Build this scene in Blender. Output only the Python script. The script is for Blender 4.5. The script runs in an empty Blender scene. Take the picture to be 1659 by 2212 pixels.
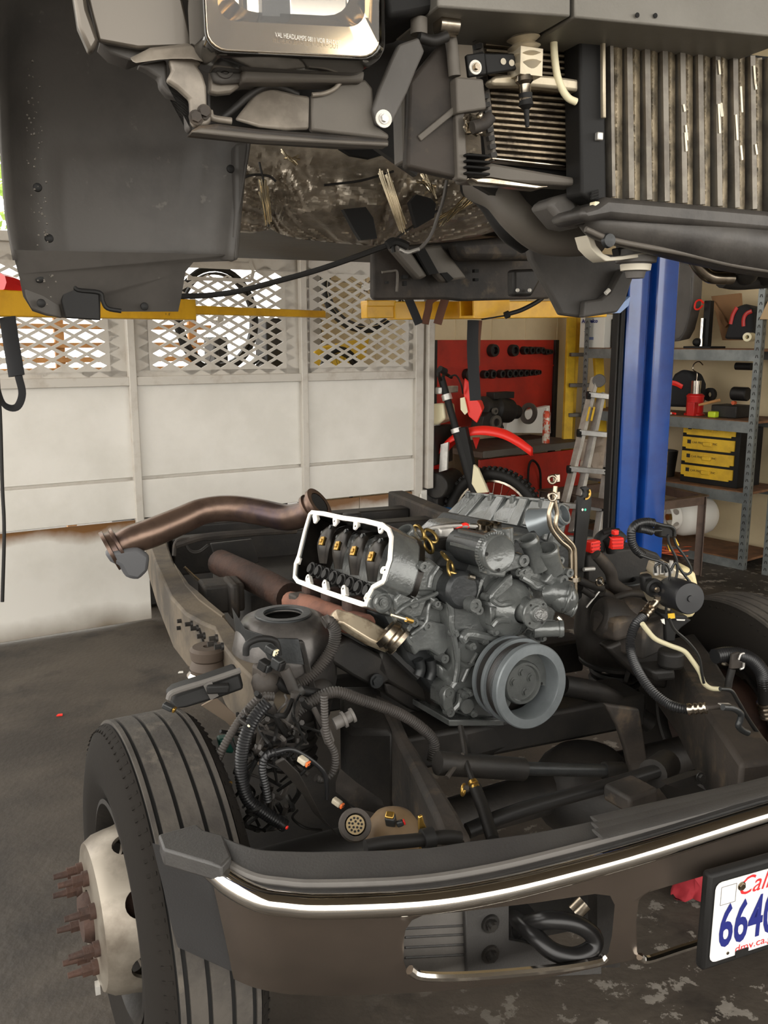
import bpy, bmesh, math, random
from mathutils import Vector as V, Matrix
random.seed(7)
S = bpy.context.scene
COL = S.collection
PI = math.pi
def rad(a): return a*PI/180
# ---------------------------------------------------------------- camera, sky, exposure
FPX, PITCH, EYE = 1912.0, rad(11), 1.6
cd = bpy.data.cameras.new('camera'); cam = bpy.data.objects.new('camera', cd); COL.objects.link(cam)
cd.sensor_width = 36; cd.lens = 36*FPX/2212; cd.clip_start = .02
cam.location = (0, 0, EYE); cam.rotation_euler = (PI/2-PITCH, 0, 0)
S.camera = cam
wd = bpy.data.worlds.new('sky'); S.world = wd; wd.use_nodes = True
bg = wd.node_tree.nodes['Background']; bg.inputs[0].default_value = (1.0, .97, .91, 1); bg.inputs[1].default_value = 4.7
S.view_settings.view_transform = 'Standard'; S.view_settings.look = 'None'
S.view_settings.exposure = 0.0; S.view_settings.gamma = 1; S.view_settings.use_curve_mapping = False
# ---------------------------------------------------------------- frames: real directions of the truck, engine, partition and walls
CF = V((0, math.cos(PITCH), -math.sin(PITCH))); CU = V((0, math.sin(PITCH), math.cos(PITCH))); CX = V((1, 0, 0)); CO = V((0, 0, EYE))
def ray(px, py): return CF + CX*((px-829.5)/FPX) - CU*((py-1106)/FPX)
def PZ(px, py, z): r = ray(px, py); return CO + r*((z-EYE)/r.z)
def PD(px, py, D): return CO + ray(px, py)*D
class Fr:
    def __init__(s, yaw, O, pitch=0, roll=0):
        a, p = rad(yaw), rad(pitch)
        s.O = V(O); s.x = V((math.cos(a), math.sin(a), 0)); h = V((-math.sin(a), math.cos(a), 0))
        s.y = h*math.cos(p) - V((0, 0, math.sin(p))); s.z = s.x.cross(s.y)
        if roll:
            R = Matrix.Rotation(rad(roll), 3, s.y); s.x = R@s.x; s.z = R@s.z
    def __call__(s, x=0, y=0, z=0): return s.O + s.x*x + s.y*y + s.z*z
    def loc(s, p): d = p-s.O; return V((d.dot(s.x), d.dot(s.y), d.dot(s.z)))
    def px(s, px, py, y=0):
        r = ray(px, py); return CO + r*((y-(CO-s.O).dot(s.y))/r.dot(s.y))
    def pu(s, px, py, x=0):
        r = ray(px, py); return CO + r*((x-(CO-s.O).dot(s.x))/r.dot(s.x))
    def at(s, x, y=0, z=0, yaw=0):
        f = Fr(0, s(x, y, z)); a = rad(yaw)
        f.x = s.x*math.cos(a)+s.y*math.sin(a); f.y = s.y*math.cos(a)-s.x*math.sin(a); f.z = s.z.copy(); return f
WO = Fr(0, (0, 0, 0))
T = Fr(22, (.70, 1.42, 0))                 # truck: x to its driver side, y to its rear
E = Fr(28, PD(1150, 1484, 2.25), 4)        # engine, crank nose at the origin
P = Fr(31, (-2.05, 4.51, 0))               # partition
W = Fr(38, (2.54, 6.07, 0))                # rear corner of the shop: y runs along the shelf wall
B = Fr(38, PZ(1030, 979, .80)-V((0, 0, .80)))                 # bench front edge
# ---------------------------------------------------------------- mesh builder
def spl(pts, k):
    if len(pts) < 3 or k < 2: return list(pts)
    o = []; q = [pts[0]*2-pts[1]]+list(pts)+[pts[-1]*2-pts[-2]]
    for i in range(1, len(q)-2):
        a, b, c, d = q[i-1:i+3]
        for j in range(k):
            t = j/k; o.append(.5*((2*b)+(c-a)*t+(2*a-5*b+4*c-d)*t*t+(3*b-a-3*c+d)*t**3))
    o.append(pts[-1]); return o
def lerp(a, b, t): return a+(b-a)*t
class MB:
    def __init__(s): s.v = []; s.f = []; s.m = []; s.c = 0
    def mat(s, i): s.c = i; return s
    def add(s, vs, fs):
        n = len(s.v); s.v += [V(p) for p in vs]; s.f += [[n+i for i in f] for f in fs]; s.m += [s.c]*len(fs); return s
    def box(s, fr, c, d, yaw=0):
        f = fr.at(*c, yaw=yaw); x, y, z = d[0]/2, d[1]/2, d[2]/2
        s.add([f(i*x, j*y, k*z) for k in (-1, 1) for j in (-1, 1) for i in (-1, 1)],
              [(0, 2, 3, 1), (4, 5, 7, 6), (0, 1, 5, 4), (2, 6, 7, 3), (0, 4, 6, 2), (1, 3, 7, 5)]); return s
    def plate(s, pts, n, taper=1.0):
        k = len(pts); c = sum(pts, V((0, 0, 0)))/k
        b = [c+(p-c)*taper+n for p in pts]
        s.add(list(pts)+b, [list(range(k)), list(range(2*k-1, k-1, -1))]+[(i, i+k, (i+1) % k+k, (i+1) % k) for i in range(k)]); return s
    def bar(s, a, b, w, h, up=V((0, 0, 1))):
        d = (b-a).normalized(); x = d.cross(up)
        if x.length < 1e-3: x = d.cross(V((1, 0, 0)))
        x.normalize(); y = x.cross(d)
        s.plate([a+x*(i*w/2)+y*(j*h/2) for i, j in ((-1, -1), (1, -1), (1, 1), (-1, 1))], b-a); return s
    def tube(s, pts, r, n=10, k=4, cap=True, cor=None, flat=None):
        pts = spl([V(p) for p in pts], k)
        if cor:
            L = [0]
            for a, b in zip(pts, pts[1:]): L.append(L[-1]+(b-a).length)
            N = max(8, int(L[-1]/cor[0])*2); q = []; j = 0
            for i in range(N+1):
                t = L[-1]*i/N
                while j < len(L)-2 and L[j+1] < t: j += 1
                q.append(lerp(pts[j], pts[j+1], (t-L[j])/max(1e-9, L[j+1]-L[j])))
            pts = q
        m = len(pts)
        def R(i):
            if isinstance(r, (list, tuple)):
                t = i/(m-1)*(len(r)-1); a = min(int(t), len(r)-2); q = lerp(r[a], r[a+1], t-a)
            else: q = r
            return q*(1-cor[1]*(i % 2)) if cor else q
        d0 = (pts[1]-pts[0]).normalized(); x = d0.orthogonal().normalized()
        if flat: x = (V(flat)-d0*d0.dot(V(flat))).normalized()
        vs = []
        for i, p in enumerate(pts):
            d = (pts[min(i+1, m-1)]-pts[max(i-1, 0)]).normalized()
            x = (x-d*x.dot(d)).normalized(); y = d.cross(x)
            for j in range(n):
                a = 2*PI*j/n; vs.append(p+(x*math.cos(a)+y*math.sin(a)*(.22 if flat else 1))*R(i))
        fs = [(i*n+j, i*n+(j+1) % n, (i+1)*n+(j+1) % n, (i+1)*n+j) for i in range(m-1) for j in range(n)]
        if cap: fs += [list(range(n-1, -1, -1)), list(range((m-1)*n, m*n))]
        s.add(vs, fs); return s
    def lathe(s, o, ax, prof, n=32, a0=0, a1=2*PI, x=None):
        ax = V(ax).normalized(); x = V(x).normalized() if x else ax.orthogonal().normalized(); x = (x-ax*x.dot(ax)).normalized(); y = ax.cross(x); full = abs(a1-a0-2*PI) < 1e-6
        k = n if full else n+1; vs = []
        for d, r in prof:
            for j in range(k):
                a = a0+(a1-a0)*j/n; vs.append(o+ax*d+(x*math.cos(a)+y*math.sin(a))*max(r, 1e-5))
        fs = []
        for i in range(len(prof)-1):
            for j in range(n): fs.append((i*k+j, i*k+(j+1) % k, (i+1)*k+(j+1) % k, (i+1)*k+j))
        s.add(vs, fs); return s
    def cyl(s, o, ax, r, h, n=20, r2=None):
        r2 = r if r2 is None else r2; return s.lathe(o, ax, [(0, 0), (0, r), (h, r2), (h, 0)], n)
    def ring(s, o, ax, ri, ro, h, n=28): return s.lathe(o, ax, [(0, ri), (0, ro), (h, ro), (h, ri), (0, ri)], n)
    def tor(s, o, ax, R, r, n=28, k=8, a0=0, a1=2*PI):
        return s.lathe(o, ax, [(r*math.sin(2*PI*i/k), R+r*math.cos(2*PI*i/k)) for i in range(k+1)], n, a0, a1)
    def bolt(s, p, ax, r=.008, h=.008):
        ax = V(ax).normalized(); s.cyl(p, ax, r*1.35, h*.3, 14); s.cyl(p+ax*h*.3, ax, r, h*.7, 6); return s
    def ball(s, o, r, n=14, sc=(1, 1, 1), fr=WO):
        vs = []; k = n//2
        for i in range(k+1):
            a = PI*i/k-PI/2
            for j in range(n):
                b = 2*PI*j/n; vs.append(o+fr.x*(r*sc[0]*math.cos(a)*math.cos(b))+fr.y*(r*sc[1]*math.cos(a)*math.sin(b))+fr.z*(r*sc[2]*math.sin(a)))
        s.add(vs, [(i*n+j, i*n+(j+1) % n, (i+1)*n+(j+1) % n, (i+1)*n+j) for i in range(k) for j in range(n)]); return s
    def grid(s, fn, nu, nv):
        s.add([fn(i/nu, j/nv) for j in range(nv+1) for i in range(nu+1)],
              [(j*(nu+1)+i, j*(nu+1)+i+1, (j+1)*(nu+1)+i+1, (j+1)*(nu+1)+i) for j in range(nv) for i in range(nu)]); return s
    def slab(s, a, b, dn):                      # strip between two edge lines, given depth by the vector dn
        n = len(a); p = a+b+[q+dn for q in a]+[q+dn for q in b]; f = []
        for i in range(n-1):
            f += [(i, i+1, n+i+1, n+i), (2*n+i, 3*n+i, 3*n+i+1, 2*n+i+1), (i, 2*n+i, 2*n+i+1, i+1), (n+i, n+i+1, 3*n+i+1, 3*n+i)]
        f += [(0, n, 3*n, 2*n), (n-1, 3*n-1, 4*n-1, 2*n-1)]
        s.add(p, f); return s
BASE = {}
def props(o, label=None, cat=None, group=None, kind=None):
    if label: o['label'] = label
    if cat: o['category'] = cat
    if group: o['group'] = group
    if kind: o['kind'] = kind
    return o
def build(mb, name, mats, parent=None, label=None, cat=None, group=None, kind=None, bev=0, ang=38, solid=0, sub=0, fix=True, seg=2):
    if not isinstance(mats, (list, tuple)): mats = [mats]
    if parent is not None: L = BASE[parent.name]
    elif kind == 'structure': L = V((0, 0, 0))
    else:
        xs = [p.x for p in mb.v]; ys = [p.y for p in mb.v]
        L = V(((min(xs)+max(xs))/2, (min(ys)+max(ys))/2, min(p.z for p in mb.v)))
    me = bpy.data.meshes.new(name); me.from_pydata([p-L for p in mb.v], [], mb.f)
    for m in mats: me.materials.append(m)
    if len(mats) > 1: me.polygons.foreach_set('material_index', mb.m)
    if fix:
        bm = bmesh.new(); bm.from_mesh(me); bmesh.ops.remove_doubles(bm, verts=bm.verts, dist=2e-5)
        bmesh.ops.recalc_face_normals(bm, faces=bm.faces); bm.to_mesh(me); bm.free()
    me.polygons.foreach_set('use_smooth', [True]*len(me.polygons)); me.set_sharp_from_angle(angle=rad(ang))
    o = bpy.data.objects.new(name, me); COL.objects.link(o)
    if parent is not None: o.parent = parent; BASE[o.name] = L
    else: o.location = L; BASE[o.name] = L
    if solid: m = o.modifiers.new('thick', 'SOLIDIFY'); m.thickness = solid; m.offset = 0
    if bev: m = o.modifiers.new('edge', 'BEVEL'); m.width = bev; m.segments = seg; m.limit_method = 'ANGLE'; m.angle_limit = rad(38)
    if sub: m = o.modifiers.new('sub', 'SUBSURF'); m.levels = m.render_levels = sub
    return props(o, label, cat, group, kind)
def thing(name, label, cat, loc, group=None):
    o = bpy.data.objects.new(name, None); COL.objects.link(o); o.location = loc; o.empty_display_size = .05; BASE[o.name] = V(loc)
    return props(o, label, cat, group)
def sub_empty(name, parent):
    o = bpy.data.objects.new(name, None); COL.objects.link(o); o.parent = parent; BASE[o.name] = BASE[parent.name]; return o
def cut(o, cutter):                            # a hole of real depth
    L = BASE[o.name]
    me = bpy.data.meshes.new('c'); me.from_pydata([p-L for p in cutter.v], [], cutter.f)
    bm = bmesh.new(); bm.from_mesh(me); bmesh.ops.recalc_face_normals(bm, faces=bm.faces); bm.to_mesh(me); bm.free()
    c = bpy.data.objects.new('c', me); COL.objects.link(c)
    bpy.context.view_layer.update(); c.matrix_world = o.matrix_world.copy() if o.parent is None else o.parent.matrix_world.copy()
    m = o.modifiers.new('cut', 'BOOLEAN'); m.object = c; m.operation = 'DIFFERENCE'; m.solver = 'EXACT'
    dg = bpy.context.evaluated_depsgraph_get(); nm = bpy.data.meshes.new_from_object(o.evaluated_get(dg)); o.modifiers.clear(); o.data = nm
    bpy.data.objects.remove(c)
    nm.polygons.foreach_set('use_smooth', [True]*len(nm.polygons)); nm.set_sharp_from_angle(angle=rad(35)); return o
def textmesh(mb, body, o, xd, yd, size, lift=.001, shear=0, bold=0, sx=1):
    cu = bpy.data.curves.new('t', 'FONT'); cu.body = body; cu.size = size; cu.shear = shear; cu.offset = bold; cu.resolution_u = 3
    ob = bpy.data.objects.new('t', cu); COL.objects.link(ob); bpy.context.view_layer.update()
    me = bpy.data.meshes.new_from_object(ob.evaluated_get(bpy.context.evaluated_depsgraph_get()))
    n = xd.cross(yd).normalized()
    mb.add([o+xd*(v.co.x*sx)+yd*v.co.y+n*lift for v in me.vertices], [list(p.vertices) for p in me.polygons])
    bpy.data.objects.remove(ob); bpy.data.meshes.remove(me); bpy.data.curves.remove(cu); return mb
# ---------------------------------------------------------------- materials
def lin(c):
    f = lambda u: (u/255/12.92) if u/255 <= .04045 else ((u/255+.055)/1.055)**2.4
    return (f(c[0]), f(c[1]), f(c[2]), 1)
def M(name, col, rough=.5, metal=0, col2=None, sc=6, th=(.42, .62), bump=0, bsc=80, spec=.5, coat=0, col3=None, sc3=2, th3=(.5, .7), det=6):
    m = bpy.data.materials.new(name); m.use_nodes = True; nt = m.node_tree; b = nt.nodes['Principled BSDF']; N = nt.nodes.new; L = nt.links.new
    b.inputs['Base Color'].default_value = lin(col); b.inputs['Roughness'].default_value = rough; b.inputs['Metallic'].default_value = metal
    b.inputs['Specular IOR Level'].default_value = spec; b.inputs['Coat Weight'].default_value = coat; b.inputs['Coat Roughness'].default_value = .08
    tc = N('ShaderNodeTexCoord'); src = None
    def layer(under, c, sc_, t):
        n = N('ShaderNodeTexNoise'); n.inputs['Scale'].default_value = sc_; n.inputs['Detail'].default_value = det; n.inputs['Roughness'].default_value = .62; L(tc.outputs['Object'], n.inputs['Vector'])
        r = N('ShaderNodeMapRange'); r.inputs[1].default_value = t[0]; r.inputs[2].default_value = t[1]; L(n.outputs[0], r.inputs[0])
        x = N('ShaderNodeMix'); x.data_type = 'RGBA'; L(r.outputs[0], x.inputs[0])
        if under is None: x.inputs[6].default_value = lin(col)
        else: L(under, x.inputs[6])
        x.inputs[7].default_value = lin(c); return x.outputs[2]
    if col2: src = layer(None, col2, sc, th)
    if col3: src = layer(src, col3, sc3, th3)
    if src: L(src, b.inputs['Base Color'])
    if bump:
        n = N('ShaderNodeTexNoise'); n.inputs['Scale'].default_value = bsc; n.inputs['Detail'].default_value = 4; L(tc.outputs['Object'], n.inputs['Vector'])
        u = N('ShaderNodeBump'); u.inputs['Strength'].default_value = bump; u.inputs['Distance'].default_value = .01; L(n.outputs[0], u.inputs['Height']); L(u.outputs[0], b.inputs['Normal'])
    return m
m_floor = M('stained concrete', (76, 69, 61), .6, col2=(48, 43, 38), sc=1.1, bump=.25, bsc=40, col3=(40, 36, 33), sc3=3.3, th3=(.55, .72), spec=.35, det=9)
def flakes(m):                                 # worn flakes of old floor paint, only on the right of the bay
    nt = m.node_tree; N = nt.nodes.new; L = nt.links.new; b = nt.nodes['Principled BSDF']; old = b.inputs['Base Color'].links[0].from_socket
    tc = N('ShaderNodeTexCoord'); sp = N('ShaderNodeSeparateXYZ'); L(tc.outputs['Object'], sp.inputs[0])
    g = N('ShaderNodeMapRange'); g.inputs[1].default_value = -.1; g.inputs[2].default_value = .7; L(sp.outputs[0], g.inputs[0])
    n = N('ShaderNodeTexNoise'); n.inputs['Scale'].default_value = 11; n.inputs['Detail'].default_value = 8; n.inputs['Roughness'].default_value = .68; L(tc.outputs['Object'], n.inputs['Vector'])
    r = N('ShaderNodeMapRange'); r.inputs[1].default_value = .565; r.inputs[2].default_value = .585; L(n.outputs[0], r.inputs[0])
    k = N('ShaderNodeMath'); k.operation = 'MULTIPLY'; L(r.outputs[0], k.inputs[0]); L(g.outputs[0], k.inputs[1])
    x = N('ShaderNodeMix'); x.data_type = 'RGBA'; L(k.outputs[0], x.inputs[0]); L(old, x.inputs[6]); x.inputs[7].default_value = lin((124, 118, 110)); L(x.outputs[2], b.inputs['Base Color'])
flakes(m_floor)
m_ground = M('outdoor concrete', (176, 170, 158), .9, col2=(160, 154, 143), sc=.6)
m_asph = M('yard asphalt', (118, 112, 104), .9, col2=(100, 95, 88), sc=.8)
m_roof = M('roof sheet', (120, 112, 100), .8)
m_beige = M('beige painted block', (214, 196, 160), .8, col2=(204, 186, 150), sc=2, bump=.1, bsc=30)
m_panel = M('white enamel steel', (216, 212, 204), .28, col2=(206, 202, 193), sc=2.2, spec=.5, bump=.02, bsc=6)
m_part = M('grey white enamel frame', (190, 184, 174), .4, col2=(168, 158, 145), sc=9, th=(.5, .75))
m_black = M('black plastic', (24, 23, 22), .6, spec=.3, bump=.05, bsc=200)
m_dark = M('dark steel', (33, 31, 29), .55, .3, col2=(46, 42, 38), sc=9, bump=.1, bsc=60)
m_frame = M('dusty chassis steel', (60, 53, 47), .7, .1, col2=(37, 34, 31), sc=5, bump=.15, bsc=50, col3=(88, 75, 60), sc3=11, th3=(.56, .72))
m_side = M('dull tyre side rubber', (31, 28, 25), .9, spec=.15, bump=.05, bsc=90)
m_cap = M('shaded cap plastic', (42, 41, 41), .55, bump=.1, bsc=240)  # darker than the pad: shade on the cap's side put into its colour
m_rail = M('sunlit dusty rail', (100, 89, 74), .75, .05, col2=(66, 59, 51), sc=5, bump=.15, bsc=50)  # chassis steel lightened: sunlight on the left rail put into the colour
m_rub = M('black rubber', (26, 24, 22), .6, spec=.3, bump=.05, bsc=150)
m_tyre = M('dusty tyre rubber', (72, 67, 61), .85, col2=(55, 51, 47), sc=9, bump=.25, bsc=70, col3=(84, 78, 70), sc3=16, th3=(.58, .68))
m_groove = M('tyre groove', (22, 21, 20), .9)
m_eng = M('engine grey paint', (98, 100, 98), .24, .3, col2=(84, 86, 85), sc=14, bump=.12, bsc=120, spec=.6, coat=.25)
m_engd = M('dark grey engine', (50, 51, 51), .4, .3, col2=(40, 42, 43), sc=10, bump=.1, bsc=90)
m_chrome = M('chrome', (205, 200, 192), .07, 1)
m_dchrome = M('dusty chrome', (130, 118, 108), .24, .85, col2=(106, 96, 87), sc=3, th=(.4, .7), bump=.015, bsc=30)
m_alu = M('aluminium', (205, 202, 196), .4, .6, col2=(180, 176, 170), sc=12)
m_steel = M('bright steel', (180, 170, 155), .25, 1, col2=(140, 128, 112), sc=20)
m_rust = M('rusty iron', (72, 50, 40), .75, .2, col2=(52, 38, 32), sc=12, bump=.3, bsc=70)
m_brown = M('browned steel pipe', (112, 92, 80), .33, .75, col2=(78, 62, 54), sc=6, col3=(66, 56, 62), sc3=9, bump=.05, bsc=40)
m_brass = M('yellow zinc', (176, 140, 70), .3, .9)
m_yellow = M('yellow lift paint', (232, 176, 26), .38, col2=(214, 158, 20), sc=8, col3=(60, 48, 30), sc3=13, th3=(.7, .74))
m_yel = M('yellow fibreglass', (222, 180, 44), .5, col2=(200, 160, 40), sc=8)
m_blue = M('blue gloss paint', (22, 72, 152), .22, col2=(20, 62, 136), sc=4, coat=.6)
m_redp = M('red bench paint', (176, 44, 28), .5, col2=(150, 38, 26), sc=4, bump=.05)
m_redpl = M('red plastic', (235, 44, 32), .38)
m_red = M('red gloss', (190, 34, 30), .3)
m_white = M('white plastic', (226, 222, 212), .45)
m_cream = M('cream plastic', (232, 222, 186), .4)
m_grey = M('grey plastic', (92, 88, 84), .6, col2=(82, 78, 74), sc=6, bump=.06, bsc=160)
m_pad = M('step pad plastic', (58, 56, 54), .5, col2=(50, 48, 47), sc=5, bump=.12, bsc=240)
m_liner = M('dark liner plastic', (78, 74, 70), .6, col2=(60, 57, 54), sc=3, bump=.06, bsc=90, col3=(92, 88, 82), sc3=26, th3=(.66, .72))
m_cabgrey = M('dusty cab steel', (98, 92, 84), .6, .1, col2=(92, 86, 79), sc=5, bump=.06, bsc=70)
m_galv = M('galvanised shelf steel', (128, 132, 130), .45, .5, col2=(108, 112, 111), sc=9)
m_board = M('brown shelf board', (126, 88, 58), .8, col2=(98, 68, 46), sc=9)
m_angle = M('brown painted angle iron', (92, 74, 62), .6, .2, col2=(74, 58, 48), sc=10)
m_wood = M('raw wood', (176, 128, 78), .8, col2=(150, 106, 62), sc=9)
m_card = M('cardboard', (140, 104, 70), .9)
m_orange = M('orange cord', (190, 84, 44), .6)
m_green = M('green plastic', (16, 84, 72), .5)
m_neon = M('yellow green plastic', (190, 210, 40), .5)
m_ink = M('dark ink', (34, 32, 34), .7)
m_navy = M('navy ink', (26, 34, 110), .5)
m_rink = M('red ink', (205, 40, 44), .5)
m_leaf = M('tree leaves', (130, 165, 70), .8, col2=(170, 195, 100), sc=3)
m_strap = M('black webbing', (28, 28, 30), .8)
m_brstrap = M('brown webbing', (92, 58, 42), .85)
# ================================================================ the shop
m = MB(); m.box(WO, (1.6, 2.4, -.1), (13, 15, .2)); build(m, 'floor', m_floor, kind='structure')
m = MB(); m.box(WO, (0, 33, -.17), (90, 50, .1)); build(m, 'ground_yard', m_ground, kind='structure')
m = MB(); m.box(WO, (0, -17, -.17), (90, 50, .1)); build(m, 'ground_front', m_asph, kind='structure')
m = MB(); m.box(WO, (2.2, 3.1, 4.3), (10.5, 11.4, .15)); build(m, 'ceiling', m_roof, kind='structure')
bl = MB()
bx0 = B.loc(B.px(684, 600, .72)).x
m = MB(); m.box(B, ((bx0+2.6)/2, .78, 2.1), (2.6-bx0, .12, 4.2)); wb = build(m, 'wall_back', m_beige, kind='structure'); BASE[wb.name] = V((0, 0, 0))
j = MB()                                                             # block joints as shallow raised courses
for z in [.2*i for i in range(1, 20)]: j.box(B, ((bx0+2.6)/2, .718, z), (2.6-bx0, .006, .006))
for i in range(14): j.box(B, (bx0+.4*i+.12, .718, 1.9), (.012, .008, 3.4))
build(j, 'mortar_joint', m_beige, wb, kind='stuff')
m = MB(); m.box(W, (.66, -.9, 2.1), (.12, 7, 4.2)); build(m, 'wall_right', m_beige, kind='structure')
# post by the rear opening
m = MB(); m.bar(B(bx0-.04, .7, 0), B(bx0-.04, .7, 4.2), .1, .1); build(m, 'trim_1', m_cabgrey, kind='structure')
# ---------------------------------------------------------------- partition of enamel panels and expanded steel
XL, X1, X2, X3 = -1.1, .775, 1.815, 2.665
ZT, ZM, ZS, ZG = 2.11, 1.378, .835, .612
pt = MB(); pt.box(P, ((XL+X3)/2, 0, ZT), (X3-XL, .05, .05)); wl = build(pt, 'wall_left', m_part, kind='structure', bev=.004); BASE[wl.name] = V((0, 0, 0))
for x in (X1, X2, X3-.02):
    m = MB(); m.box(P, (x, -.008, ZT/2+(.28 if x == X1 else 0)), (.042 if x < 2.5 else .06, .052, ZT-(.56 if x == X1 else 0))); build(m, 'post', m_part, wl, bev=.004)
m = MB(); m.box(P, (X3+.055, -.02, (ZT+.62)/2), (.05, .08, ZT-.62)); build(m, 'post_channel', m_part, wl, bev=.006)
m = MB(); m.box(P, (X3+.02, -.01, .31), (.05, .05, .6)); build(m, 'hinge_post', m_panel, wl, bev=.004)
m = MB()
for z in (.42, .52): m.cyl(P(X3-.012, -.045, z), (0, 0, 1), .009, .07, 10)
build(m, 'hinge', m_panel, wl)
for a, b in ((XL, X1), (X1, X2), (X2, X3)):
    m = MB(); m.box(P, ((a+b)/2, -.004, ZM), (b-a-.04, .046, .05)); build(m, 'mid_rail', m_part, wl, bev=.004)
def rustpanel():
    mt = M('rust streaked enamel', (216, 212, 204), .28, col2=(206, 202, 193), sc=2.2); nt = mt.node_tree; N = nt.nodes.new; L = nt.links.new
    b = nt.nodes['Principled BSDF']; old = b.inputs['Base Color'].links[0].from_socket
    tc = N('ShaderNodeTexCoord'); sp = N('ShaderNodeSeparateXYZ'); L(tc.outputs['Generated'], sp.inputs[0])
    n = N('ShaderNodeTexNoise'); n.inputs['Scale'].default_value = 3; n.inputs['Detail'].default_value = 5; L(tc.outputs['Object'], n.inputs['Vector'])
    ma = N('ShaderNodeMath'); ma.operation = 'MULTIPLY_ADD'; L(n.outputs[0], ma.inputs[0]); ma.inputs[1].default_value = .32; L(sp.outputs[2], ma.inputs[2])
    r = N('ShaderNodeMapRange'); r.inputs[1].default_value = 1.0; r.inputs[2].default_value = 1.12; L(ma.outputs[0], r.inputs[0])
    x = N('ShaderNodeMix'); x.data_type = 'RGBA'; L(r.outputs[0], x.inputs[0]); L(old, x.inputs[6]); x.inputs[7].default_value = lin((120, 84, 48))
    r2 = N('ShaderNodeMapRange'); r2.inputs[1].default_value = .36; r2.inputs[2].default_value = .08; L(ma.outputs[0], r2.inputs[0])
    y = N('ShaderNodeMix'); y.data_type = 'RGBA'; L(r2.outputs[0], y.inputs[0]); L(x.outputs[2], y.inputs[6]); y.inputs[7].default_value = lin((112, 100, 84)); L(y.outputs[2], b.inputs['Base Color'])
    return mt
m_rp = rustpanel()
m = MB(); m.box(P, ((XL+X3)/2, .022, (ZS+ZG)/2+.01), (X3-XL-.04, .008, ZS-ZG+.03)); build(m, 'backing_strip', m_part, wl)
for a, b in ((XL, X1), (X1, X2), (X2, X3)):
    m = MB(); m.box(P, ((a+b)/2, .006, (ZM+ZS)/2-.005), (b-a-.03, .012, ZM-ZS-.03)); build(m, 'enamel_panel', m_panel, wl, bev=.003)
    m = MB(); m.box(P, ((a+b)/2, -.004, (ZS+ZG)/2-.003), (b-a-.03, .022, ZS-ZG-.006)); build(m, 'kick_panel', m_panel, wl, bev=.003)
m = MB(); m.box(P, ((XL+.82)/2, .012, .304), (.82-XL, .012, .592)); build(m, 'lower_panel', m_rp, wl, bev=.003)
xs = P.loc(P.px(778, 1100, 0)).x
for a, b in ((X2+.02, xs-.003), (xs+.003, X3-.03)):
    m = MB(); m.box(P, ((a+b)/2, .012, .304), (b-a, .012, .592)); build(m, 'lower_panel', m_rp, wl, bev=.003)
PA, PBb = .118, .0625
for bi, (a, b) in enumerate(((XL, X1), (X1, X2), (X2, X3-.03))):
    m = MB(); mx, mz0, mz1 = .055, .055, .085; y0 = .004
    n = int((b-a-2*mx)/PA); k = int((ZT-ZM-mz0-mz1)/PBb); ox = (a+b)/2-n*PA/2; oz = ZM+mz0
    hole = None
    if bi == 1:
        c0 = P.loc(P.px(405, 596, 0)); c1 = P.loc(P.px(535, 566, 0)); hole = (c0.x, c0.z, c1.x, c1.z)
    for i in range(2*n+1):
        for q in range(2*k+1):
            if (i+q) % 2: continue
            cx, cz = ox+i*PA/2, oz+q*PBb/2
            if hole and hole[0] < cx < hole[2] and hole[1] < cz < hole[3]: continue
            edge = i in (0, 2*n) or q in (0, 2*k)
            o4 = [(PA/2, 0), (0, PBb/2), (-PA/2, 0), (0, -PBb/2)]; s_ = 1e-3 if edge else .70
            rr = random.uniform(.93, 1.07)
            vs = [P(cx+u*f, y0+d, cz+w*f) for d in (0, .006) for f in (1, s_*rr) for u, w in o4]
            fs = []
            for t in range(4):
                t1 = (t+1) % 4
                fs += [(t, t1, 4+t1, 4+t), (8+t, 12+t, 12+t1, 8+t1), (4+t, 4+t1, 12+t1, 12+t)]
            m.add(vs, fs)
    x0, x1, z0, z1 = a+.02, b-.02, ZM+.02, ZT-.02
    L_, R_, Bt, Tp = ox-.002, ox+n*PA+.002, oz-.0, oz+k*PBb+.0
    for c, d in ((((x0+L_)/2, y0+.003, (z0+z1)/2), (L_-x0, .006, z1-z0)), (((x1+R_)/2, y0+.003, (z0+z1)/2), (x1-R_, .006, z1-z0)),
                 (((x0+x1)/2, y0+.003, (z0+Bt)/2), (x1-x0, .006, Bt-z0)), (((x0+x1)/2, y0+.003, (z1+Tp)/2), (x1-x0, .006, z1-Tp))): m.box(P, c, d)
    build(m, 'expanded_metal_sheet', m_part, wl, fix=False, ang=20)
    if hole:
        f = MB(); q = [P(hole[0], y0, hole[1]-.012), P(hole[2]+.02, y0, hole[1]-.012), P(hole[2]+.035, y0, (hole[1]+hole[3])/2), P(hole[2]+.01, y0, hole[3]+.01), P(hole[0], y0, hole[3]+.01)]
        for u, w in zip(q, q[1:]): f.bar(u, w, .012, .02)
        build(f, 'opening_edge', m_part, wl)
# pen scribble on the kick panel
m = MB()
for pts in (((455, 1040), (460, 1052), (470, 1042), (478, 1052), (490, 1042), (500, 1050)), ((528, 1036), (526, 1055), (538, 1052)), ((545, 1036), (543, 1052), (552, 1040), (545, 1040))):
    m.tube([P.px(x, y, -.0105) for x, y in pts], .0016, 5, 3)
build(m, 'pen_mark', M('faint pen', (170, 165, 160), .7), wl)
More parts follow.
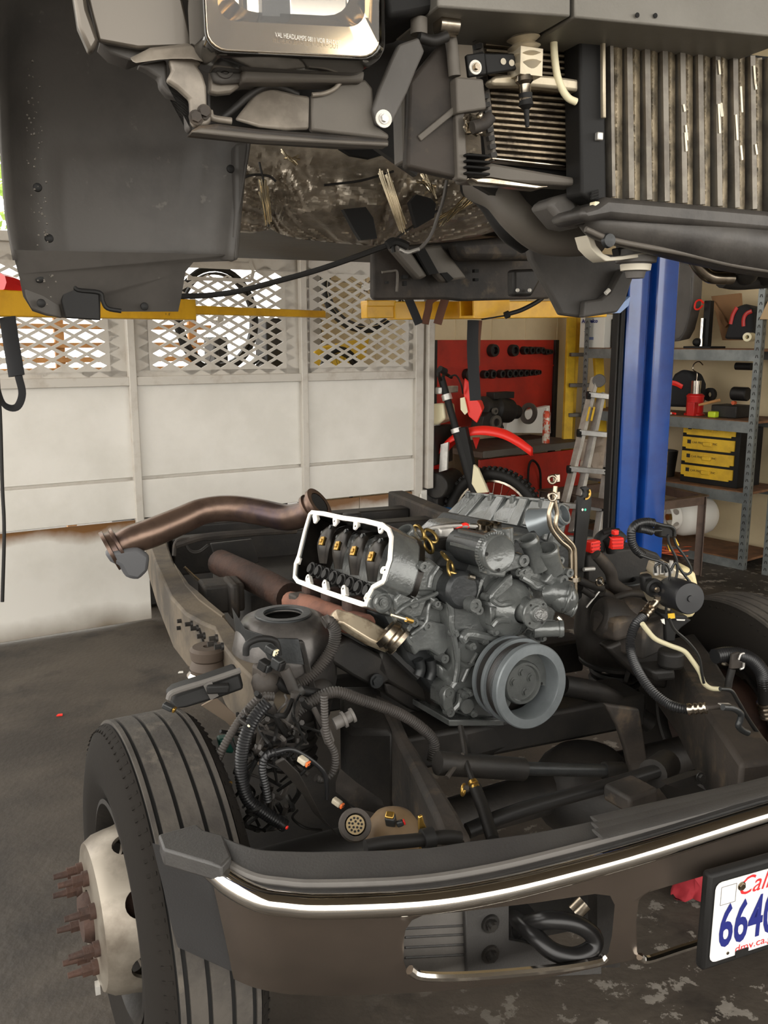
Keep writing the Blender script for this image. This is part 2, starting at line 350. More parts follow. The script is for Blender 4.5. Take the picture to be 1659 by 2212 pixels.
# ---------------------------------------------------------------- beyond the partition
for i, (x, w, z, lab) in enumerate(((1.62, .1, 1.62, 'dark upright case behind the right end of the middle mesh'), (2.02, .14, 1.75, 'tall dark case behind the left end of the right mesh'))):
    m = MB(); m.box(P, (x, .95, z/2), (w, .2, z)); build(m, 'upright_case', m_dark, None, lab, 'case', bev=.01)
ft = thing('wooden_fence', 'brown slatted wooden rack seen through the left mesh panel', 'fence', P(-.6, 2.2, 0))
for z in (1.30, 1.37, 1.45, 1.56, 1.7, .9, 1.1):
    m = MB(); m.box(P, (.35, 2.2, z), (3.4, .03, .04 if z > 1.2 else .1)); build(m, 'slat', m_wood, ft, bev=.003)
for x in (-1.3, -.2, .85, 1.9):
    m = MB(); m.box(P, (x, 2.24, .95), (.07, .05, 1.9)); build(m, 'post', m_wood, ft, bev=.003)
def bikewheel(name, c, ax, R, label, group=None, spokes=20):
    t = thing(name, label, 'bicycle wheel', c-V((0, 0, R)), group)
    m = MB(); m.tor(c, ax, R-.02, .02, 40, 8); build(m, 'tyre', m_rub, t)
    m = MB(); m.ring(c-ax*.012, ax, R-.06, R-.045, .024, 40); build(m, 'rim', m_dark, t)
    h = MB(); h.cyl(c-ax*.03, ax, .025, .06); build(h, 'hub', m_alu, t)
    x = ax.orthogonal().normalized(); y = ax.cross(x); m = MB()
    for i in range(spokes):
        a = 2*PI*i/spokes; b = a+(.5 if i % 2 else -.5)
        m.tube([c+ax*(.02*(1 if i % 2 else -1))+(x*math.cos(b)+y*math.sin(b))*.024, c+(x*math.cos(a)+y*math.sin(a))*(R-.05)], .0016, 4, 1)
    build(m, 'spokes', m_dark, t, kind='stuff')
for i, (px, py, d, R) in enumerate(((470, 690, .45, .33), (790, 620, .3, .3), (735, 815, .25, .2), (600, 835, .9, .26))):
    lab = ('bicycle wheel showing through the oblong opening of the middle mesh', 'bicycle wheel hanging behind the top of the right mesh panel', 'lower bicycle wheel behind the right mesh panel', 'lower bicycle wheel behind the middle mesh panel')[i]
    bikewheel('bicycle_wheel', P.px(px, py, d), (P.y*.9+P.x*.3*(1 if i % 2 else -1)).normalized(), R, lab, 'bicycle wheels behind the partition')
t = thing('push_cart', 'yellow cart standing behind the right mesh panel', 'cart', P(2.2, .45, 0))
m = MB(); m.plate([P(2.02, .36, 1.3), P(2.42, .36, 1.3), P(2.5, .36, 1.62), P(2.08, .36, 1.55)], P.y*.2, .8); build(m, 'tub', m_yel, t, bev=.01)
m = MB()
for x in (2.0, 2.4): m.tube([P(x, .45, 0), P(x, .46, 1.1), P(x+.1, .44, 1.4)], .014, 8, 4)
build(m, 'handle', m_dark, t)
m = MB()                                                             # the tree beyond
tr_ = thing('leafy_tree', 'pale green tree in bright light beyond the mesh partition', 'tree', P(.9, 9, 0))
m.tube([P(.9, 9, 0), P(.95, 9, 2), P(.8, 9, 3.6)], [.16, .12, .07], 8, 4); build(m, 'trunk', m_angle, tr_)
m = MB()
for i in range(2600):
    a, b, r = random.uniform(0, 2*PI), random.uniform(-1, 1), random.random()**.4
    c = P(.6, 9, 4.1)+V((math.cos(a)*math.sqrt(1-b*b)*2.3*r, math.sin(a)*math.sqrt(1-b*b)*2.0*r, b*1.6*r))
    d = V((random.gauss(0, 1), random.gauss(0, 1), random.gauss(0, 1))).normalized(); e = d.orthogonal().normalized(); s_ = random.uniform(.05, .1)
    m.add([c-d*s_, c+e*s_*.5, c+d*s_, c-e*s_*.5], [(0, 1, 2, 3)])
build(m, 'foliage', m_leaf, tr_, kind='stuff', fix=False)
# ================================================================ rear corner: bench, shelves, ladders, motorcycle, lift
t = thing('workbench', 'red steel workbench with tall red back board against the beige wall', 'workbench', B(.8, .3, 0))
XA, XB = B.loc(B.px(938, 742, .6)).x, B.loc(B.px(1198, 735, .6)).x
m = MB(); m.box(B, ((XA+XB)/2, .61, 1.23), (XB-XA, .025, .74)); build(m, 'back_board', m_redp, t, bev=.003)
zb = B.loc(B.px(1050, 793, .6)).z
m = MB(); m.box(B, ((XA+XB)/2, .594, zb), (XB-XA, .012, .012)); build(m, 'board_seam', m_redp, t)
for x in (XA-.01, XB+.01):
    m = MB(); m.box(B, (x, .6, .8), (.045, .05, 1.6)); build(m, 'post', m_dark, t, bev=.003)
m = MB(); m.box(B, ((XA+1.2)/2, .32, .78), (1.3-XA, .64, .045)); build(m, 'bench_top', m_angle, t, bev=.004)
m = MB(); m.box(B, ((XA+1.2)/2, -.008, .785), (1.3-XA, .014, .05)); build(m, 'edge_strip', m_cabgrey, t, bev=.003)
m = MB(); m.box(B, ((XA+1.2)/2, .05, .37), (1.27-XA, .02, .74)); build(m, 'front_panel', m_redp, t, bev=.003)
m = MB(); m.tube([B.px(1140, 1075, .03), B.px(1142, 1010, .0), B.px(1152, 995, -.02), B.px(1166, 1015, .0), B.px(1168, 1060, .03)], .009, 8, 5); build(m, 'hanging_strap', m_rub, t)
ORD = ('first', 'second', 'third', 'fourth', 'fifth', 'sixth', 'seventh', 'eighth', 'ninth', 'tenth', 'last')
def socket(px, py, r, grp, label):
    c = B.px(px, py, .6); r = r*(c-CO).dot(CF)/FPX
    m = MB(); m.lathe(c-B.y*.002, -B.y, [(0, r*.4), (0, r*.95), (.02, r), (.05, r*.92), (.052, r*.55), (.02, r*.5), (.02, 0)], 18)
    o = build(m, 'hub_socket', m_dark, None, label, 'tool', grp); return o
for i, (px, r) in enumerate(((1060, 14), (1104, 13), (1128, 9), (1141, 8.5), (1153, 8), (1164, 7.5), (1174, 6.5), (1182, 5.5))):
    socket(px, 757+(i > 5)*3, r, 'round tools on the upper row of the red board', '%s dark round tool from the large end of the upper row on the red board' % ORD[i])
for i, (px, r) in enumerate(((1006, 13), (1042, 9), (1057, 10), (1077, 9), (1092, 9.5), (1104, 9), (1116, 8.5), (1128, 8), (1139, 7), (1149, 6.5), (1157, 5.5))):
    socket(px, 809-i*.5, r, 'round tools on the lower row of the red board', '%s dark round tool from the large end of the lower row on the red board' % ORD[i])
# gearbox, paper box and spray can on the bench
t = thing('gearbox', 'grey metal gearbox lying on the red bench with round output flange', 'gearbox', B(.75, .3, .8025))
a = B.px(1040, 880, .3); b = B.px(1140, 893, .3); ax = (b-a).normalized()
m = MB(); m.lathe(a, ax, [(0, 0), (0, .085), (.04, .09), (.05, .075), (.12, .08), (.14, .1), (.3, .095), (.32, .06), (.4, .055), (.4, 0)], 20)
m.box(B, (B.loc(a).x+.2, .3, B.loc(a).z+.085), (.22, .09, .05)); m.box(B, (B.loc(a).x+.1, .3, B.loc(a).z-.09), (.12, .12, .08)); build(m, 'housing', m_dark, t, bev=.004)
m = MB(); m.ring(b, ax, .05, .085, .02); build(m, 'output_flange', m_cabgrey, t)
m = MB(); m.lathe(B.px(1069, 912, .2), -B.y, [(0, .03), (0, .055), (.02, .055), (.02, .03), (0, .03)], 20); m.lathe(B.px(1067, 888, .2), -B.y, [(0, .012), (0, .026), (.02, .026), (.02, .012)], 14); build(m, 'bearing_ring', m_cabgrey, t)
m = MB(); m.plate([B.px(1040, 925, .2), B.px(1090, 925, .2), B.px(1082, 905, .2), B.px(1060, 890, .2), B.px(1045, 900, .2)], B.y*.12); build(m, 'stand', m_dark, t, bev=.004)
m = MB(); q = [B.px(1092, 935, .4), B.px(1190, 936, .4), B.px(1188, 876, .4), B.px(1100, 895, .4)]; m.plate(q, B.y*.05); build(m, 'paper_sheet', m_white, None, 'pale sheet of packing standing behind the gearbox on the bench', 'packing', bev=.003)
c = B.px(1180, 930, .12); c.z = .8025; t = thing('spray_can', 'orange and white spray can on the right end of the bench', 'spray can', c)
h = (B.px(1180, 882, .12)-c).z; m = MB(); m.lathe(c, (0, 0, 1), [(0, 0), (0, .03), (h*.45, .03), (h*.46, .0303), (h*.85, .03), (h*.93, .02)], 18); build(m, 'can_body', M('printed spray can', (206, 196, 180), .35, .2, col2=(200, 74, 40), sc=22, th=(.48, .52)), t)
m = MB(); m.cyl(c+V((0, 0, h*.93)), (0, 0, 1), .012, h*.07, 10); build(m, 'nozzle', m_white, t)
# ---------------------------------------------------------------- slotted steel shelf unit
LY = W.loc(W.pu(1262, 750, 0)).y; SD = .5; SZ = (1.53, 1.04, .545, .06)
t = thing('shelf_unit', 'grey slotted steel shelf unit with brown boards behind the blue lift post', 'shelf', W(SD/2, LY/2, 0))
def legs(x, y, sx, sy, h, par):
    m = MB(); w = .045
    m.box(W, (x, y+sy*w/2, h/2), (.004, w, h)); m.box(W, (x+sx*w/2, y, h/2), (w, .004, h)); o = build(m, 'leg', m_galv, par)
    m = MB(); n = int(h/.05)
    for i in range(n):
        z = .03+i*.05
        for q in (-1, 1): m.bar(W(x-.0028, y+sy*(w/2+q*.009), z), W(x-.0028, y+sy*(w/2+q*.003), z+.02), .005, .001, W.x)
        m.box(W, (x+sx*w/2, y-.0028, z+.01), (.006, .001, .02))
    build(m, 'slots', m_dark, o, kind='stuff')
for x, sx in ((0, 1), (SD, -1)):
    for y, sy in ((0, 1), (LY, -1)): legs(x, y, sx, sy, 1.98, t)
for z in SZ:
    m = MB(); m.box(W, (SD/2, LY/2, z), (SD-.02, LY-.02, .018)); build(m, 'shelf_board', m_board, t, bev=.002)
    for x in (.004, SD-.004):
        m = MB(); m.box(W, (x, LY/2, z-.035), (.006, LY-.01, .075)); build(m, 'beam', m_galv, t)
t2 = thing('shelf_unit', 'dark grey slotted upright of the next shelf unit at the picture edge', 'shelf', W(.3, -.5, 0))
legs(.0, -.14, 1, -1, 1.95, t2); legs(SD, -.14, -1, -1, 1.95, t2); legs(0, -1.3, 1, 1, 1.95, t2); legs(SD, -1.3, -1, 1, 1.95, t2)
for z in (1.45, .95, .42):
    m = MB(); m.box(W, (SD/2, -.72, z), (SD-.02, 1.14, .018)); build(m, 'shelf_board', m_board, t2, bev=.002)
    m = MB(); m.box(W, (.004, -.72, z-.035), (.006, 1.15, .075)); build(m, 'beam', m_galv, t2)
m = MB(); m.plate([W.pu(1640, 690, -.02), W.pu(1690, 690, -.02), W.pu(1690, 640, -.02), W.pu(1658, 650, -.02)], W.x*.1); build(m, 'cardboard_flap', M('tan card', (196, 168, 130), .8), None, 'tan cardboard flap sticking out at the right picture edge', 'cardboard', bev=.003)
def on(px, z, x): p = W.pu(px, 740, x); return V((p.x, p.y, z))
# top shelf
zt = SZ[0]+.009
def slabW(px0, px1, py0, py1, x, d, z0, name, mat, par=None, bev=.004, **k):
    a = W.loc(W.pu(px0, (py0+py1)/2, x)).y; b = W.loc(W.pu(px1, (py0+py1)/2, x)).y
    zt_ = W.loc(W.pu((px0+px1)/2, py0, x)).z; m = MB(); m.box(W, (x+d/2, (a+b)/2, (z0+zt_)/2), (d, abs(a-b), zt_-z0)); return build(m, name, mat, par, bev=bev, **k)
ps = on(1280, zt, .08); t = thing('parts_box', 'white printed cardboard box on the top shelf left of the lift post', 'box', ps)
slabW(1253, 1306, 680, 741, .05, .2, zt, 'carton', m_white, t, bev=.002)
m = MB(); o = W.pu(1257, 700, .048); yd = V((0, 0, 1)); xd = -W.y; o.z = W.pu(1280, 697, .048).z
textmesh(m, 'ACDelco', o, xd, yd, .042, .002, bold=.0015); build(m, 'printed_name', m_navy, t, fix=False)
m = MB()
for i in range(3): m.box(W, (.047, W.loc(W.pu(1270-i*2, 705, .047)).y, W.pu(1280, 706+i*5, .047).z), (.001, .06-.012*i, .006))
m.box(W, (.047, W.loc(W.pu(1274, 705, .047)).y, W.pu(1280, 731, .047).z), (.001, .085, .022)); build(m, 'printed_lines', M('blue grey ink', (120, 130, 170), .7), t)
slabW(1319, 1352, 688, 746, .12, .2, zt, 'tool_case', m_black, label='black plastic case beside the white carton on the top shelf', cat='case', bev=.012)
# grey moulded panel
m = MB(); q = [W.pu(x, y, .14) for x, y in ((1400, 552), (1494, 556), (1498, 590), (1494, 660), (1480, 715), (1468, 737), (1400, 742))]; m.plate(q, W.x*.14, .94); t = thing('plastic_bin', 'large grey moulded plastic bin standing behind the blue lift post', 'bin', W(.2, LY*.5, zt))
build(m, 'shell', m_grey, t, bev=.012)
m = MB(); m.tube([W.pu(x, y, .135) for x, y in ((1410, 727), (1466, 730), (1488, 670), (1492, 600))], .006, 6, 4); build(m, 'moulded_rib', m_grey, t)
m = MB(); m.tube([W.pu(x, y, .135) for x, y in ((1410, 565), (1470, 566), (1492, 575))], .006, 6, 4); build(m, 'moulded_rib', m_grey, t)
ps = on(1522, zt, .15); t = thing('press_stand', 'black steel press stand with silver ram and red ring on the top shelf', 'stand', ps)
m = MB(); m.box(W, (.15, W.loc(ps).y, zt+.008), (.2, .22, .016)); m.box(W, (.17, W.loc(W.pu(1529, 700, .17)).y, zt+.17), (.05, .05, .34)); build(m, 'column', m_black, t, bev=.003)
c = on(1514, zt+.016, .13); m = MB(); m.cyl(c, (0, 0, 1), .016, .2, 14); build(m, 'ram', m_chrome, t)
m = MB(); m.ball(on(1505, zt+.045, .1), .03); build(m, 'knob', m_black, t)
m = MB(); m.tube([W.pu(x, y, .1) for x, y in ((1520, 655), (1512, 648), (1503, 653), (1501, 666), (1509, 668), (1518, 660))], .007, 6, 4); build(m, 'red_ring', m_redpl, t, label='red ring')
m = MB(); m.plate([W.pu(x, y, .33) for x, y in ((1536, 640), (1598, 633), (1604, 735), (1560, 735))], W.x*.03); m.plate([W.pu(x, y, .3) for x, y in ((1533, 652), (1540, 650), (1572, 700), (1566, 708))], W.x*.02); build(m, 'cardboard_sheet', m_card, None, 'brown cardboard sheet leaning behind the press stand', 'cardboard', bev=.002)
t = thing('tool_bag', 'black and red fabric tool bag on the right end of the top shelf', 'bag', on(1595, zt, .2))
m = MB(); q = [W.pu(x, y, .1) for x, y in ((1562, 733), (1625, 735), (1626, 668), (1610, 655), (1590, 662), (1576, 690))]; m.plate(q, W.x*.22, .85); build(m, 'bag_body', m_strap, t, bev=.02)
for pts in (((1578, 700), (1583, 680), (1592, 664)), ((1606, 705), (1606, 690), (1612, 678), (1624, 672))):
    m = MB(); m.tube([W.pu(x, y, .095) for x, y in pts], .014, 8, 4, flat=W.y); build(m, 'red_trim', m_red, t, label='red trim')
c = W.pu(1616, 728, .03); m = MB(); m.lathe(c, -W.x-W.y*.2, [(-.08, .012), (-.08, .03), (.02, .03), (.02, .014), (-.07, .012)], 18); build(m, 'tape_roll', m_cream, None, 'small cream roll lying at the front edge of the top shelf', 'roll')
# middle shelf
zm = SZ[1]+.009
t = thing('work_bag', 'black bag with a red band slumped on the middle shelf', 'bag', on(1465, zm, .25))
m = MB(); q = [W.pu(x, y, .2) for x, y in ((1435, 880), (1500, 882), (1502, 830), (1490, 802), (1472, 796), (1455, 806), (1440, 835))]; m.plate(q, W.x*.2, .8); build(m, 'bag_body', m_strap, t, bev=.03)
m = MB(); m.tube([W.pu(x, y, .19) for x, y in ((1440, 826), (1458, 828), (1474, 836))], .018, 8, 4, flat=V((0, 0, 1))); build(m, 'red_band', m_redpl, t, label='red band')
c = on(1510, zm, .16); t = thing('bottle_jack', 'red bottle jack with a polished ram on the middle shelf', 'jack', c)
m = MB(); m.lathe(c, (0, 0, 1), [(0, 0), (0, .075), (.012, .075), (.02, .062), (.13, .062), (.145, .066), (.16, .05), (.162, 0)], 24); m.box(W, (.1, W.loc(c).y-.02, zm+.05), (.05, .06, .1)); build(m, 'jack_body', m_red, t, bev=.003)
m = MB(); m.cyl(c+V((0, 0, .16)), (0, 0, 1), .036, .095, 20); build(m, 'ram', m_chrome, t)
m = MB(); m.tube([c+V((0, 0, .25)), c+V((0, 0, .31)), c+V((.0, 0, .335))+W.y*.035, c+V((0, 0, .375))+W.y*.03, c+V((0, 0, .395))-W.y*.01, c+V((0, 0, .37))-W.y*.045], .004, 6, 5); build(m, 'wire_hook', m_steel, t)
c = W.pu(1536, 852, .3); m = MB(); m.lathe(c, -W.x, [(0, .02), (0, .05), (.03, .05), (.03, .02)], 18); build(m, 'coiled_hose', m_rub, None, 'black coil beside the red bottle jack on the middle shelf', 'hose')
m = MB(); m.tube([W.pu(1509, 875, .05), W.pu(1556, 864, .12)], [.009, .012], 8, 1); build(m, 'wooden_mallet', m_wood, None, 'light wooden tool handle lying on the middle shelf', 'hand tool')
c = on(1552, zm, .1); m = MB(); m.box(W, (.1, W.loc(c).y, zm+.022), (.06, .06, .044)); build(m, 'tape_measure', m_neon, None, 'yellow green tape measure on the middle shelf', 'tape measure', bev=.008)
t = thing('bench_grinder', 'dark grey machine on the right end of the middle shelf', 'machine', on(1590, zm, .25))
m = MB(); m.box(W, (.22, W.loc(on(1590, 1, .22)).y, zm+.045), (.2, .2, .09)); m.cyl(W.pu(1583, 850, .25), W.y, .05, -.12); build(m, 'body', m_dark, t, bev=.008)
m = MB(); m.cyl(W.pu(1590, 791, .2), -W.y, .026, .12, 16); build(m, 'motor', m_black, t)
m = MB(); m.cyl(W.pu(1588, 870, .1), -W.x, .014, .03, 14); build(m, 'knob', m_orange, t)
for i in range(3):
    c = on(1443+i*9, zm, .06); m = MB(); m.tube([c+V((0, 0, .01))-W.y*.03, c+V((0, 0, .012))+W.y*.03+W.x*.02], .008, 8, 1); build(m, 'screwdriver', (m_redpl, m_white, m_redpl)[i], None, ('red handled screwdriver at the front of the middle shelf', 'white handled tool between the red screwdrivers', 'red handled tool nearest the bottle jack')[i], 'screwdriver')
# drawer cabinet
zl = SZ[2]+.009
t = thing('drawer_cabinet', 'black small parts cabinet with four yellow drawers on the lower shelf', 'cabinet', on(1540, zl, .2))
ya, yb = W.loc(W.pu(1472, 985, .1)).y, W.loc(W.pu(1597, 985, .1)).y; H = W.loc(W.pu(1480, 917, .1)).z-zl
m = MB(); m.box(W, (.25, (ya+yb)/2, zl+H/2), (.3, ya-yb, H)); build(m, 'cabinet_body', m_black, t, bev=.004)
for i in range(4):
    z = zl+H*(.13+.245*(3-i)); y0, y1, hh = ya-.012, yb+.035, H*.175
    m = MB(); q = [W(.097, y0, z), W(.097, y0-.03, z), W(.097, y0-.03, z-.012), W(.097, y1+.03, z-.012), W(.097, y1+.03, z), W(.097, y1, z), W(.097, y1, z+hh), W(.097, y0, z+hh)]
    m.plate(q, -W.x*.012); d = build(m, 'drawer', m_yel, t)
    m = MB(); m.box(W, (.08, (y0+y1)/2, z+hh*.45), (.016, .07, .03)); build(m, 'handle', m_yel, d, bev=.004)
    m = MB(); m.box(W, (.0845, y0-.055, z+hh*.55), (.001, .03, .028)); textmesh(m, 'CAR PRODUCTS INC', W(.084, y0-.08, z+hh*.42), -W.y, V((0, 0, 1)), .022, .001); build(m, 'label_print', m_ink, d, fix=False)
t = thing('dark_bucket', 'dark bucket in shade left of the yellow drawers', 'bucket', on(1450, zl, .2)); m = MB(); c = on(1448, zl, .22)
m.lathe(c, (0, 0, 1), [(0, 0), (0, .09), (.2, .11), (.2, .1), (.02, .08)], 20); build(m, 'bucket_body', m_dark, t)
# ---------------------------------------------------------------- table frame, tank, cord, ladders
t = thing('table_frame', 'bare brown angle iron table frame in front of the shelves', 'table frame', PZ(1400, 1200, 0))
zt_ = .53; q = [PZ(1165, 1068, zt_), PZ(1372, 1100, zt_), PZ(1525, 1080, zt_), PZ(1375, 1046, zt_)]
for i in range(4):
    m = MB(); a, b = q[i], q[(i+1) % 4]; m.bar(a, b, .006, .06); m.bar(a+V((0, 0, .03)), b+V((0, 0, .03)), .05, .006); build(m, 'rail', m_angle, t)
for p in q:
    m = MB(); d = (p-sum(q, V((0, 0, 0)))/4).normalized()*-.025; m.bar(p+V((0, 0, .03)), V((p.x, p.y, 0)), .05, .006, d); m.bar(p+d+V((0, 0, .03)), V((p.x+d.x, p.y+d.y, 0)), .006, .05, d); build(m, 'leg', m_angle, t)
c0 = PZ(1500, 1112, .26); axT = V((-.93, -.36, 0)); R = .155
t = thing('gas_tank', 'white steel gas tank lying under the brown table frame', 'tank', V((c0.x, c0.y, c0.z-R)))
c0 = c0-axT*.18
m = MB(); m.lathe(c0, axT, [(0, 0)]+[(R*.75*(1-math.cos(a)), R*math.sin(a)) for a in (.3, .6, .9, 1.2, 1.5)]+[(.3, R)]+[(.3+R*.6*math.sin(a), R*math.cos(a)) for a in (.3, .6, .9, 1.2, 1.5)], 32); build(m, 'tank_body', m_white, t)
m = MB(); m.lathe(c0+axT*.38, axT, [(0, .1), (0, .105), (.09, .1), (.09, .095), (0, .1)], 28); col = build(m, 'collar', m_white, t)
k = MB()
for i in range(6):
    a = 2*PI*i/6+.3; x = axT.orthogonal().normalized(); y = axT.cross(x); k.cyl(c0+axT*.428+(x*math.cos(a)+y*math.sin(a))*.06, x*math.cos(a)+y*math.sin(a), .026, .08, 12)
cut(col, k)
m = MB(); m.cyl(c0+axT*.38, axT, .025, .06); build(m, 'valve', m_brass, t)
m = MB(); pts = []
for i in range(70):
    a = i*.55; r = .12+.05*math.sin(i*1.3); c = PZ(1462, 1197, .0); pts.append(c+V((math.cos(a)*r*1.35, math.sin(a)*r*.8, .012+.05*(i/70)+.012*math.sin(i*2.1))))
m.tube(pts, .006, 6, 3); build(m, 'extension_cord', m_orange, None, 'tangled orange extension cord heaped on the floor by the table leg', 'cord')
t = thing('folding_ladder', 'folded aluminium articulated ladder leaning beside the blue lift post', 'ladder', PD(1260, 1200, 5.9))
def LD(px, py): return PD(px, py, 5.95+.3*(1160-py)/350)
for pts in (((1286, 815), (1205, 1150)), ((1300, 850), (1236, 1150)), ((1332, 868), (1288, 1175)), ((1342, 868), (1306, 1175))):
    m = MB(); m.bar(LD(*pts[0]), LD(*pts[1]), .03, .06, V((.4, -.9, 0))); build(m, 'rail', m_alu, t, bev=.003)
for y, xa, xb in ((853, 1268, 1332), (934, 1248, 1320), (1012, 1226, 1304), (1090, 1210, 1296), (1160, 1196, 1290)):
    m = MB(); m.bar(LD(xa, y-2)-V((0, .04, 0)), LD(xb, y+5)-V((0, .04, 0)), .05, .035); r = build(m, 'rung', m_alu, t, bev=.003)
    m = MB()
    for x in (xa, xb): m.cyl(LD(x, y+(0 if x == xa else 4))-V((.012, .04, 0)), V((1, 0, 0)), .028, .024, 8)
    build(m, 'rung_cap', m_black, r)
m = MB(); c = LD(1290, 822); m.cyl(c-V((0, .05, 0)), V((.3, 1, 0)), .045, .07, 24); build(m, 'hinge', m_grey, t, bev=.004)
m = MB()
for x in (1271, 1281): m.bar(LD(x, 878)-V((0, .045, 0)), LD(x-7, 908)-V((0, .045, 0)), .014, .002, V((0, -1, 0)))
build(m, 'warning_label', m_yel, t, label='yellow warning label')
random.seed(31); c = PD(1284, 985, 6.35); m = MB(); m.grid(lambda s, q: c+V(((s-.5)*.2+random.uniform(-.012, .012), random.uniform(-.015, .015)-.05*math.sin(PI*s), (q-.5)*.3*(1-.4*abs(s-.5))+random.uniform(-.015, .015))), 8, 8); build(m, 'plastic_bag', M('crumpled pale bag', (168, 152, 136), .5), None, 'pale crumpled plastic bag hanging behind the aluminium ladder', 'bag', solid=.003, ang=25)
t = thing('step_ladder', 'yellow fibreglass step ladder standing behind the aluminium ladder', 'ladder', PD(1250, 1000, 7.2))
for pts in (((1236, 660), (1219, 1090)), ((1288, 660), (1306, 1090))):
    m = MB(); m.bar(PD(*pts[0], 7.45), PD(*pts[1], 7.2), .08, .035, V((.3, -1, 0))); build(m, 'rail', m_yel, t, bev=.004)
    m = MB(); m.bar(PD(pts[0][0]+(14 if pts[0][0] < 1260 else -12), 660, 7.52), PD(pts[1][0]+8, 1085, 7.4), .04, .03, V((.3, -1, 0))); build(m, 'rear_rail', m_yel, t, bev=.004)
for y in (766, 832, 896, 960, 1026):
    m = MB(); w = (y-660)/430*17; m.bar(PD(1236-w, y, 7.32), PD(1290+w, y, 7.32), .08, .03); build(m, 'step', m_cabgrey, t, bev=.003)
# ---------------------------------------------------------------- motorcycle
cw = PD(1066, 1126, 5.95); K = Fr(-30, cw); R = .37
t = thing('dirt_bike', 'red dirt bike with knobbly front tyre beside the partition end', 'motorcycle', V((cw.x, cw.y, cw.z-R)))
fw = sub_empty('front_wheel', t)
m = MB(); m.tor(cw, K.y, R-.05, .042, 44, 10)
for i in range(60):
    a = 2*PI*i/60
    for y in (-.025, .0, .025):
        d = K.x*math.cos(a)+K.z*math.sin(a); e = K.z*math.cos(a)-K.x*math.sin(a); p = cw+d*(R-.012-abs(y)*.3)+K.y*y; m.bar(p, p+d*.016, .014, .018, e)
build(m, 'tyre', m_rub, fw)
m = MB(); m.lathe(cw, K.y, [(-.018, R-.1), (-.016, R-.082), (.016, R-.082), (.018, R-.1), (.0, R-.108), (-.018, R-.1)], 44); build(m, 'rim', m_steel, fw)
m = MB(); m.cyl(cw-K.y*.05, K.y, .03, .1); m.ring(cw-K.y*.06, K.y, .09, .12, .004); build(m, 'hub', m_dark, fw)
m = MB()
for i in range(28):
    a = 2*PI*i/28; b = a+(.9 if i % 2 else -.9); m.tube([cw+K.y*(.03 if i % 4 < 2 else -.03)+(K.x*math.cos(b)+K.z*math.sin(b))*.03, cw+(K.x*math.cos(a)+K.z*math.sin(a))*(R-.105)], .0018, 4, 1)
build(m, 'spokes', m_steel, fw, kind='stuff')
for y in (-.1, .1):
    m = MB(); a = K.px(953, 815, y); b = K.px(1040, 1120, y); m.tube([a, lerp(a, b, .38), lerp(a, b, .385), lerp(a, b, .75), b], [.024, .024, .029, .03, .025], 14, 1); f = build(m, 'fork_tube', m_black, t)
    m = MB(); m.tube([lerp(a, b, .12), lerp(a, b, .16)], .034, 14, 1); build(m, 'clamp', m_alu, f)
    m = MB(); m.tube([lerp(a, b, .36), lerp(a, b, .39)], .036, 14, 1); build(m, 'seal_ring', m_alu, f)
m = MB(); q = [K.px(x, y, -.12) for x, y in ((982, 925), (1005, 922), (1026, 1030), (1008, 1038))]; m.plate(q, K.y*.05); build(m, 'fork_guard', m_black, t, bev=.006)
m = MB(); q = [K.px(x, y, -.13) for x, y in ((1022, 1003), (1032, 1012), (1054, 1064), (1030, 1066), (1018, 1045))]; m.plate(q, K.y*.03); build(m, 'lower_guard', m_cream, t, bev=.006, label='cream plastic guard')
fp = spl([K.loc(K.px(x, y, 0)) for x, y in ((936, 1015), (950, 975), (972, 945), (1002, 928), (1040, 920), (1085, 926), (1120, 944), (1150, 967))], 5)
def fend(u, v):
    i = min(int(u*(len(fp)-1)), len(fp)-2); f = u*(len(fp)-1)-i; p = lerp(fp[i], fp[i+1], f); w = .075*(1-.75*max(0, (u-.55)/.45)**1.5)*(.75+.25*math.sin(PI*min(1, u*1.6))); y = (v-.5)*2
    return K(p.x, y*w, p.z-.035*y*y-(.02 if abs(y) > .95 else 0))
m = MB(); m.grid(fend, 40, 8); build(m, 'front_fender', m_redpl, t, solid=.004)
m = MB(); q = [K.px(x, y, -.04) for x, y in ((1003, 815), (1018, 832), (1020, 850), (1036, 870), (1042, 888), (1030, 915), (1012, 900), (1004, 880), (1000, 845))]; m.plate(q, K.y*.09, .7); build(m, 'number_plate', m_redpl, t, bev=.006)
m = MB(); q = [K.px(x, y, -.06) for x, y in ((994, 860), (1003, 858), (1010, 890), (1004, 896), (995, 885))]; m.plate(q, K.y*.01); build(m, 'plate_bracket', m_cream, t)
m = MB(); q = [K.px(x, y, .05) for x, y in ((1020, 945), (1036, 945), (1028, 970))]; m.plate(q, K.y*.01); build(m, 'fender_stay', m_redpl, t)
m = MB(); m.tube([K.px(948, 800, -.36), K.px(948, 812, -.2), K.px(956, 826, -.05), K.px(956, 826, .05), K.px(960, 808, .25), K.px(975, 815, .42)], .012, 10, 5); hb = build(m, 'handlebar', m_black, t)
m = MB(); m.tube([K.px(970, 815, -.1), K.px(985, 811, -.1), K.px(996, 830, -.1), K.px(1000, 850, -.06)], .006, 8, 5); build(m, 'brake_hose', m_rub, t)
m = MB(); m.tube([K.px(962, 803, -.2), K.px(950, 797, -.25)], .022, 10, 1); build(m, 'throttle_housing', m_black, hb)
m = MB(); m.box(K.at(*K.loc(K.px(965, 842, 0))), (0, 0, 0), (.05, .26, .045)); build(m, 'triple_clamp', m_alu, t, bev=.006)
m = MB(); q = [K.px(x, y, -.1) for x, y in ((905, 875), (958, 870), (962, 905), (945, 918), (905, 920))]; m.plate(q, K.y*.2, .85); build(m, 'fuel_tank', m_cream, t, bev=.015)
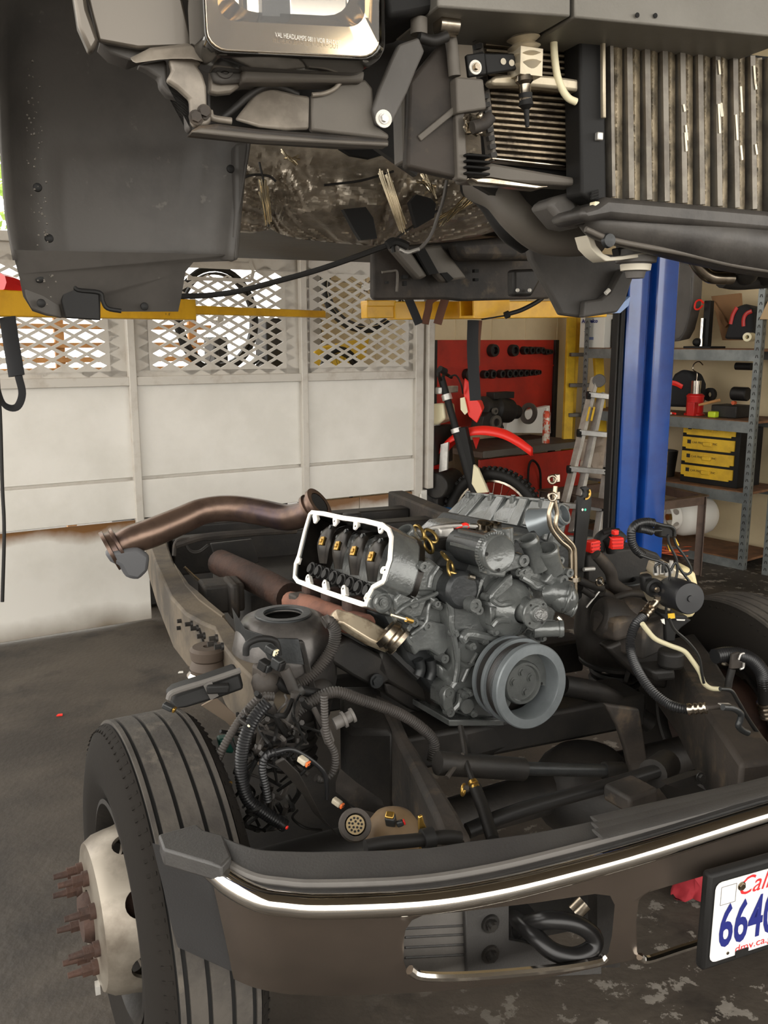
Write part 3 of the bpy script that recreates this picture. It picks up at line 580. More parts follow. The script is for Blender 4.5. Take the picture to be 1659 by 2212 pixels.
m = MB(); m.tube([K.px(972, 880, 0), K.px(945, 915, 0), K.px(920, 990, 0), K.px(925, 1060, 0)], .022, 8, 4); m.tube([K.px(972, 890, 0), K.px(925, 895, 0), K.px(880, 900, 0)], .024, 8, 4); build(m, 'bike_frame', m_alu, t)
m = MB(); m.box(K.at(*K.loc(K.px(930, 1060, 0))), (0, 0, 0), (.22, .22, .3)); m.cyl(K.px(940, 1050, -.14), K.y, .09, .28); m.box(K.at(*K.loc(K.px(950, 960, 0))), (0, 0, 0), (.06, .3, .26)); build(m, 'engine_block', m_dark, t, bev=.01)
m = MB(); q = [K.px(x, y, -.1) for x, y in ((952, 960), (968, 955), (965, 1015), (948, 1020))]; m.plate(q, K.y*.02); build(m, 'radiator_guard', m_alu, t)
t = thing('bike_stand', 'blue crate stand under the dirt bike behind the partition', 'stand', V((K.px(945, 1110, 0).x, K.px(945, 1110, 0).y, 0)))
b0 = K.loc(K.px(935, 1090, 0)); zf = -cw.z
m = MB(); m.box(K, (b0.x, 0, (b0.z+zf)/2), (.34, .3, b0.z-zf)); build(m, 'crate', M('blue crate', (36, 96, 150), .5), t, bev=.006)
# ---------------------------------------------------------------- lift
Q = Fr(16, PD(1400, 1000, 5.25)); Q.O.z = 0
t = thing('lift_post', 'tall blue steel post of the vehicle lift', 'lift post', Q(0, .15, 0))
def xq(px, y=0): return Q.loc(Q.px(px, 1000, y)).x
xl, xa, xb, xr = xq(1340), xq(1383), xq(1396), xq(1444)
pl = [(xl, .01), (xl+.012, 0), (xa-.012, 0), (xa, .012), (xa+.006, .07), (xb, .07), (xb+.004, .012), (xb+.014, 0), (xr-.012, 0), (xr, .012), (xr, .26), (xr-.012, .26), (xr-.012, .09), (xb-.01, .09), (xa-.015, .09), (xl+.012, .025), (xl+.012, .1), (xl, .1)]
m = MB(); m.plate([Q(x, y, 0) for x, y in pl], V((0, 0, 4.1))); build(m, 'column', m_blue, t, ang=50)
m = MB(); m.box(Q, (xl-.024, .06, 2.05), (.04, .07, 4.0)); m.box(Q, (xl-.028, .025, 1.95), (.018, .03, 3.8)); build(m, 'carriage_track', m_black, t, bev=.005)
m = MB(); m.tube([Q(xl-.012, .02, 0.05), Q(xl-.012, .02, 4)], .007, 6, 1); m.tube([Q(xl-.046, .02, 0.05), Q(xl-.046, .02, 4)], .006, 6, 1); build(m, 'lift_cable', m_dark, t)
m = MB(); m.box(Q, ((xl+xr)/2, .13, .008), (.5, .42, .016)); build(m, 'base_plate', m_blue, t, bev=.004)
zA = 1.695
t = thing('vehicle_lift_beam', 'yellow swing arm of the lift under the floor of the raised cab', 'lift arm', PD(1000, 690, 4.55))
a, b = PD(786, 672, 4.35), PD(1300, 668, 5.0); dr = (b-a).normalized(); up = V((0, 0, 1)); sd = dr.cross(up)
m = MB(); m.bar(lerp(a, b, .10), b, .09, .088); build(m, 'outer_arm', m_yellow, t, bev=.004)
m = MB(); m.bar(a, lerp(a, b, .3), .07, .07); m.bar(a+up*.035, a+up*.035+dr*.16, .08, .03); build(m, 'inner_arm', m_yellow, t, bev=.004)
a2, b2 = PD(1008, 664, 4.3), PD(1085, 660, 4.42); d2 = (b2-a2)
m = MB(); s2 = d2.normalized().cross(up)
for o, w, h in ((up*.045, .11, .01), (-up*.045, .11, .01), (s2*.05, .01, .09), (-s2*.05, .01, .09)): m.bar(a2+o, b2+o, w, h)
build(m, 'pad_sleeve', m_yellow, t)
m = MB(); m.bar(PD(965, 640, 4.28), PD(1090, 632, 4.4), .12, .03); m.bar(PD(990, 628, 4.3), PD(1088, 626, 4.4), .1, .03); build(m, 'pad_plate', m_yellow, t, bev=.004)
m = MB(); m.tube([PD(1180, 622, 4.3), PD(1170, 645, 4.28), PD(1130, 668, 4.26), PD(1100, 678, 4.25)], .011, 8, 5); m.tube([PD(1100, 678, 4.25), PD(1090, 682, 4.25)], .017, 8, 1); m.tube([PD(1090, 682, 4.25), PD(1040, 690, 4.25)], .004, 6, 1); build(m, 'brake_cable', m_rub, t)
t = thing('vehicle_lift_beam', 'yellow swing arm of the lift behind the dark fender liner', 'lift arm', PD(300, 690, 3.6))
a, b = PD(-120, 652, 2.75), PD(690, 679, 4.7); a = a+(a-b)*.42
lp2 = thing('lift_post', 'second blue lift post standing left of the raised cab', 'lift post', V((a.x-.15, a.y-.05, 0)))
m = MB(); m.plate([V((a.x-.15+x, a.y-.05+y, 0)) for x, y in ((-.14, -.12), (.14, -.12), (.14, -.09), (-.11, -.09), (-.11, .09), (.14, .09), (.14, .12), (-.14, .12))], V((0, 0, 4.1))); build(m, 'column', m_blue, lp2)
m = MB(); m.box(WO, (a.x-.13, a.y-.05, 1.72), (.16, .16, .5)); build(m, 'carriage', m_black, lp2, bev=.01)
m = MB(); m.bar(a, lerp(a, b, .66), .1, .085); build(m, 'outer_arm', m_yellow, t, bev=.004)
m = MB(); m.bar(lerp(a, b, .6), b, .08, .036); build(m, 'inner_arm', m_yellow, t, bev=.004)
m = MB(); m.tube([PD(0, 610, 2.9), PD(30, 618, 2.95), PD(60, 640, 3.0)], .03, 8, 3); build(m, 'red_wrap', m_red, t, label='red wrap')
def strap(pts, w, mat, name, label, flat):
    m = MB(); m.tube(pts, w, 8, 5, flat=flat); build(m, name, mat, None, label, 'strap')
strap([PD(1022, 692, 4.35), PD(1021, 760, 4.35), PD(1027, 865, 4.36)], .028, m_strap, 'webbing_strap', 'black webbing strap hanging from the right lift arm before the red board', V((1, 0, 0)))
strap([PD(1034, 692, 4.4), PD(1030, 740, 4.42), PD(1029, 790, 4.44)], .018, m_brstrap, 'webbing_strap', 'brown webbing strap end beside the black hanging strap', V((1, 0, 0)))
strap([PD(880, 640, 4.2), PD(893, 670, 4.2), PD(905, 700, 4.2)], .02, m_strap, 'tie_strap', 'black tie strap looped over the yellow lift arm', V((1, 0, .3)))
strap([PD(918, 700, 4.2), PD(925, 670, 4.2), PD(935, 645, 4.2), PD(1000, 625, 4.2), PD(1080, 600, 4.2)], .018, m_brstrap, 'tie_strap', 'brown tie strap running along the top of the right lift arm', V((1, 0, .3)))
strap([PD(945, 700, 4.18), PD(953, 672, 4.18), PD(962, 645, 4.2)], .02, m_brstrap, 'tie_strap', 'brown tie strap wrapped round the yellow lift arm', V((1, 0, .3)))
strap([PD(16, 685, 2.9), PD(24, 740, 2.9), PD(36, 812, 2.9)], .027, m_strap, 'webbing_strap', 'black webbing strap hanging from the left lift arm', V((1, 0, 0)))
strap([PD(40, 812, 2.9), PD(48, 850, 2.9), PD(38, 878, 2.9), PD(18, 880, 2.88), PD(2, 862, 2.86), PD(-15, 800, 2.85)], .012, m_strap, 'strap_loop', 'thin loop below the left hanging strap', V((1, .3, 0)))
m = MB(); m.tube([PD(-12, 700, 2.8), PD(0, 890, 2.8), PD(5, 1050, 2.8), PD(9, 1150, 2.8), PD(5, 1300, 2.82)], .006, 8, 6); build(m, 'hanging_cable', m_rub, None, 'thin black cable hanging at the left picture edge', 'cable')
# ================================================================ truck chassis
TY, TX, UP = T.y, T.x, V((0, 0, 1))
t = thing('truck_chassis', 'bare dark truck chassis with chrome bumper and front wheels below the raised cab', 'truck chassis', T(0, 1.2, 0)); CH = t
bp = sub_empty('front_bumper', CH)
rid = [T.loc(PZ(x, y, .78)) for x, y in ((455, 1862), (500, 1900), (560, 1930), (620, 1940), (700, 1945), (900, 1937), (1050, 1915), (1200, 1880), (1400, 1825), (1659, 1745))]
bot = [T.loc(PZ(x, y, .54)) for x, y in ((506, 2098), (550, 2116), (610, 2128), (660, 2132), (735, 2133), (900, 2126), (1040, 2115), (1190, 2093), (1390, 2052), (1640, 2000))]
inn = [T.loc(PZ(x, y, .80)) for x, y in ((478, 1802), (510, 1817), (560, 1832), (620, 1836), (700, 1837), (900, 1831), (1010, 1816), (1180, 1792), (1400, 1745), (1659, 1690))]
def mir(L): L = spl(L, 4); return L[:-1]+[V((-p.x, p.y, p.z)) for p in reversed(L)]
rid, bot, inn = mir(rid), mir(bot), mir(inn); N = len(rid)
def face(s, q):
    i = int(round(s*(N-1))); a, b = rid[i], bot[i]; p = lerp(a, b, q); return T(p.x, p.y-.016*math.sin(PI*q)-.012*(1-q)**6, p.z-.012)
m = MB(); m.grid(face, N-1, 14)
fc = build(m, 'chrome_face', m_dchrome, bp, solid=.006)
def cutv(px):
    a, b = [T.px(x, y, -.1) for x, y in px], [T.px(x, y, .33) for x, y in px]; n = len(px)
    return MB().add(a+b, [list(range(n)), list(range(2*n-1, n-1, -1))]+[(i, i+n, (i+1) % n+n, (i+1) % n) for i in range(n)])
h1 = ((872, 2075), (872, 2032), (876, 2008), (890, 1988), (915, 1977), (1000, 1969), (1150, 1951), (1285, 1931), (1318, 1935), (1328, 1955), (1322, 2020), (1314, 2058), (1298, 2076), (1200, 2092), (1050, 2105), (925, 2110), (890, 2104), (877, 2092))
h2 = ((1376, 2056), (1374, 1990), (1380, 1945), (1398, 1928), (1520, 1892), (1660, 1845), (1660, 1985), (1520, 2036), (1395, 2075), (1382, 2070))
cut(fc, cutv(h1)); cut(fc, cutv(h2))
m = MB(); m.tube([T.px(x, y, .055) for x, y in ((885, 2095), (905, 2107), (960, 2110), (1050, 2106), (1200, 2092), (1290, 2077), (1308, 2066))], .0075, 8, 4); m.tube([T.px(x, y, .05) for x, y in ((1382, 2066), (1398, 2073), (1460, 2053), (1520, 2034))], .007, 8, 4); build(m, 'opening_lip', m_chrome, bp, kind='stuff')
m = MB(); m.tube([T(p.x, p.y-.006, p.z-.006) for p in rid], .0185, 14, 1); build(m, 'chrome_ridge', m_chrome, bp)
m = MB(); m.slab([T(p.x, p.y+.012, p.z+.004) for p in rid], [T(p.x, p.y, p.z) for p in inn], V((0, 0, -.03))); build(m, 'step_pad', m_pad, bp, bev=.006)
m = MB(); m.tube([T(p.x*.998, p.y+.03, p.z+.007) for p in rid[3:-3]], .008, 8, 1); build(m, 'pad_lip', m_grey, bp)
i0 = [i for i in range(N) if rid[i].x > -.40]; i0 = [i for i in i0 if rid[i].x < .42]
for f in (.36, .6, .84):
    m = MB(); m.tube([T(lerp(rid[i], inn[i], f).x, lerp(rid[i], inn[i], f).y, .805) for i in i0], .0165, 10, 1, flat=TY); build(m, 'tread_rib', m_pad, bp)
for sx in (1, -1):
    def mm(p): q = T.loc(p); return T(q.x*sx, q.y, q.z)
    m = MB(); m.plate([mm(PZ(x, y, .806)) for x, y in ((341, 1802), (424, 1779), (440, 1792), (482, 1803), (500, 1850), (478, 1872), (455, 1864), (352, 1834))], V((0, 0, -.03))); c_ = build(m, 'corner_cap', m_pad, bp, bev=.004)
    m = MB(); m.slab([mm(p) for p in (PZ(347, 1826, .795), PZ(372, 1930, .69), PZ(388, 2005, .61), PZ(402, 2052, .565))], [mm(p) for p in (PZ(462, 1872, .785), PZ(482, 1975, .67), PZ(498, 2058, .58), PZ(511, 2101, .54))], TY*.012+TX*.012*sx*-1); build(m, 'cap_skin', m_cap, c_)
m = MB(); m.plate([T.px(x, y, .17) for x, y in ((850, 1985), (1013, 1960), (1013, 2110), (850, 2125))], TY*.02); g_ = build(m, 'filler_panel', m_grey, bp)
m = MB()
for y in (2003, 2022, 2044, 2066): m.tube([T.px(875, y+3, .169), T.px(1010, y-4, .169)], .0022, 6, 1)
build(m, 'groove', m_pad, g_, kind='stuff')
m = MB(); m.plate([T.px(x, y, .155) for x, y in ((1005, 1962), (1100, 1945), (1100, 2032), (1135, 2038), (1200, 2062), (1300, 2060), (1300, 2105), (1010, 2120))], TY*.012); bk = build(m, 'hook_bracket', m_pad, bp, bev=.002)
for y in (1994, 2060):
    m = MB(); m.cyl(T.px(1058, y, .155), -TY, .017, .004, 20); m.bolt(T.px(1058, y, .152), -TY, .011, .012); m.cyl(T.px(1060, y+2, .14), -TY, .006, .012, 10); build(m, 'bolt', m_dark, bk)
m = MB(); hk = [T.px(x, y, v) for x, y, v in ((1105, 2015, .19), (1135, 1998, .15), (1185, 1988, .11), (1245, 1996, .09), (1282, 2022, .08), (1278, 2050, .075), (1240, 2066, .075), (1195, 2056, .085), (1160, 2026, .11), (1130, 1998, .15), (1110, 1985, .19))]
m.tube(hk, .0155, 14, 5); m.box(T.at(*T.loc(T.px(1120, 2000, .19))), (0, 0, 0), (.06, .05, .05)); build(m, 'tow_hook', M('black glossy steel', (34, 33, 33), .3, .4), bp)
m = MB(); m.plate([T.px(x, y, .2) for x, y in ((1290, 1930), (1340, 1920), (1340, 2090), (1290, 2090))], TY*.03); m.plate([T.px(x, y, .3) for x, y in ((1090, 1945), (1290, 1920), (1290, 2000), (1090, 2040))], TY*.02); build(m, 'bumper_bracket', m_dark, bp)
m = MB(); m.tube([T.px(1240, 1972, .2), T.px(1262, 1950, .2)], .016, 12, 1); build(m, 'spacer', m_steel, bp)
# ---- licence plate
lp = thing('license_plate', 'white licence plate with navy digits in a black frame at the right picture edge', 'license plate', T(-.03, -.02, .56))
p0 = T.px(1546, 1908, -.035); p1 = T.px(1531, 2080, -.028); pw = .305; ydir = (p0-p1).normalized(); hgt = (p0-p1).length; xdir = TX.copy()
nrm = xdir.cross(ydir).normalized()
def lpp(x, y, h=0): return p1+xdir*x+ydir*y+nrm*h
m = MB(); f = .012; q = [lpp(-f, -f-.004), lpp(pw+f, -f-.004), lpp(pw+f, hgt+f+.004), lpp(-f, hgt+f+.004)]
m.plate([a-nrm*.001 for a in q], -nrm*.02); build(m, 'plate_frame', m_black, lp, bev=.006)
m = MB(); m.plate([lpp(cx+.013*math.cos(rad(a)), cy+.013*math.sin(rad(a)), .0005) for cx, cy, a0 in ((pw-.013, hgt-.013, 0), (.013, hgt-.013, 90), (.013, .013, 180), (pw-.013, .013, 270)) for a in (a0, a0+30, a0+60, a0+90)], nrm*.0012); build(m, 'plate_sheet', M('plate white', (232, 230, 228), .35), lp)
m = MB(); m.plate([lpp(.055, -.004, .0018), lpp(.083, -.004, .0018), lpp(.083, .009, .0018), lpp(.055, .009, .0018)], nrm*.002); build(m, 'frame_tab', m_black, lp)
m = MB(); m.mat(0); textmesh(m, '6640', lpp(.013, .028, .002), xdir, ydir, .116, .0006, bold=.0022, sx=.56); build(m, 'digits', m_navy, lp, fix=False)
m = MB(); textmesh(m, 'California', lpp(.046, hgt-.036, .002), xdir, ydir, .05, .0006, shear=.35, sx=.9); textmesh(m, 'dmv.ca.gov', lpp(.053, .006, .002), xdir, ydir, .021, .0006, sx=1.15); build(m, 'red_lettering', m_rink, lp, fix=False)
m = MB(); m.bolt(lpp(.055, hgt-.018, .002), nrm, .006, .004); m.cyl(lpp(.038, .01, .002), nrm, .003, .001, 10); build(m, 'screw', m_steel, lp, kind='stuff')
m = MB()
for a, b in (((.012, hgt-.01), (.044, hgt-.01)), ((.012, hgt-.045), (.044, hgt-.045)), ((.012, hgt-.01), (.012, hgt-.045)), ((.044, hgt-.01), (.044, hgt-.045))): m.bar(lpp(*a, .002), lpp(*b, .002), .0008, .0004, nrm)
build(m, 'sticker_box', m_cabgrey, lp, kind='stuff')
# ---- wheels
def wheel(sx, c, steer, lab):
    w = sub_empty('front_wheel', CH); f = T.at(*c, yaw=steer); ax = f.x*sx; o = f.O; R = .395; hw = .105    # ax points outboard
    m = MB(); pr = [(-hw+.02, .225), (-hw-.006, .27), (-hw-.01, .31), (-hw+.002, .355), (-hw+.016, .38), (-hw+.028, R-.006)]
    gs = (-.062, -.022, .022, .062)
    pr2 = [(-hw+.034, R-.003)]
    m.lathe(o, ax, pr+pr2+[(hw-.034, R-.003)]+[(-d, r) for d, r in reversed(pr)], 72); ty = build(m, 'tyre', m_groove, w)
    edges = [-hw+.03]+[e for g in gs for e in (g-.0045, g+.0045)]+[hw-.03]
    for i in range(0, len(edges), 2):
        a, b = edges[i], edges[i+1]; m = MB(); jag = [random.uniform(-.0012, .0012) for _ in range(144)]
        m.lathe(o, ax, [(a, R-.006), (a, R+.004), (b, R+.004), (b, R-.006)], 90); build(m, 'tread_rib', m_tyre, ty)
    m = MB()
    for s_ in (1, -1):
        m.lathe(o, ax, [(s_*(hw-.026), R-.003), (s_*(hw-.012), .384), (s_*(hw+.001), .357), (s_*(hw+.0125), .31), (s_*(hw+.0085), .27), (s_*(hw-.018), .224)], 72)
    build(m, 'sidewall', m_side, ty, kind='stuff')
    m = MB()
    for s_ in (1, -1):
        for i in range(90):
            a = 2*PI*i/90; d = f.y*math.cos(a)+f.z*math.sin(a); p = o+ax*s_*(hw-.022)+d*.389; m.bar(p, p+ax*s_*.016-d*.012, .007, .003, d)
    build(m, 'shoulder_nub', m_side, ty, kind='stuff')
    m = MB(); m.lathe(o, ax, [(hw-.02, .226), (hw-.002, .232), (hw-.0, .222), (hw-.03, .21), (-hw+.03, .205), (-hw, .222), (-hw-.002, .232), (-hw+.02, .226)], 60); rim = build(m, 'rim_barrel', m_dark, w)
    m = MB(); m.lathe(o, ax, [(hw-.065, .215), (hw-.06, .2), (hw-.045, .182), (hw-.01, .171), (hw+.03, .163), (hw+.05, .15), (hw+.056, .125), (hw+.056, .055), (hw+.02, .05), (hw+.048, .05), (hw+.048, .12), (hw+.042, .143), (hw+.024, .155), (hw-.012, .163), (hw-.05, .174), (hw-.065, .19)], 72)
    dk = build(m, 'wheel_disc', M('worn silver wheel paint', (140, 132, 120), .42, .5, col2=(104, 95, 84), sc=7, bump=.03, bsc=30), w)
    k = MB()
    for i in range(8):
        a = 2*PI*i/8+.2; d = f.y*math.cos(a)+f.z*math.sin(a); k.cyl(o+ax*(hw-.028)+d*.14, (d+ax*.2).normalized(), .03, .08, 20)
    cut(dk, k)
    m = MB(); m.lathe(o, ax, [(-.02, 0), (-.02, .12), (hw+.02, .1), (hw+.03, .052), (hw+.062, .052), (hw+.075, .045), (hw+.075, 0)], 32); build(m, 'hub', m_rust, w)
    for i in range(8):
        a = 2*PI*i/8+.1; d = f.y*math.cos(a)+f.z*math.sin(a); p = o+ax*(hw+.056)+d*.098
        m = MB(); m.cyl(p, ax, .016, .012, 16); m.cyl(p+ax*.012, ax, .013, .02, 6); m.cyl(p+ax*.03, ax, .008, .03, 12, .006); build(m, 'lug_nut', m_rust, w)
    m = MB(); p = o+ax*(hw+.058)-f.z*.135+f.y*-.05; m.box(Fr(22, p), (0, 0, 0), (.01, .02, .02)); build(m, 'balance_weight', m_alu, w)
    m = MB(); m.lathe(o, ax, [(-.13, 0), (-.13, .16), (-.05, .17), (-.05, 0)], 32); build(m, 'brake_rotor', m_rust, w)
wheel(-1, (-.97, .76, .395), 6.5, '')
wheel(1, (.88, 1.02, .4), 6.5, '')
# ---- frame
def L2(pts, z): return [PZ(x, y, z) for x, y in pts]
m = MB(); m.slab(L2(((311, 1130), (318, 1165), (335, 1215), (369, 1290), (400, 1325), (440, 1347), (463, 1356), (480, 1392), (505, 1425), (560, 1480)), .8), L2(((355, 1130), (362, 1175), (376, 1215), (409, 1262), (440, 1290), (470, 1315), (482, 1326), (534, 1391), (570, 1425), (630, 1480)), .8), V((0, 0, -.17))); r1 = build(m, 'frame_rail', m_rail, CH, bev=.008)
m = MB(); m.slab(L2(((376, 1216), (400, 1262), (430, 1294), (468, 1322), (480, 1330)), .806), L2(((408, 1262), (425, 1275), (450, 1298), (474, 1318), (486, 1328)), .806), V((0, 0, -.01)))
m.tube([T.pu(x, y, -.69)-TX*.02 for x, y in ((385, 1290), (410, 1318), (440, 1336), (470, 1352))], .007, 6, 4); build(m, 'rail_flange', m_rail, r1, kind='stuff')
lo = T.loc(PZ(420, 1370, .72)).x
for x, y in ((383, 1357), (401, 1349), (413, 1358), (384, 1342), (427, 1375), (453, 1380), (450, 1392), (465, 1398)):
    m = MB(); p = T.pu(x, y, lo-.045); m.bolt(p+TX*.02, -TX, .007, .022); build(m, 'rivet_bolt', m_dark, r1)
m = MB()
for a, b in (((369, 1290), (383, 1380)), ((430, 1360), (446, 1410))): m.bar(T.pu(*a, lo-.02), T.pu(*b, lo-.02), .012, .006, TX)
build(m, 'rail_strap', m_dark, r1, kind='stuff')
m = MB(); m.slab(L2(((800, 1490), (835, 1555), (890, 1660), (937, 1758), (958, 1815)), .66), L2(((850, 1515), (885, 1592), (945, 1682), (993, 1758), (1020, 1808)), .66), V((0, 0, -.2))); build(m, 'frame_horn', m_frame, CH, bev=.012)
m = MB(); m.plate([PZ(735, 1480, .66), PZ(810, 1480, .66), PZ(850, 1580, .66), PZ(760, 1580, .62), PZ(735, 1560, .62)], V((0, 0, -.22))); build(m, 'crush_horn', m_dark, CH, bev=.012)
hr = [T.loc(p) for p in L2(((1420, 1385), (1470, 1445), (1530, 1545), (1600, 1650)), .68)]; hl = [T.loc(p) for p in L2(((1500, 1365), (1550, 1430), (1610, 1530), (1690, 1640)), .68)]
m = MB(); m.slab([T(*p) for p in hr], [T(*p) for p in hl], V((0, 0, -.2))); build(m, 'frame_horn', m_frame, CH, bev=.012)
m = MB(); m.slab([T(.60, v, .80) for v in (1.1, 2, 3.3)], [T(.69, v, .80) for v in (1.1, 2, 3.3)], V((0, 0, -.17))); build(m, 'frame_rail', m_frame, CH, bev=.01)
for v, z, h in ((1.5, .50, .12), (2.75, .68, .16), (3.05, .70, .12)):
    m = MB(); m.box(T, (-.02, v, z), (1.24, .1, h)); build(m, 'cross_member', m_dark, CH, bev=.01)
m = MB(); m.box(T, (-.05, 2.55, .5), (.8, .6, .3)); build(m, 'fuel_tank', m_dark, CH, bev=.04)  # dark block added to make a dark background between the rails
m = MB(); m.plate([T.px(x, y, 2.3) for x, y in ((455, 1175), (545, 1165), (560, 1215), (545, 1220), (470, 1222))], TY*.02); pl = build(m, 'mount_plate', m_dark, CH, bev=.004)
m = MB(); m.tube([T.px(475, 1215, 2.2), T.px(560, 1255, 1.9), T.px(625, 1290, 1.7)], .05, 18, 4); build(m, 'drive_shaft', m_rust, CH)
m = MB(); m.box(T.at(*T.loc(T.px(478, 1285, 1.9))), (0, 0, 0), (.14, .12, .1)); m.box(T.at(*T.loc(T.px(500, 1290, 1.85))), (0, 0, 0), (.03, .14, .12)); build(m, 'body_bracket', m_frame, CH, bev=.01)
# brake and fuel lines along the rail
for pts, r, mt in ((((380, 1178), (440, 1160), (530, 1152), (640, 1145)), .014, m_frame), (((376, 1200), (380, 1172), (400, 1165), (460, 1163), (560, 1150), (640, 1148)), .008, m_frame), (((398, 1225), (425, 1250), (455, 1272)), .006, m_steel), (((395, 1165), (410, 1190), (430, 1192), (450, 1178)), .007, m_dark)):
    m = MB(); m.tube([T.px(x, y, 2.25) for x, y in pts], r, 8, 4); build(m, 'fluid_line', mt, CH)
# spring towers
def tower(c, mirror=1):
    st = sub_empty('spring_tower', CH)
    m = MB(); m.lathe(c, UP, [(0, .052), (.004, .056), (.006, .085), (-.004, .105), (-.03, .122), (-.09, .135), (-.17, .137), (-.25, .12)], 40, x=TX); build(m, 'tower_shell', M('scuffed dark steel', (88, 84, 81), .36, .5, col2=(60, 57, 55), sc=7, bump=.1, bsc=50), st, solid=.006)
    m = MB(); m.ring(c+UP*.004, UP, .05, .075, .01, 36); build(m, 'top_ring', m_engd, st, bev=.003)
    f = T.at(*T.loc(c))
    m = MB(); m.slab([f(-.13*mirror, .02, .035), f(-.115*mirror, -.06, .0), f(-.06*mirror, -.125, -.01), f(.0, -.14, -.015)], [f(-.12*mirror, .02, -.05), f(-.11*mirror, -.07, -.06), f(-.05*mirror, -.135, -.07), f(.01*mirror, -.15, -.08)], TY*.008); build(m, 'flared_lip', m_engd, st, bev=.003)
    m = MB(); m.plate([f(.0, -.142, -.02), f(.012, -.15, -.02), f(.07*mirror, -.155, -.28), f(.045*mirror, -.15, -.28)], TY*.02); build(m, 'edge_flange', m_dark, st, bev=.003)
    m = MB(); m.ball(f(.055*mirror, -.13, -.16), .035, sc=(1.1, .8, .8), fr=f); build(m, 'pressed_boss', m_frame, st)
    m = MB(); m.lathe(c-UP*.25, UP, [(0, .11), (-.01, .12), (-.02, .12)], 32)
    hx = []
    for i in range(90):
        a = i*.35; hx.append(c-UP*(.26+.0016*i)+TX*math.cos(a)*.075+TY*math.sin(a)*.075)
    m.tube(hx, .011, 6, 1); build(m, 'coil_spring', m_dark, st, kind='stuff')
tower(T.px(612, 1334, 1.12)); tc2 = T.loc(T.px(612, 1334, 1.12)); tower(T(.58, 1.25, tc2.z-.06), -1)
# body mounts
c = T.px(450, 1440, 1.22)
bm_ = sub_empty('body_mount', CH)
m = MB(); m.lathe(c, UP, [(-.01, .0), (-.01, .045), (.0, .05), (.012, .045), (.02, .04), (.026, .046), (.05, .048), (.058, .04), (.058, .012), (.04, .01), (.04, 0)], 28); build(m, 'rubber_bush', M('dusty brown rubber', (74, 62, 52), .7, bump=.1), bm_)
m = MB(); m.lathe(c-UP*.03, UP, [(0, .0), (0, .05), (.01, .058), (.02, .05), (.02, 0)], 28); build(m, 'washer', m_chrome, bm_)
m = MB(); m.bar(c-UP*.04-TX*.02, c-UP*.05+TX*.12+TY*.05, .12, .02); build(m, 'mount_arm', m_frame, bm_, bev=.004)
# steering and axle
m = MB(); m.tube([T(-.8, .82, .36), T(-.3, .85, .36), T(.1, .86, .38), T(.8, .95, .36)], [.05, .055, .06, .05], 16, 4); m.ball(T(.2, .86, .36), .15, 20, (1, 1, .9), T); build(m, 'axle', m_dark, CH)
def two(v, pts, r, n, nm, mt, par=None, k=4, **kw):
    m = MB(); m.tube([T.px(p[0], p[1], p[2] if len(p) > 2 else v) for p in pts], r, n, k, **kw); return build(m, nm, mt, par or CH)
two(.62, ((945, 1648), (1130, 1662)), .027, 18, 'steering_damper', m_dark, k=1)
two(.62, ((1125, 1660), (1310, 1665)), .016, 14, 'damper_rod', m_engd, k=1)
two(.62, ((1305, 1665), (1345, 1665)), .022, 14, 'damper_end', m_dark, k=1)
two(.5, ((1010, 1795), (1100, 1758), (1220, 1722), (1330, 1692), (1420, 1665)), .017, 14, 'tie_rod', M('black painted rod', (32, 31, 30), .4))
two(.5, ((1410, 1672, .5), (1440, 1650, .55)), .035, 16, 'tie_rod_end', m_dark, k=1)
m = MB(); m.plate([T.px(x, y, .75) for x, y in ((1308, 1522), (1382, 1532), (1392, 1590), (1405, 1690), (1370, 1702), (1352, 1620), (1335, 1570))], TY*.02); build(m, 'track_bar_bracket', m_frame, CH, bev=.006)
m = MB(); m.box(T.at(*T.loc(T.px(1362, 1715, .42)), yaw=10), (0, 0, 0), (.09, .08, .04)); build(m, 'stop_block', m_frame, CH, bev=.008)
m = MB(); m.plate([T.px(x, y, .32) for x, y in ((1440, 1695), (1500, 1675), (1524, 1672), (1524, 1690), (1470, 1705))], TY*.02); m.bolt(T.px(1512, 1677, .315), -TY, .008, .01); build(m, 'bracket_tab', m_dark, CH)
m = MB(); m.plate([T.px(x, y, .45) for x, y in ((735, 1660), (770, 1690), (825, 1728), (830, 1742), (770, 1725), (725, 1690))], V((0, 0, -.02))); build(m, 'skid_plate', m_frame, CH)
# steering gear and tower clutter on the driver side
sg = sub_empty('steering_gear', CH)
m = MB(); m.lathe(T.px(1290, 1330, 1.0), (TX*.9-TY*.2-UP*.25).normalized(), [(0, 0), (0, .05), (.02, .062), (.1, .06), (.12, .045), (.2, .045), (.22, .03), (.22, 0)], 20); m.box(T.at(*T.loc(T.px(1385, 1370, .95)), yaw=20), (0, 0, 0), (.13, .1, .1)); build(m, 'gear_housing', m_frame, sg, bev=.008)
m = MB(); m.plate([T.px(x, y, .95) for x, y in ((1310, 1400), (1420, 1350), (1450, 1440), (1440, 1490), (1400, 1480), (1350, 1440))], TY*.05); m.cyl(T.px(1448, 1440, .8), UP, .036, .05, 20); m.plate([T.px(x, y, .78) for x, y in ((1410, 1450), (1460, 1445), (1462, 1470), (1418, 1475))], TY*.08); build(m, 'gear_bracket', m_dark, sg, bev=.01)
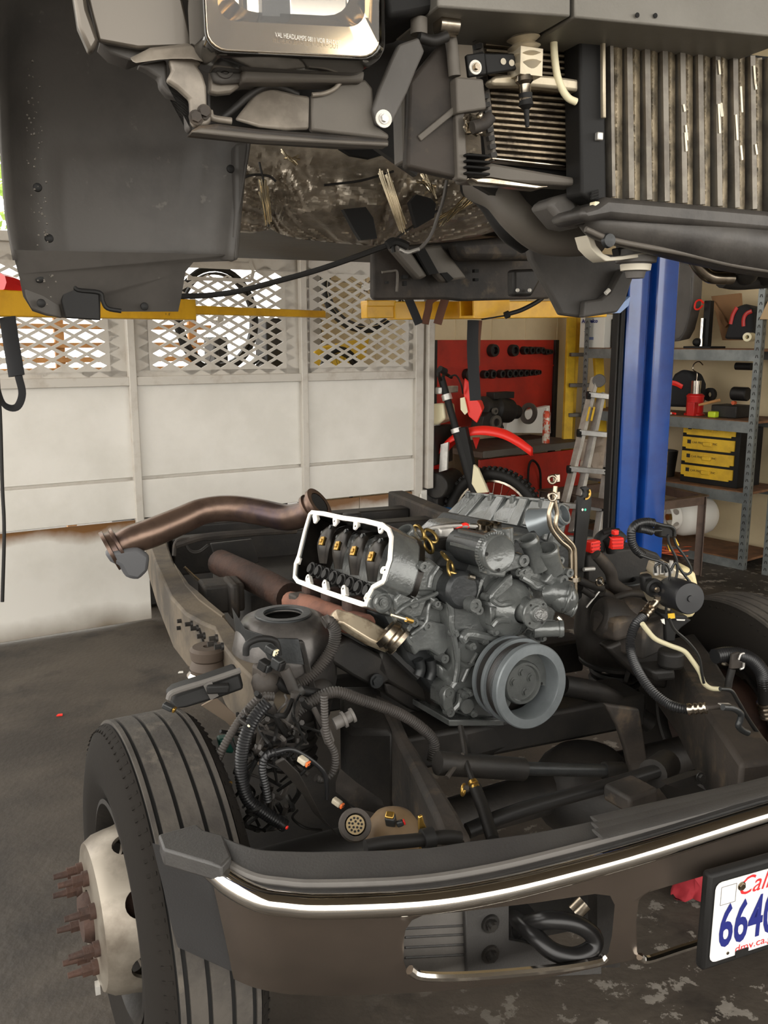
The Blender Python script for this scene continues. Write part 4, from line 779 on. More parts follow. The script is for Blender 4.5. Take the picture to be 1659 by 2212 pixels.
# sway bar and misc dark pieces low in the bay
two(.95, ((1215, 1480), (1300, 1500), (1400, 1560)), .03, 12, 'sway_bar', m_dark)
m = MB(); m.box(T, (.0, 1.0, .53), (.9, .16, .1)); build(m, 'engine_cross_member', m_dark, CH, bev=.012)
m = MB(); m.plate([PZ(x, y, .28) for x, y in ((450, 1600), (700, 1560), (775, 1800), (760, 1850), (470, 1850))], V((0, 0, -.03))); build(m, 'dark_fill_sheet', m_dark, CH)  # dark sheet added to stand for the shade below the harness
# dark box added to keep the partition opening dark
m = MB(); m.box(P, (1.3, .5, .32), (1.0, .5, .64)); build(m, 'dark_gap_box', m_dark, None, 'added dark box that darkens the gap under the middle enamel panel', 'trunk', bev=.02)
# exhaust downpipe lying over the rail
dp = thing('exhaust_pipe', 'browned exhaust downpipe lying across the chassis by the partition', 'exhaust pipe', T.px(230, 1230, 2.0))
dpp = [T.px(x, y, v) for x, y, v in ((688, 1088, 1.75), (662, 1108, 1.78), (620, 1118, 1.85), (560, 1106, 1.95), (500, 1098, 2.02), (440, 1104, 2.06), (390, 1125, 2.06), (330, 1150, 2.05), (280, 1168, 2.05), (238, 1190, 2.05))]
m = MB(); m.tube(dpp, [.04, .043, .046, .047, .047, .047, .05, .052, .05, .046], 22, 5); build(m, 'bent_pipe', m_brown, dp)
for i, (a, b, r) in enumerate(((dpp[0], dpp[1], .056), (dpp[-1], dpp[-2], .07))):
    m = MB(); d = (b-a).normalized(); m.lathe(a-d*.005, d, [(0, r*.72), (0, r*1.05), (.012, r*1.05), (.014, r*.9), (.03, r*.86), (.034, r*1.0), (.044, r*1.0), (.046, r*.8)], 28); build(m, 'pipe_flange', m_brown, dp)
m = MB(); m.lathe(dpp[0]-(dpp[1]-dpp[0]).normalized()*.004, (dpp[1]-dpp[0]), [(0, 0), (0, .038)], 20); build(m, 'pipe_mouth', m_groove, dp)
m = MB(); m.plate([T.px(x, y, 1.98) for x, y in ((222, 1192), (262, 1188), (300, 1182), (326, 1200), (322, 1235), (300, 1256), (272, 1250), (258, 1225), (238, 1215))], TY*.1, .8); build(m, 'cast_bracket', M('grey cast bracket', (92, 92, 94), .6, .1), dp, bev=.015)
# ================================================================ engine
def z8(x, y): return (840+.2652*x, 1120+.2652*y)
def z2(x, y): return (600+.422*x, 1020+.422*y)
def e(px, py, y): return E.px(px, py, y)
def e8(x, y, d): return E.px(*z8(x, y), d)
en = thing('diesel_engine', 'grey painted V8 diesel engine with open left rocker box sitting in the chassis', 'engine', E(0, .35, -.15))
EX, EY, EZ = E.x, E.y, E.z
BR = E.loc(e(790, 1310, .22)); TR = E.loc(e(850, 1152, .22)); gd = V((TR.x-BR.x, 0, TR.z-BR.z)); GL = gd.length; gd.normalize(); gn = V((-gd.z, 0, gd.x))
Gd = EX*gd.x+EZ*gd.z; Gn = EX*gn.x+EZ*gn.z; Gp = E(*BR)
def G(s, y, h=0): return E(BR.x+gd.x*s+gn.x*h, y, BR.z+gd.z*s+gn.z*h)
def GP(px, py): r = ray(px, py); return CO+r*((Gp-CO).dot(Gn)/r.dot(Gn))
outl = [GP(*z2(x, y)) for x, y in ((182, 198), (245, 204), (345, 226), (455, 240), (548, 262), (582, 288), (597, 330), (592, 400), (588, 450), (572, 500), (556, 556), (545, 575), (495, 602), (474, 640), (458, 690), (436, 692), (340, 660), (240, 625), (105, 572), (86, 545), (92, 470), (108, 430), (140, 300), (165, 215))]
gc = sum(outl, V((0, 0, 0)))/len(outl)
def inset(L, d): 
    o = []; n = len(L)
    for i in range(n):
        a, b, c = L[i-1], L[i], L[(i+1) % n]; q = ((b-a).normalized().cross(Gn)+(c-b).normalized().cross(Gn)).normalized(); q = q if (gc-b).dot(q) > 0 else -q; o.append(b+q*d)
    return o
inl = inset(outl, .0125)
def ringmesh(o, i, dn): m = MB(); m.slab(o+[o[0]], i+[i[0]], dn); return m
m_oil = M('oily dark steel', (40, 36, 32), .28, .7, col2=(26, 24, 22), sc=20)
rb = build(ringmesh(outl, inl, -Gn*.085), 'rocker_box', m_eng, en, bev=.002)
m = ringmesh([p+Gn*.001 for p in outl], [p+Gn*.001 for p in inset(outl, .014)], Gn*.006)
for x, y, dx, dy in ((195, 215, 6, 35), (300, 232, 2, 32), (408, 250, -2, 32), (532, 270, 4, 30), (168, 580, -8, -38), (252, 610, -6, -40), (348, 640, -4, -42), (455, 660, 10, -22), (100, 455, 14, 0), (560, 505, -14, 0)):
    a, b = GP(*z2(x, y))+Gn*.001, GP(*z2(x+dx, y+dy))+Gn*.001; m.bar(a, b, .020, .012, Gn); m.cyl(b, Gn, .010, .006, 12)
build(m, 'gasket_face', M('bare machined aluminium', (245, 240, 230), .5, .35, spec=.6), rb, kind='stuff', bev=.001, label='bare bright gasket face')
m = MB(); m.plate([p-Gn*.08 for p in outl], -Gn*.02); build(m, 'box_floor', m_oil, rb); build(ringmesh([p-Gn*.003 for p in inset(outl, .0126)], [p-Gn*.003 for p in inset(outl, .0146)], -Gn*.077), 'box_lining', m_oil, rb)
m = MB()
for x, y in ((300, 255), (408, 282), (535, 297), (165, 540), (250, 570), (345, 600), (560, 505), (450, 655)): m.cyl(GP(*z2(x, y))+Gn*.0072, Gn, .0028, .0006, 8)
build(m, 'bolt_hole', m_groove, rb, kind='stuff')
for i in range(4):
    y0 = .285+.105*i
    ra = MB(); ra.tube([G(.195, y0+.01, -.05), G(.17, y0, -.012), G(.12, y0-.008, -.003), G(.065, y0-.014, -.02)], [.016, .026, .032, .018], 12, 4, flat=EY); r_ = build(ra, 'rocker_arm', m_oil, en)
    m = MB(); m.tube([G(.19, y0+.045, -.06), G(.15, y0+.045, -.02), G(.09, y0+.04, -.035)], [.009, .013, .010], 10, 4); build(m, 'rocker_bridge', m_oil, r_)
    m = MB(); m.bar(G(.112, y0-.01, .006), G(.138, y0-.006, .006), .022, .006, Gn); m.bar(G(.12, y0-.01, .01), G(.13, y0-.008, .01), .012, .006, Gn); build(m, 'brass_clip', m_brass, r_, bev=.001)
    m = MB(); m.cyl(G(.15, y0+.03, -.03), Gn, .005, .03, 8); m.bolt(G(.172, y0, -.012), Gn, .007, .008); build(m, 'adjuster', m_engd, r_)
    for dy in (-.026, .026):
        hx = [G(.038+math.cos(a*.55)*.018, y0+dy+math.sin(a*.55)*.018, -.072+.0009*a) for a in range(72)]
        m = MB(); m.tube(hx, .0036, 6, 1); m.cyl(G(.038, y0+dy, -.012), Gn, .013, .01, 14); build(m, 'valve_spring', m_black, en)
# cylinder heads and block
def prism(xz, y0, y1, name, mt, par=en, bev=.004, **k): m = MB(); m.plate([E(x, y0, z) for x, z in xz], EY*(y1-y0)); return build(m, name, mt, par, bev=bev, **k)
def gx(s, h): return (BR.x+gd.x*s+gn.x*h, BR.z+gd.z*s+gn.z*h)
prism([gx(.0, -.08), gx(GL-.01, -.08), gx(GL-.02, -.125), gx(GL-.04, -.17), gx(-.02, -.17), gx(-.015, -.11)], .225, .66, 'cylinder_head', m_eng, bev=.01)
prism([(-.235, .05), (-.275, .16), (-.10, .33), (-.02, .30), (.06, .30), (.13, .34), (.27, .22), (.22, .05), (.12, -.1), (-.12, -.1)], .235, .72, 'engine_block', m_engd, bev=.01)
prism([(-.17, .03), (-.14, -.1), (-.10, -.16), (.10, -.16), (.14, -.1), (.17, .03)], .26, .75, 'crank_case', m_dark, bev=.01)
def trace(pts, y, d, name, mt=m_eng, conv=z8, bev=.005, par=en, **k): m = MB(); m.plate([E.px(*conv(*p), y) for p in pts], EY*d); return build(m, name, mt, par, bev=bev, **k)
idt = lambda x, y: (x, y)
trace(((30, 420), (180, 330), (250, 360), (330, 320), (400, 370), (520, 480), (560, 560), (470, 640), (480, 860), (530, 1030), (420, 1180), (330, 1080), (250, 1080), (200, 1120), (30, 800), (-20, 620)), .2, .06, 'bank_front', bev=.008)
fc = trace(((470, 620), (560, 470), (760, 480), (820, 330), (1020, 290), (1130, 300), (1220, 380), (1330, 440), (1400, 480), (1420, 560), (1380, 700), (1330, 920), (1250, 1000), (1230, 1100), (1280, 1300), (1250, 1620), (900, 1640), (640, 1620), (470, 1560), (470, 1420), (540, 1330), (520, 1040), (490, 860)), .155, .09, 'front_cover', bev=.008)
# relief on the bank front
trace(((250, 375), (330, 335), (395, 385), (500, 480), (440, 610), (350, 590), (180, 600), (165, 540)), .185, .03, 'bank_relief', bev=.006)
bk = trace(((150, 980), (330, 825), (400, 850), (480, 860), (515, 1030), (430, 1140), (330, 1075), (255, 1080), (215, 1125)), .18, .035, 'support_bracket', bev=.006)
trace(((45, 660), (130, 560), (190, 590), (290, 640), (330, 625), (270, 800), (190, 820), (60, 760)), .186, .02, 'bank_relief', bev=.006)
trace(((340, 640), (400, 650), (460, 720), (440, 760), (370, 740)), .17, .03, 'boss_tab', bev=.006)
m = MB(); m.lathe(e8(205, 690, .183), -EY, [(0, 0), (0, .014), (.006, .014), (.007, .0115), (.004, .0105), (.004, 0)], 20); build(m, 'freeze_plug', m_eng, en)
m = MB(); m.lathe(e8(230, 940, .178), -EY, [(0, .022), (.004, .026), (.004, .034), (0, .036)], 24, a0=PI*.9, a1=PI*2.1); build(m, 'cast_rib', m_eng, bk)
for pts, r, y in ((((60, 560), (160, 470), (240, 380)), .005, .185), (((400, 390), (350, 470), (330, 560)), .007, .182), (((50, 780), (160, 700), (330, 640), (410, 600)), .006, .18), (((180, 950), (300, 850), (330, 700), (420, 690)), .006, .178), (((480, 640), (510, 760), (510, 860), (545, 1040), (560, 1150)), .009, .15), (((560, 1050), (560, 1200), (540, 1330)), .009, .15), (((600, 1330), (660, 1200), (720, 1100)), .006, .15), (((600, 980), (640, 940), (760, 960), (860, 985), (960, 985), (1050, 960), (1130, 970)), .013, .14), (((620, 1000), (600, 960), (650, 940)), .012, .14),
    (((760, 500), (700, 660), (690, 720)), .006, .14), (((820, 470), (900, 400), (930, 340)), .007, .1), (((1080, 480), (1150, 520), (1200, 560), (1260, 540)), .008, .1), (((1020, 580), (1090, 600), (1150, 620)), .012, .12), (((550, 1160), (630, 1200), (690, 1180)), .008, .15), (((520, 1560), (570, 1500), (580, 1420)), .01, .145)):
    m = MB(); m.tube([e8(x, yy, y) for x, yy in pts], r, 8, 5); build(m, 'casting_rib', m_eng, fc if y < .17 else en)
def boss(x, y, d, r=.011, bolt=True, conv=z8, h=.02, mt=m_eng):
    m = MB(); c = E.px(*conv(x, y), d); m.lathe(c, -EY, [(-h, r*1.15), (0, r), (.0, r*.45 if not bolt else 0), (-.006, r*.4), (-.006, 0)], 18)
    if bolt: m.bolt(c, -EY, r*.62, .009)
    build(m, 'bolt' if bolt else 'threaded_boss', mt, en)
for x, y, d in ((545, 940, .14), (685, 1045, .135), (787, 1003, .135), (868, 925, .12), (810, 645, .115), (1060, 440, .1), (1105, 435, .1), (1270, 460, .1), (1252, 570, .095), (1175, 950, .115), (1255, 975, .115), (620, 1440, .13), (660, 1425, .13), (695, 1590, .13)): boss(x, y, d, .0105)
for x, y, d, r in ((290, 395, .17, .013), (205, 610, .175, .011), (215, 850, .165, .011), (322, 880, .172, .012), (460, 1145, .165, .012), (400, 700, .16, .009), (710, 710, .10, .018), (740, 750, .105, .012), (1105, 345, .075, .016), (1478, 445, .06, .012), (1430, 505, .055, .014), (905, 155, .1, .012), (1405, 345, .075, .011)): boss(x, y, d, r, False, h=.035)
# round oil cooler cover with toothed rim and barrel
c = e8(885, 285, .085)
m = MB(); m.lathe(c, -EY, [(-.02, 0), (-.02, .05), (-.015, .052), (.006, .05), (.01, .046), (.006, .04), (.004, 0)], 36, x=EX); ov = build(m, 'round_cover', m_eng, en)
m = MB()
for i in range(26):
    a = PI*.35+i*PI*1.15/26; d = EX*math.cos(a)+EZ*math.sin(a); m.bar(c+EY*.014+d*.05, c+EY*.014+d*.0555, .005, .014, EY)
build(m, 'rim_tooth', m_eng, ov, kind='stuff')
m = MB(); m.cyl(c+EY*.02, EY, .046, .16, 28); m.box(E.at(*E.loc(e8(690, 200, .2))), (0, 0, 0), (.05, .1, .03)); build(m, 'cooler_barrel', m_engd, en, bev=.004)
for k_ in range(3):
    m = MB(); p = c+EZ*(.043-.016*k_)-EX*(.018+.013*k_); m.bar(p+EY*.02, p+EY*.15, .01, .008, EZ); build(m, 'barrel_rib', m_eng, ov)
m = MB(); m.tube([e8(965, 290, .1), e8(965, 180, .1)], .019, 16, 1); m.tube([e8(965, 180, .1), e8(955, 80, .1)], .011, 12, 1); m.tube([e8(990, 180, .1), e8(985, 75, .1)], .009, 12, 1); build(m, 'filter_stand', m_eng, en)
trace(((820, 325), (1040, 290), (1090, 300), (1140, 380), (1090, 400), (960, 440), (950, 480), (810, 465), (800, 400)), .08, .045, 'cover_arm', bev=.005)
trace(((1060, 430), (1140, 380), (1220, 440), (1310, 500), (1260, 570), (1200, 560), (1080, 480)), .095, .05, 'cover_arm', bev=.005)
trace(((1270, 520), (1340, 420), (1440, 400), (1490, 430), (1470, 480), (1340, 560)), .07, .05, 'cover_arm', bev=.005)
m = MB()
for x, y in ((796, 290), (893, 420)): m.cyl(e8(x, y, .0745), -EY, .005, .001, 12)
build(m, 'bolt_hole', m_groove, en, kind='stuff')
m = MB(); textmesh(m, 'CAST', e8(1150, 480, .094), (EX-EZ*.4).normalized(), (EZ+EX*.4).normalized(), .018, .001) if False else m.tube([e8(1160, 480, .094), e8(1220, 505, .094)], .004, 6, 1); build(m, 'cast_mark', m_eng, en)
# dark barrel in front of the valley
m = MB(); m.cyl(e8(610, 590, .13), EY, .05, .14, 28); m.plate([e8(x, y, .14) for x, y in ((450, 620), (560, 480), (770, 480), (790, 600), (700, 640), (690, 740), (520, 740))], EY*.05); build(m, 'valley_barrel', m_engd, en, bev=.01)
# water pump
wc = e8(1000, 740, .12)
m = MB(); m.lathe(wc, -EY, [(-.04, .085), (-.01, .082), (.0, .078), (.012, .066), (.026, .052), (.04, .036), (.05, .028)], 32); wp = build(m, 'water_pump', m_eng, en)
trace(((820, 660), (850, 600), (960, 480), (1010, 450), (1020, 540), (930, 620), (850, 690)), .1, .03, 'pump_flange', par=en)
trace(((825, 720), (880, 720), (870, 780), (850, 880), (835, 880)), .1, .03, 'pump_flange', par=en)
for pts in (((840, 660), (900, 700), (980, 690), (1050, 690)), ((840, 880), (890, 830), (980, 830))): m = MB(); m.tube([e8(x, y, .085) for x, y in pts], .008, 8, 5); build(m, 'pump_rib', m_eng, wp)
fl = e8(1180, 770, .045)
m = MB(); m.cyl(fl, EY, .027, .06, 24, .04); m.lathe(fl, -EY, [(0, 0), (0, .0395), (.009, .0405), (.012, .0385), (.012, .022), (.018, .02), (.02, .0)], 40); pf = build(m, 'pump_pulley_flange', m_eng, en)
m = MB(); m.lathe(e8(1225, 780, .03), -EY, [(0, .019), (.012, .018), (.02, .012), (.021, 0)], 18); build(m, 'shaft_nub', M('rough bare cast metal', (150, 150, 148), .35, .7, bump=1.0, bsc=160), pf)
m = MB()
for a in (.8, 2.2, 3.9, 5.3): m.cyl(fl-EY*.0122+(EX*math.cos(a)+EZ*math.sin(a))*.031, -EY, .0032, .0006, 10)
build(m, 'flange_hole', m_groove, pf, kind='stuff')
def neck(a, b, r, nm='hose_neck', mt=m_eng, lip=True):
    d = (b-a).normalized(); L = (b-a).length; m = MB(); m.lathe(a, d, [(0, r*1.1), (L*.3, r), (L*.82, r), (L*.86, r*1.12), (L*.92, r*1.12), (L, r), (L, r*.8), (L*.6, r*.78), (L*.6, 0)], 24); return build(m, nm, mt, en)
neck(e8(1230, 400, .1), e8(1130, 160, .09), .0245); neck(e8(1340, 420, .09), e8(1290, 240, .07), .0265)
m = MB(); m.ball(e8(1420, 650, .07), .041, 20); m.tube([e8(1300, 620, .1), e8(1400, 600, .07), e8(1470, 610, .06)], .035, 18, 4); build(m, 'thermostat_housing', m_eng, en)
neck(e8(1400, 700, .07), e8(1515, 745, .05), .021); m = MB(); m.tor(e8(1450, 650, .035), (EX*.8-EY*.5-EZ*.3).normalized(), .034, .005, 28); build(m, 'housing_seam', m_eng, en)
neck(e8(1180, 900, .09), e8(1420, 895, .05), .0225); m = MB(); m.tube([e8(1370, 800, .06), e8(1400, 830, .055)], .008, 8, 1); build(m, 'coolant_nipple', m_steel, en)
# harmonic balancer
m = MB(); m.lathe(E(), EY, [(.075, .083), (.004, .083), (0, .085), (0, .107), (.003, .110), (.02, .110), (.022, .103), (.075, .1), (.075, .083)], 72, x=EX); m.lathe(E(), EY, [(.056, .1), (.056, .112), (.066, .113), (.069, .112), (.069, .1)], 72, x=EX); m.lathe(E(), EY, [(.1, .1), (.1, .109), (.112, .109), (.114, .1)], 72, x=EX); hb = build(m, 'harmonic_balancer', M('satin grey balancer', (112, 117, 119), .42, .25, col2=(103, 108, 110), sc=20), en)
m = MB(); m.lathe(E(), EY, [(.022, .1035)]+[(.024+.0022*i, .1035 if i % 2 else .1) for i in range(14)]+[(.056, .1035), (.07, .1035), (.1, .1035), (.114, .1), (.114, .05), (.08, .05)], 72, x=EX); build(m, 'belt_pulley', M('shaded pulley', (46, 43, 41), .4, .4), hb)  # balancer side darkened: its shade is put into the pulley colour
m = MB(); m.lathe(E(), EY, [(.05, .083), (.05, .055), (.062, .055), (.062, .083)], 60, a0=PI*.68, a1=PI*2.1, x=EX); build(m, 'balancer_web', m_eng, hb)
m = MB(); m.lathe(E(), EY, [(.042, 0), (.042, .045), (.034, .048), (.034, .054), (.038, .057), (.075, .058)], 48); build(m, 'balancer_hub', m_eng, hb)
for a in (.3, 1.6, 2.9, -1.2):
    m = MB(); m.bolt(E(math.cos(a)*.028, .042, math.sin(a)*.028), -EY, .0095, .008); build(m, 'bolt', m_eng, hb)
m = MB(); m.cyl(E(.07*math.cos(-.25), .0498, .07*math.sin(-.25)), -EY, .004, .0006, 10); build(m, 'timing_hole', m_groove, hb)
# lower ear bracket and pan rail
trace(((470, 1390), (510, 1370), (545, 1400), (545, 1440), (525, 1480), (535, 1560), (520, 1610), (490, 1615), (470, 1580), (450, 1540), (445, 1440)), .13, .025, 'ear_bracket', bev=.004)
boss(500, 1428, .125, .012, False, h=.02); boss(507, 1583, .125, .012, False, h=.02)
m = MB(); m.lathe(e8(620, 1520, .14), -EY, [(-.02, .024), (.012, .02), (.014, 0)], 20); build(m, 'oil_pump_boss', m_eng, en)
m = MB(); q = [e8(490, 1640, .13), e8(640, 1620, .13), e8(940, 1640, .13)]; m.plate([q[0], q[2], q[2]+EY*.3, q[0]+EY*.3], -EZ*.018); build(m, 'pan_rail', m_eng, en, bev=.003)
prism([(-.12, -.14), (.12, -.14), (.1, -.24), (-.1, -.24)], .16, .65, 'oil_pan', m_dark, bev=.02)
# dark pieces below the left bank
for pts, y, d in ((((215, 1120), (330, 1070), (420, 1180), (440, 1250), (360, 1330), (250, 1260), (215, 1180)), .24, .08), (((-60, 1080), (215, 1130), (260, 1290), (430, 1330), (440, 1560), (250, 1480), (0, 1340), (-100, 1240)), .3, .2)): trace(pts, y, d, 'lower_block', m_dark, bev=.008)
for pts, r in ((((240, 1150), (260, 1220), (240, 1280)), .014), (((340, 1150), (350, 1240), (330, 1310)), .014), (((430, 1230), (470, 1280), (500, 1320)), .014)): m = MB(); m.tube([e8(x, y, .22) for x, y in pts], r, 10, 4); build(m, 'casting_rib', m_engd, en)
trace(((420, 1190), (510, 1250), (520, 1300), (490, 1360), (420, 1300)), .19, .05, 'corner_lug', bev=.008)
# glow plug lead
m = MB(); m.tube([e8(20, 785, .16), e8(140, 822, .16)], .0032, 8, 1); build(m, 'dip_tube', M('bright rod', (225, 210, 180), .3, .6), en); m = MB(); m.tube([e8(140, 822, .16), e8(190, 838, .165)], .0065, 8, 1); build(m, 'brass_fitting', m_brass, en)
m = MB(); m.lathe(e(828, 1303, .2), -EY, [(-.01, .026), (0, .026), (.003, .022), (-.004, .018), (-.004, 0)], 20); m.bolt(e(828, 1302, .2), -EY, .008, .006); build(m, 'core_plug', m_eng, en)
# right bank
def rv(a, b): return lerp(lerp(E.px(1207, 1084, .22), E.px(1010, 1067, .72), a), lerp(E.px(1186, 1180, .22), E.px(944, 1130, .76), a), b)
no = (EX*.75+EZ*.66).normalized()
m = MB(); m.plate([rv(0, 0), rv(1, 0), rv(1, 1), rv(0, 1)], (EX*.9-EZ*.3)*.05); vc = build(m, 'valve_cover', m_eng, en, bev=.008)
fn = (rv(1, 0)-rv(0, 0)).cross(rv(0, 1)-rv(0, 0)).normalized(); fn = fn if fn.dot(CO-rv(0, 0)) > 0 else -fn
for a in (.02, .26, .51, .76):
    m = MB(); m.plate([p+fn*.001 for p in (rv(a, -.02), rv(a+.085, -.02), rv(a+.085, .9), rv(a, .9))], fn*.016, .96); build(m, 'cover_rib', m_eng, vc, bev=.003)
    m = MB(); q = [rv(a+.11, .02), rv(a+.225, .02), rv(a+.225, .66), rv(a+.11, .66)]; m.plate([p+fn*.001 for p in q], fn*.009, .92); build(m, 'cover_panel', m_eng, vc, bev=.003)
m = MB(); m.bar(rv(0, .98)+fn*.006, rv(1, .98)+fn*.006, .016, .014, fn); m.bar(rv(0, 0)+fn*.004, rv(1, 0)+fn*.004, .01, .014, fn); build(m, 'cover_edge', m_eng, vc, bev=.003)
for a in (.13, .42, .66, .93):
    m = MB(); p = rv(a, .12)+fn*.004; m.box(E.at(*E.loc(p)), (0, 0, 0), (.016, .02, .035)); m.bolt(p+EZ*.016, EZ, .007, .008); build(m, 'bolt', m_eng, vc, bev=.002)
prism([(.12, .30), (.20, .36), (.34, .30), (.30, .16), (.22, .12)], .24, .74, 'cylinder_head', m_engd, bev=.008)
prism([(.06, .30), (.2, .30), (.2, .345), (.12, .345)], .24, .7, 'intake_manifold', m_eng, bev=.008)
c = e(1213, 1112, .2); d = (EX*.35-EY*.8+EZ*.35).normalized()
m = MB(); m.lathe(c-d*.09, d, [(0, .05), (.03, .04), (.055, .031), (.07, .029), (.073, .033), (.08, .033), (.084, .029), (.09, .029), (.094, .032), (.1, .03), (.1, .025), (.05, .024), (.05, 0)], 28); build(m, 'intake_elbow', M('pale bare casting', (128, 134, 137), .3, .5), en)
# turbo valley clutter
for x, y, d, s_, mt in ((905, 1160, .38, (.05, .07, .04), m_engd), (935, 1178, .34, (.06, .08, .05), m_dark), (980, 1150, .4, (.1, .1, .04), m_engd), (960, 1150, .34, (.05, .03, .03), m_alu), (1000, 1185, .3, (.07, .08, .06), m_dark), (1075, 1150, .33, (.04, .06, .03), m_eng), (950, 1215, .3, (.05, .05, .05), m_eng), (893, 1178, .3, (.06, .05, .035), m_eng), (1120, 1165, .34, (.04, .06, .05), m_dark)):
    m = MB(); m.box(E.at(*E.loc(e(x, y, d)), yaw=random.uniform(-25, 25)), (0, 0, 0), s_); build(m, 'valley_casting', mt, en, bev=.006)
for x, y, d, r in ((1045, 1140, .36, .022), (1068, 1140, .36, .014), (1000, 1143, .38, .014), (1025, 1146, .35, .012)):
    m = MB(); m.ring(e(x, y, d), (EZ-EY*.3).normalized(), r*.72, r, .016, 24); m.box(E.at(*E.loc(e(x, y, d))), (r*1.1, 0, .008), (.012, .01, .014)); build(m, 'hose_clamp', m_steel, en)
for pts, r, mt in ((((900, 1150), (940, 1140), (990, 1136), (1030, 1138)), .006, m_alu), (((925, 1165), (960, 1160), (985, 1168)), .008, m_dark), (((870, 1162), (885, 1150), (905, 1160)), .014, m_eng), (((1025, 1160), (1060, 1150), (1100, 1146)), .007, m_steel), (((985, 1142), (1005, 1133), (1012, 1139)), .006, m_redpl)):
    m = MB(); m.tube([e(x, y, .34) for x, y in pts], r, 8, 4); build(m, 'valley_pipe', mt, en)
m = MB(); m.lathe(e(882, 1160, .3), (EZ*.8-EX*.5-EY*.2).normalized(), [(-.03, .03), (.01, .024), (.02, .026), (.026, .024), (.026, .018), (0, .018), (0, 0)], 22); build(m, 'oil_port', m_eng, en)
# lifting chain
def chain(pts, r, lab):
    q = spl([V(p) for p in pts], 6); L = sum((b-a).length for a, b in zip(q, q[1:])); n = max(3, int(L/(r*2.6))); th_ = thing('lifting_chain', lab, 'chain', q[0])
    for i in range(n):
        j = i*(len(q)-1)/(n-1 if n > 1 else 1); k = min(int(j), len(q)-2); p = lerp(q[k], q[k+1], j-k); d = (q[k+1]-q[k]).normalized(); sd = d.orthogonal().normalized(); sd = sd if i % 2 else d.cross(sd); m = MB()
        m.tube([p+d*r*1.7*math.cos(a)+sd*r*math.sin(a) for a in [2*PI*u/16 for u in range(17)]], r*.36, 8, 1, cap=False); build(m, 'chain_link', M_ch, th_)
M_ch = M('yellow zinc chain', (150, 126, 74), .3, .9)
chain([e(905, 1150, .3), e(918, 1168, .28), e(930, 1158, .28), e(912, 1152, .29), e(925, 1178, .27)], .013, 'short gold chain bunched on top of the engine behind the rocker box')
chain([e(962, 1203, .2), e(972, 1218, .17), e(975, 1238, .155), e(985, 1245, .15)], .012, 'gold chain hanging over the front of the engine')
m = MB(); m.tube([e(982, 1242, .15), e(1020, 1247, .13)], .0045, 8, 1); m.tube([e(1012, 1245, .13), e(1024, 1248, .13)], .0075, 8, 1); build(m, 'threaded_rod', m_steel, en)
# fuel tubes and lifting bracket
m_tube = M('plated tube', (158, 145, 126), .25, .9)
for pts in (((1200, 1050), (1198, 1080), (1203, 1110), (1201, 1138), (1222, 1162), (1238, 1180), (1242, 1205), (1243, 1292)), ((1193, 1085), (1186, 1110), (1190, 1140), (1210, 1168), (1230, 1186), (1233, 1210), (1233, 1280))):
    m = MB(); m.tube([e(x, y, .13) for x, y in pts], .0065, 10, 5); build(m, 'fuel_tube', m_tube, en)
for x, y in ((1193, 1035), (1193, 1072)):
    m = MB(); m.ring(e(x, y, .13), (-EX*.6-EY*.8).normalized(), .0065, .0135, .016, 20); m.box(E.at(*E.loc(e(x+9, y-2, .14))), (0, 0, 0), (.014, .016, .022)); build(m, 'banjo_fitting', m_steel, en, bev=.002)
m = MB(); m.ring(e(1238, 1255, .13), EZ, .008, .02, .012); build(m, 'tube_clamp', m_steel, en)
m = MB(); m.plate([e(x, y, .24) for x, y in ((1250, 1062), (1258, 1052), (1268, 1050), (1277, 1058), (1279, 1085), (1272, 1140), (1264, 1210), (1258, 1290), (1238, 1310), (1234, 1300), (1240, 1200), (1246, 1120))], EY*.01); lb = build(m, 'lifting_bracket', m_black, en, bev=.003)
k = MB(); k.cyl(e(1265, 1066, .22), EY, .013, .06, 16); cut(lb, k)
m = MB(); m.lathe(e(1265, 1066, .238), -EY, [(0, .012), (.003, .014), (.003, .018), (0, .018)], 18, a0=PI*.2, a1=PI*1.0); build(m, 'worn_eye', m_brass, lb)
m = MB(); m.cyl(e(1264, 1101, .239), -EY, .004, .001, 10); build(m, 'dowel', M('teal dot', (60, 190, 160), .4), lb); m = MB(); m.cyl(e(1258, 1101, .239), -EY, .004, .001, 10); build(m, 'dowel', m_alu, lb)
# exhaust side of the left bank
m = MB(); m.tube([E(-.335, .26, .155), E(-.36, .4, .15), E(-.37, .55, .15), E(-.37, .7, .14)], [.03, .036, .036, .03], 14, 4); ex_ = build(m, 'exhaust_manifold', M('terracotta rusted iron', (128, 84, 66), .75, .1, col2=(96, 62, 50), sc=10, bump=.2, bsc=60), en)
for y in (.34, .48, .62):
    m = MB(); m.box(E, (-.33, y, .18), (.06, .05, .07)); build(m, 'manifold_runner', m_rust, ex_, bev=.012)
m = MB(); q = [(716, 1326), (726, 1313), (760, 1322), (800, 1338), (835, 1360), (862, 1384)]; q2 = [(724, 1348), (740, 1345), (765, 1362), (800, 1384), (835, 1398), (858, 1406)]
m.slab([e(x, y, .22+.05*(5-i)/5) for i, (x, y) in enumerate(q)], [e(x, y, .19+.05*(5-i)/5) for i, (x, y) in enumerate(q2)], -EZ*.02+EY*.03); build(m, 'heat_shield', M('stained shield metal', (172, 158, 136), .35, .5, col2=(104, 86, 66), sc=14, th=(.45, .6)), ex_, bev=.008)
m = MB(); d = (EX*.5-EY*.35-EZ*.6).normalized(); m.lathe(e(845, 1372, .2), d, [(-.02, .03), (-.016, .042), (0, .044), (.006, .036), (.014, .036), (.018, .042), (.03, .04), (.03, .03), (-.02, .03)], 26); build(m, 'v_band_clamp', m_steel, ex_)
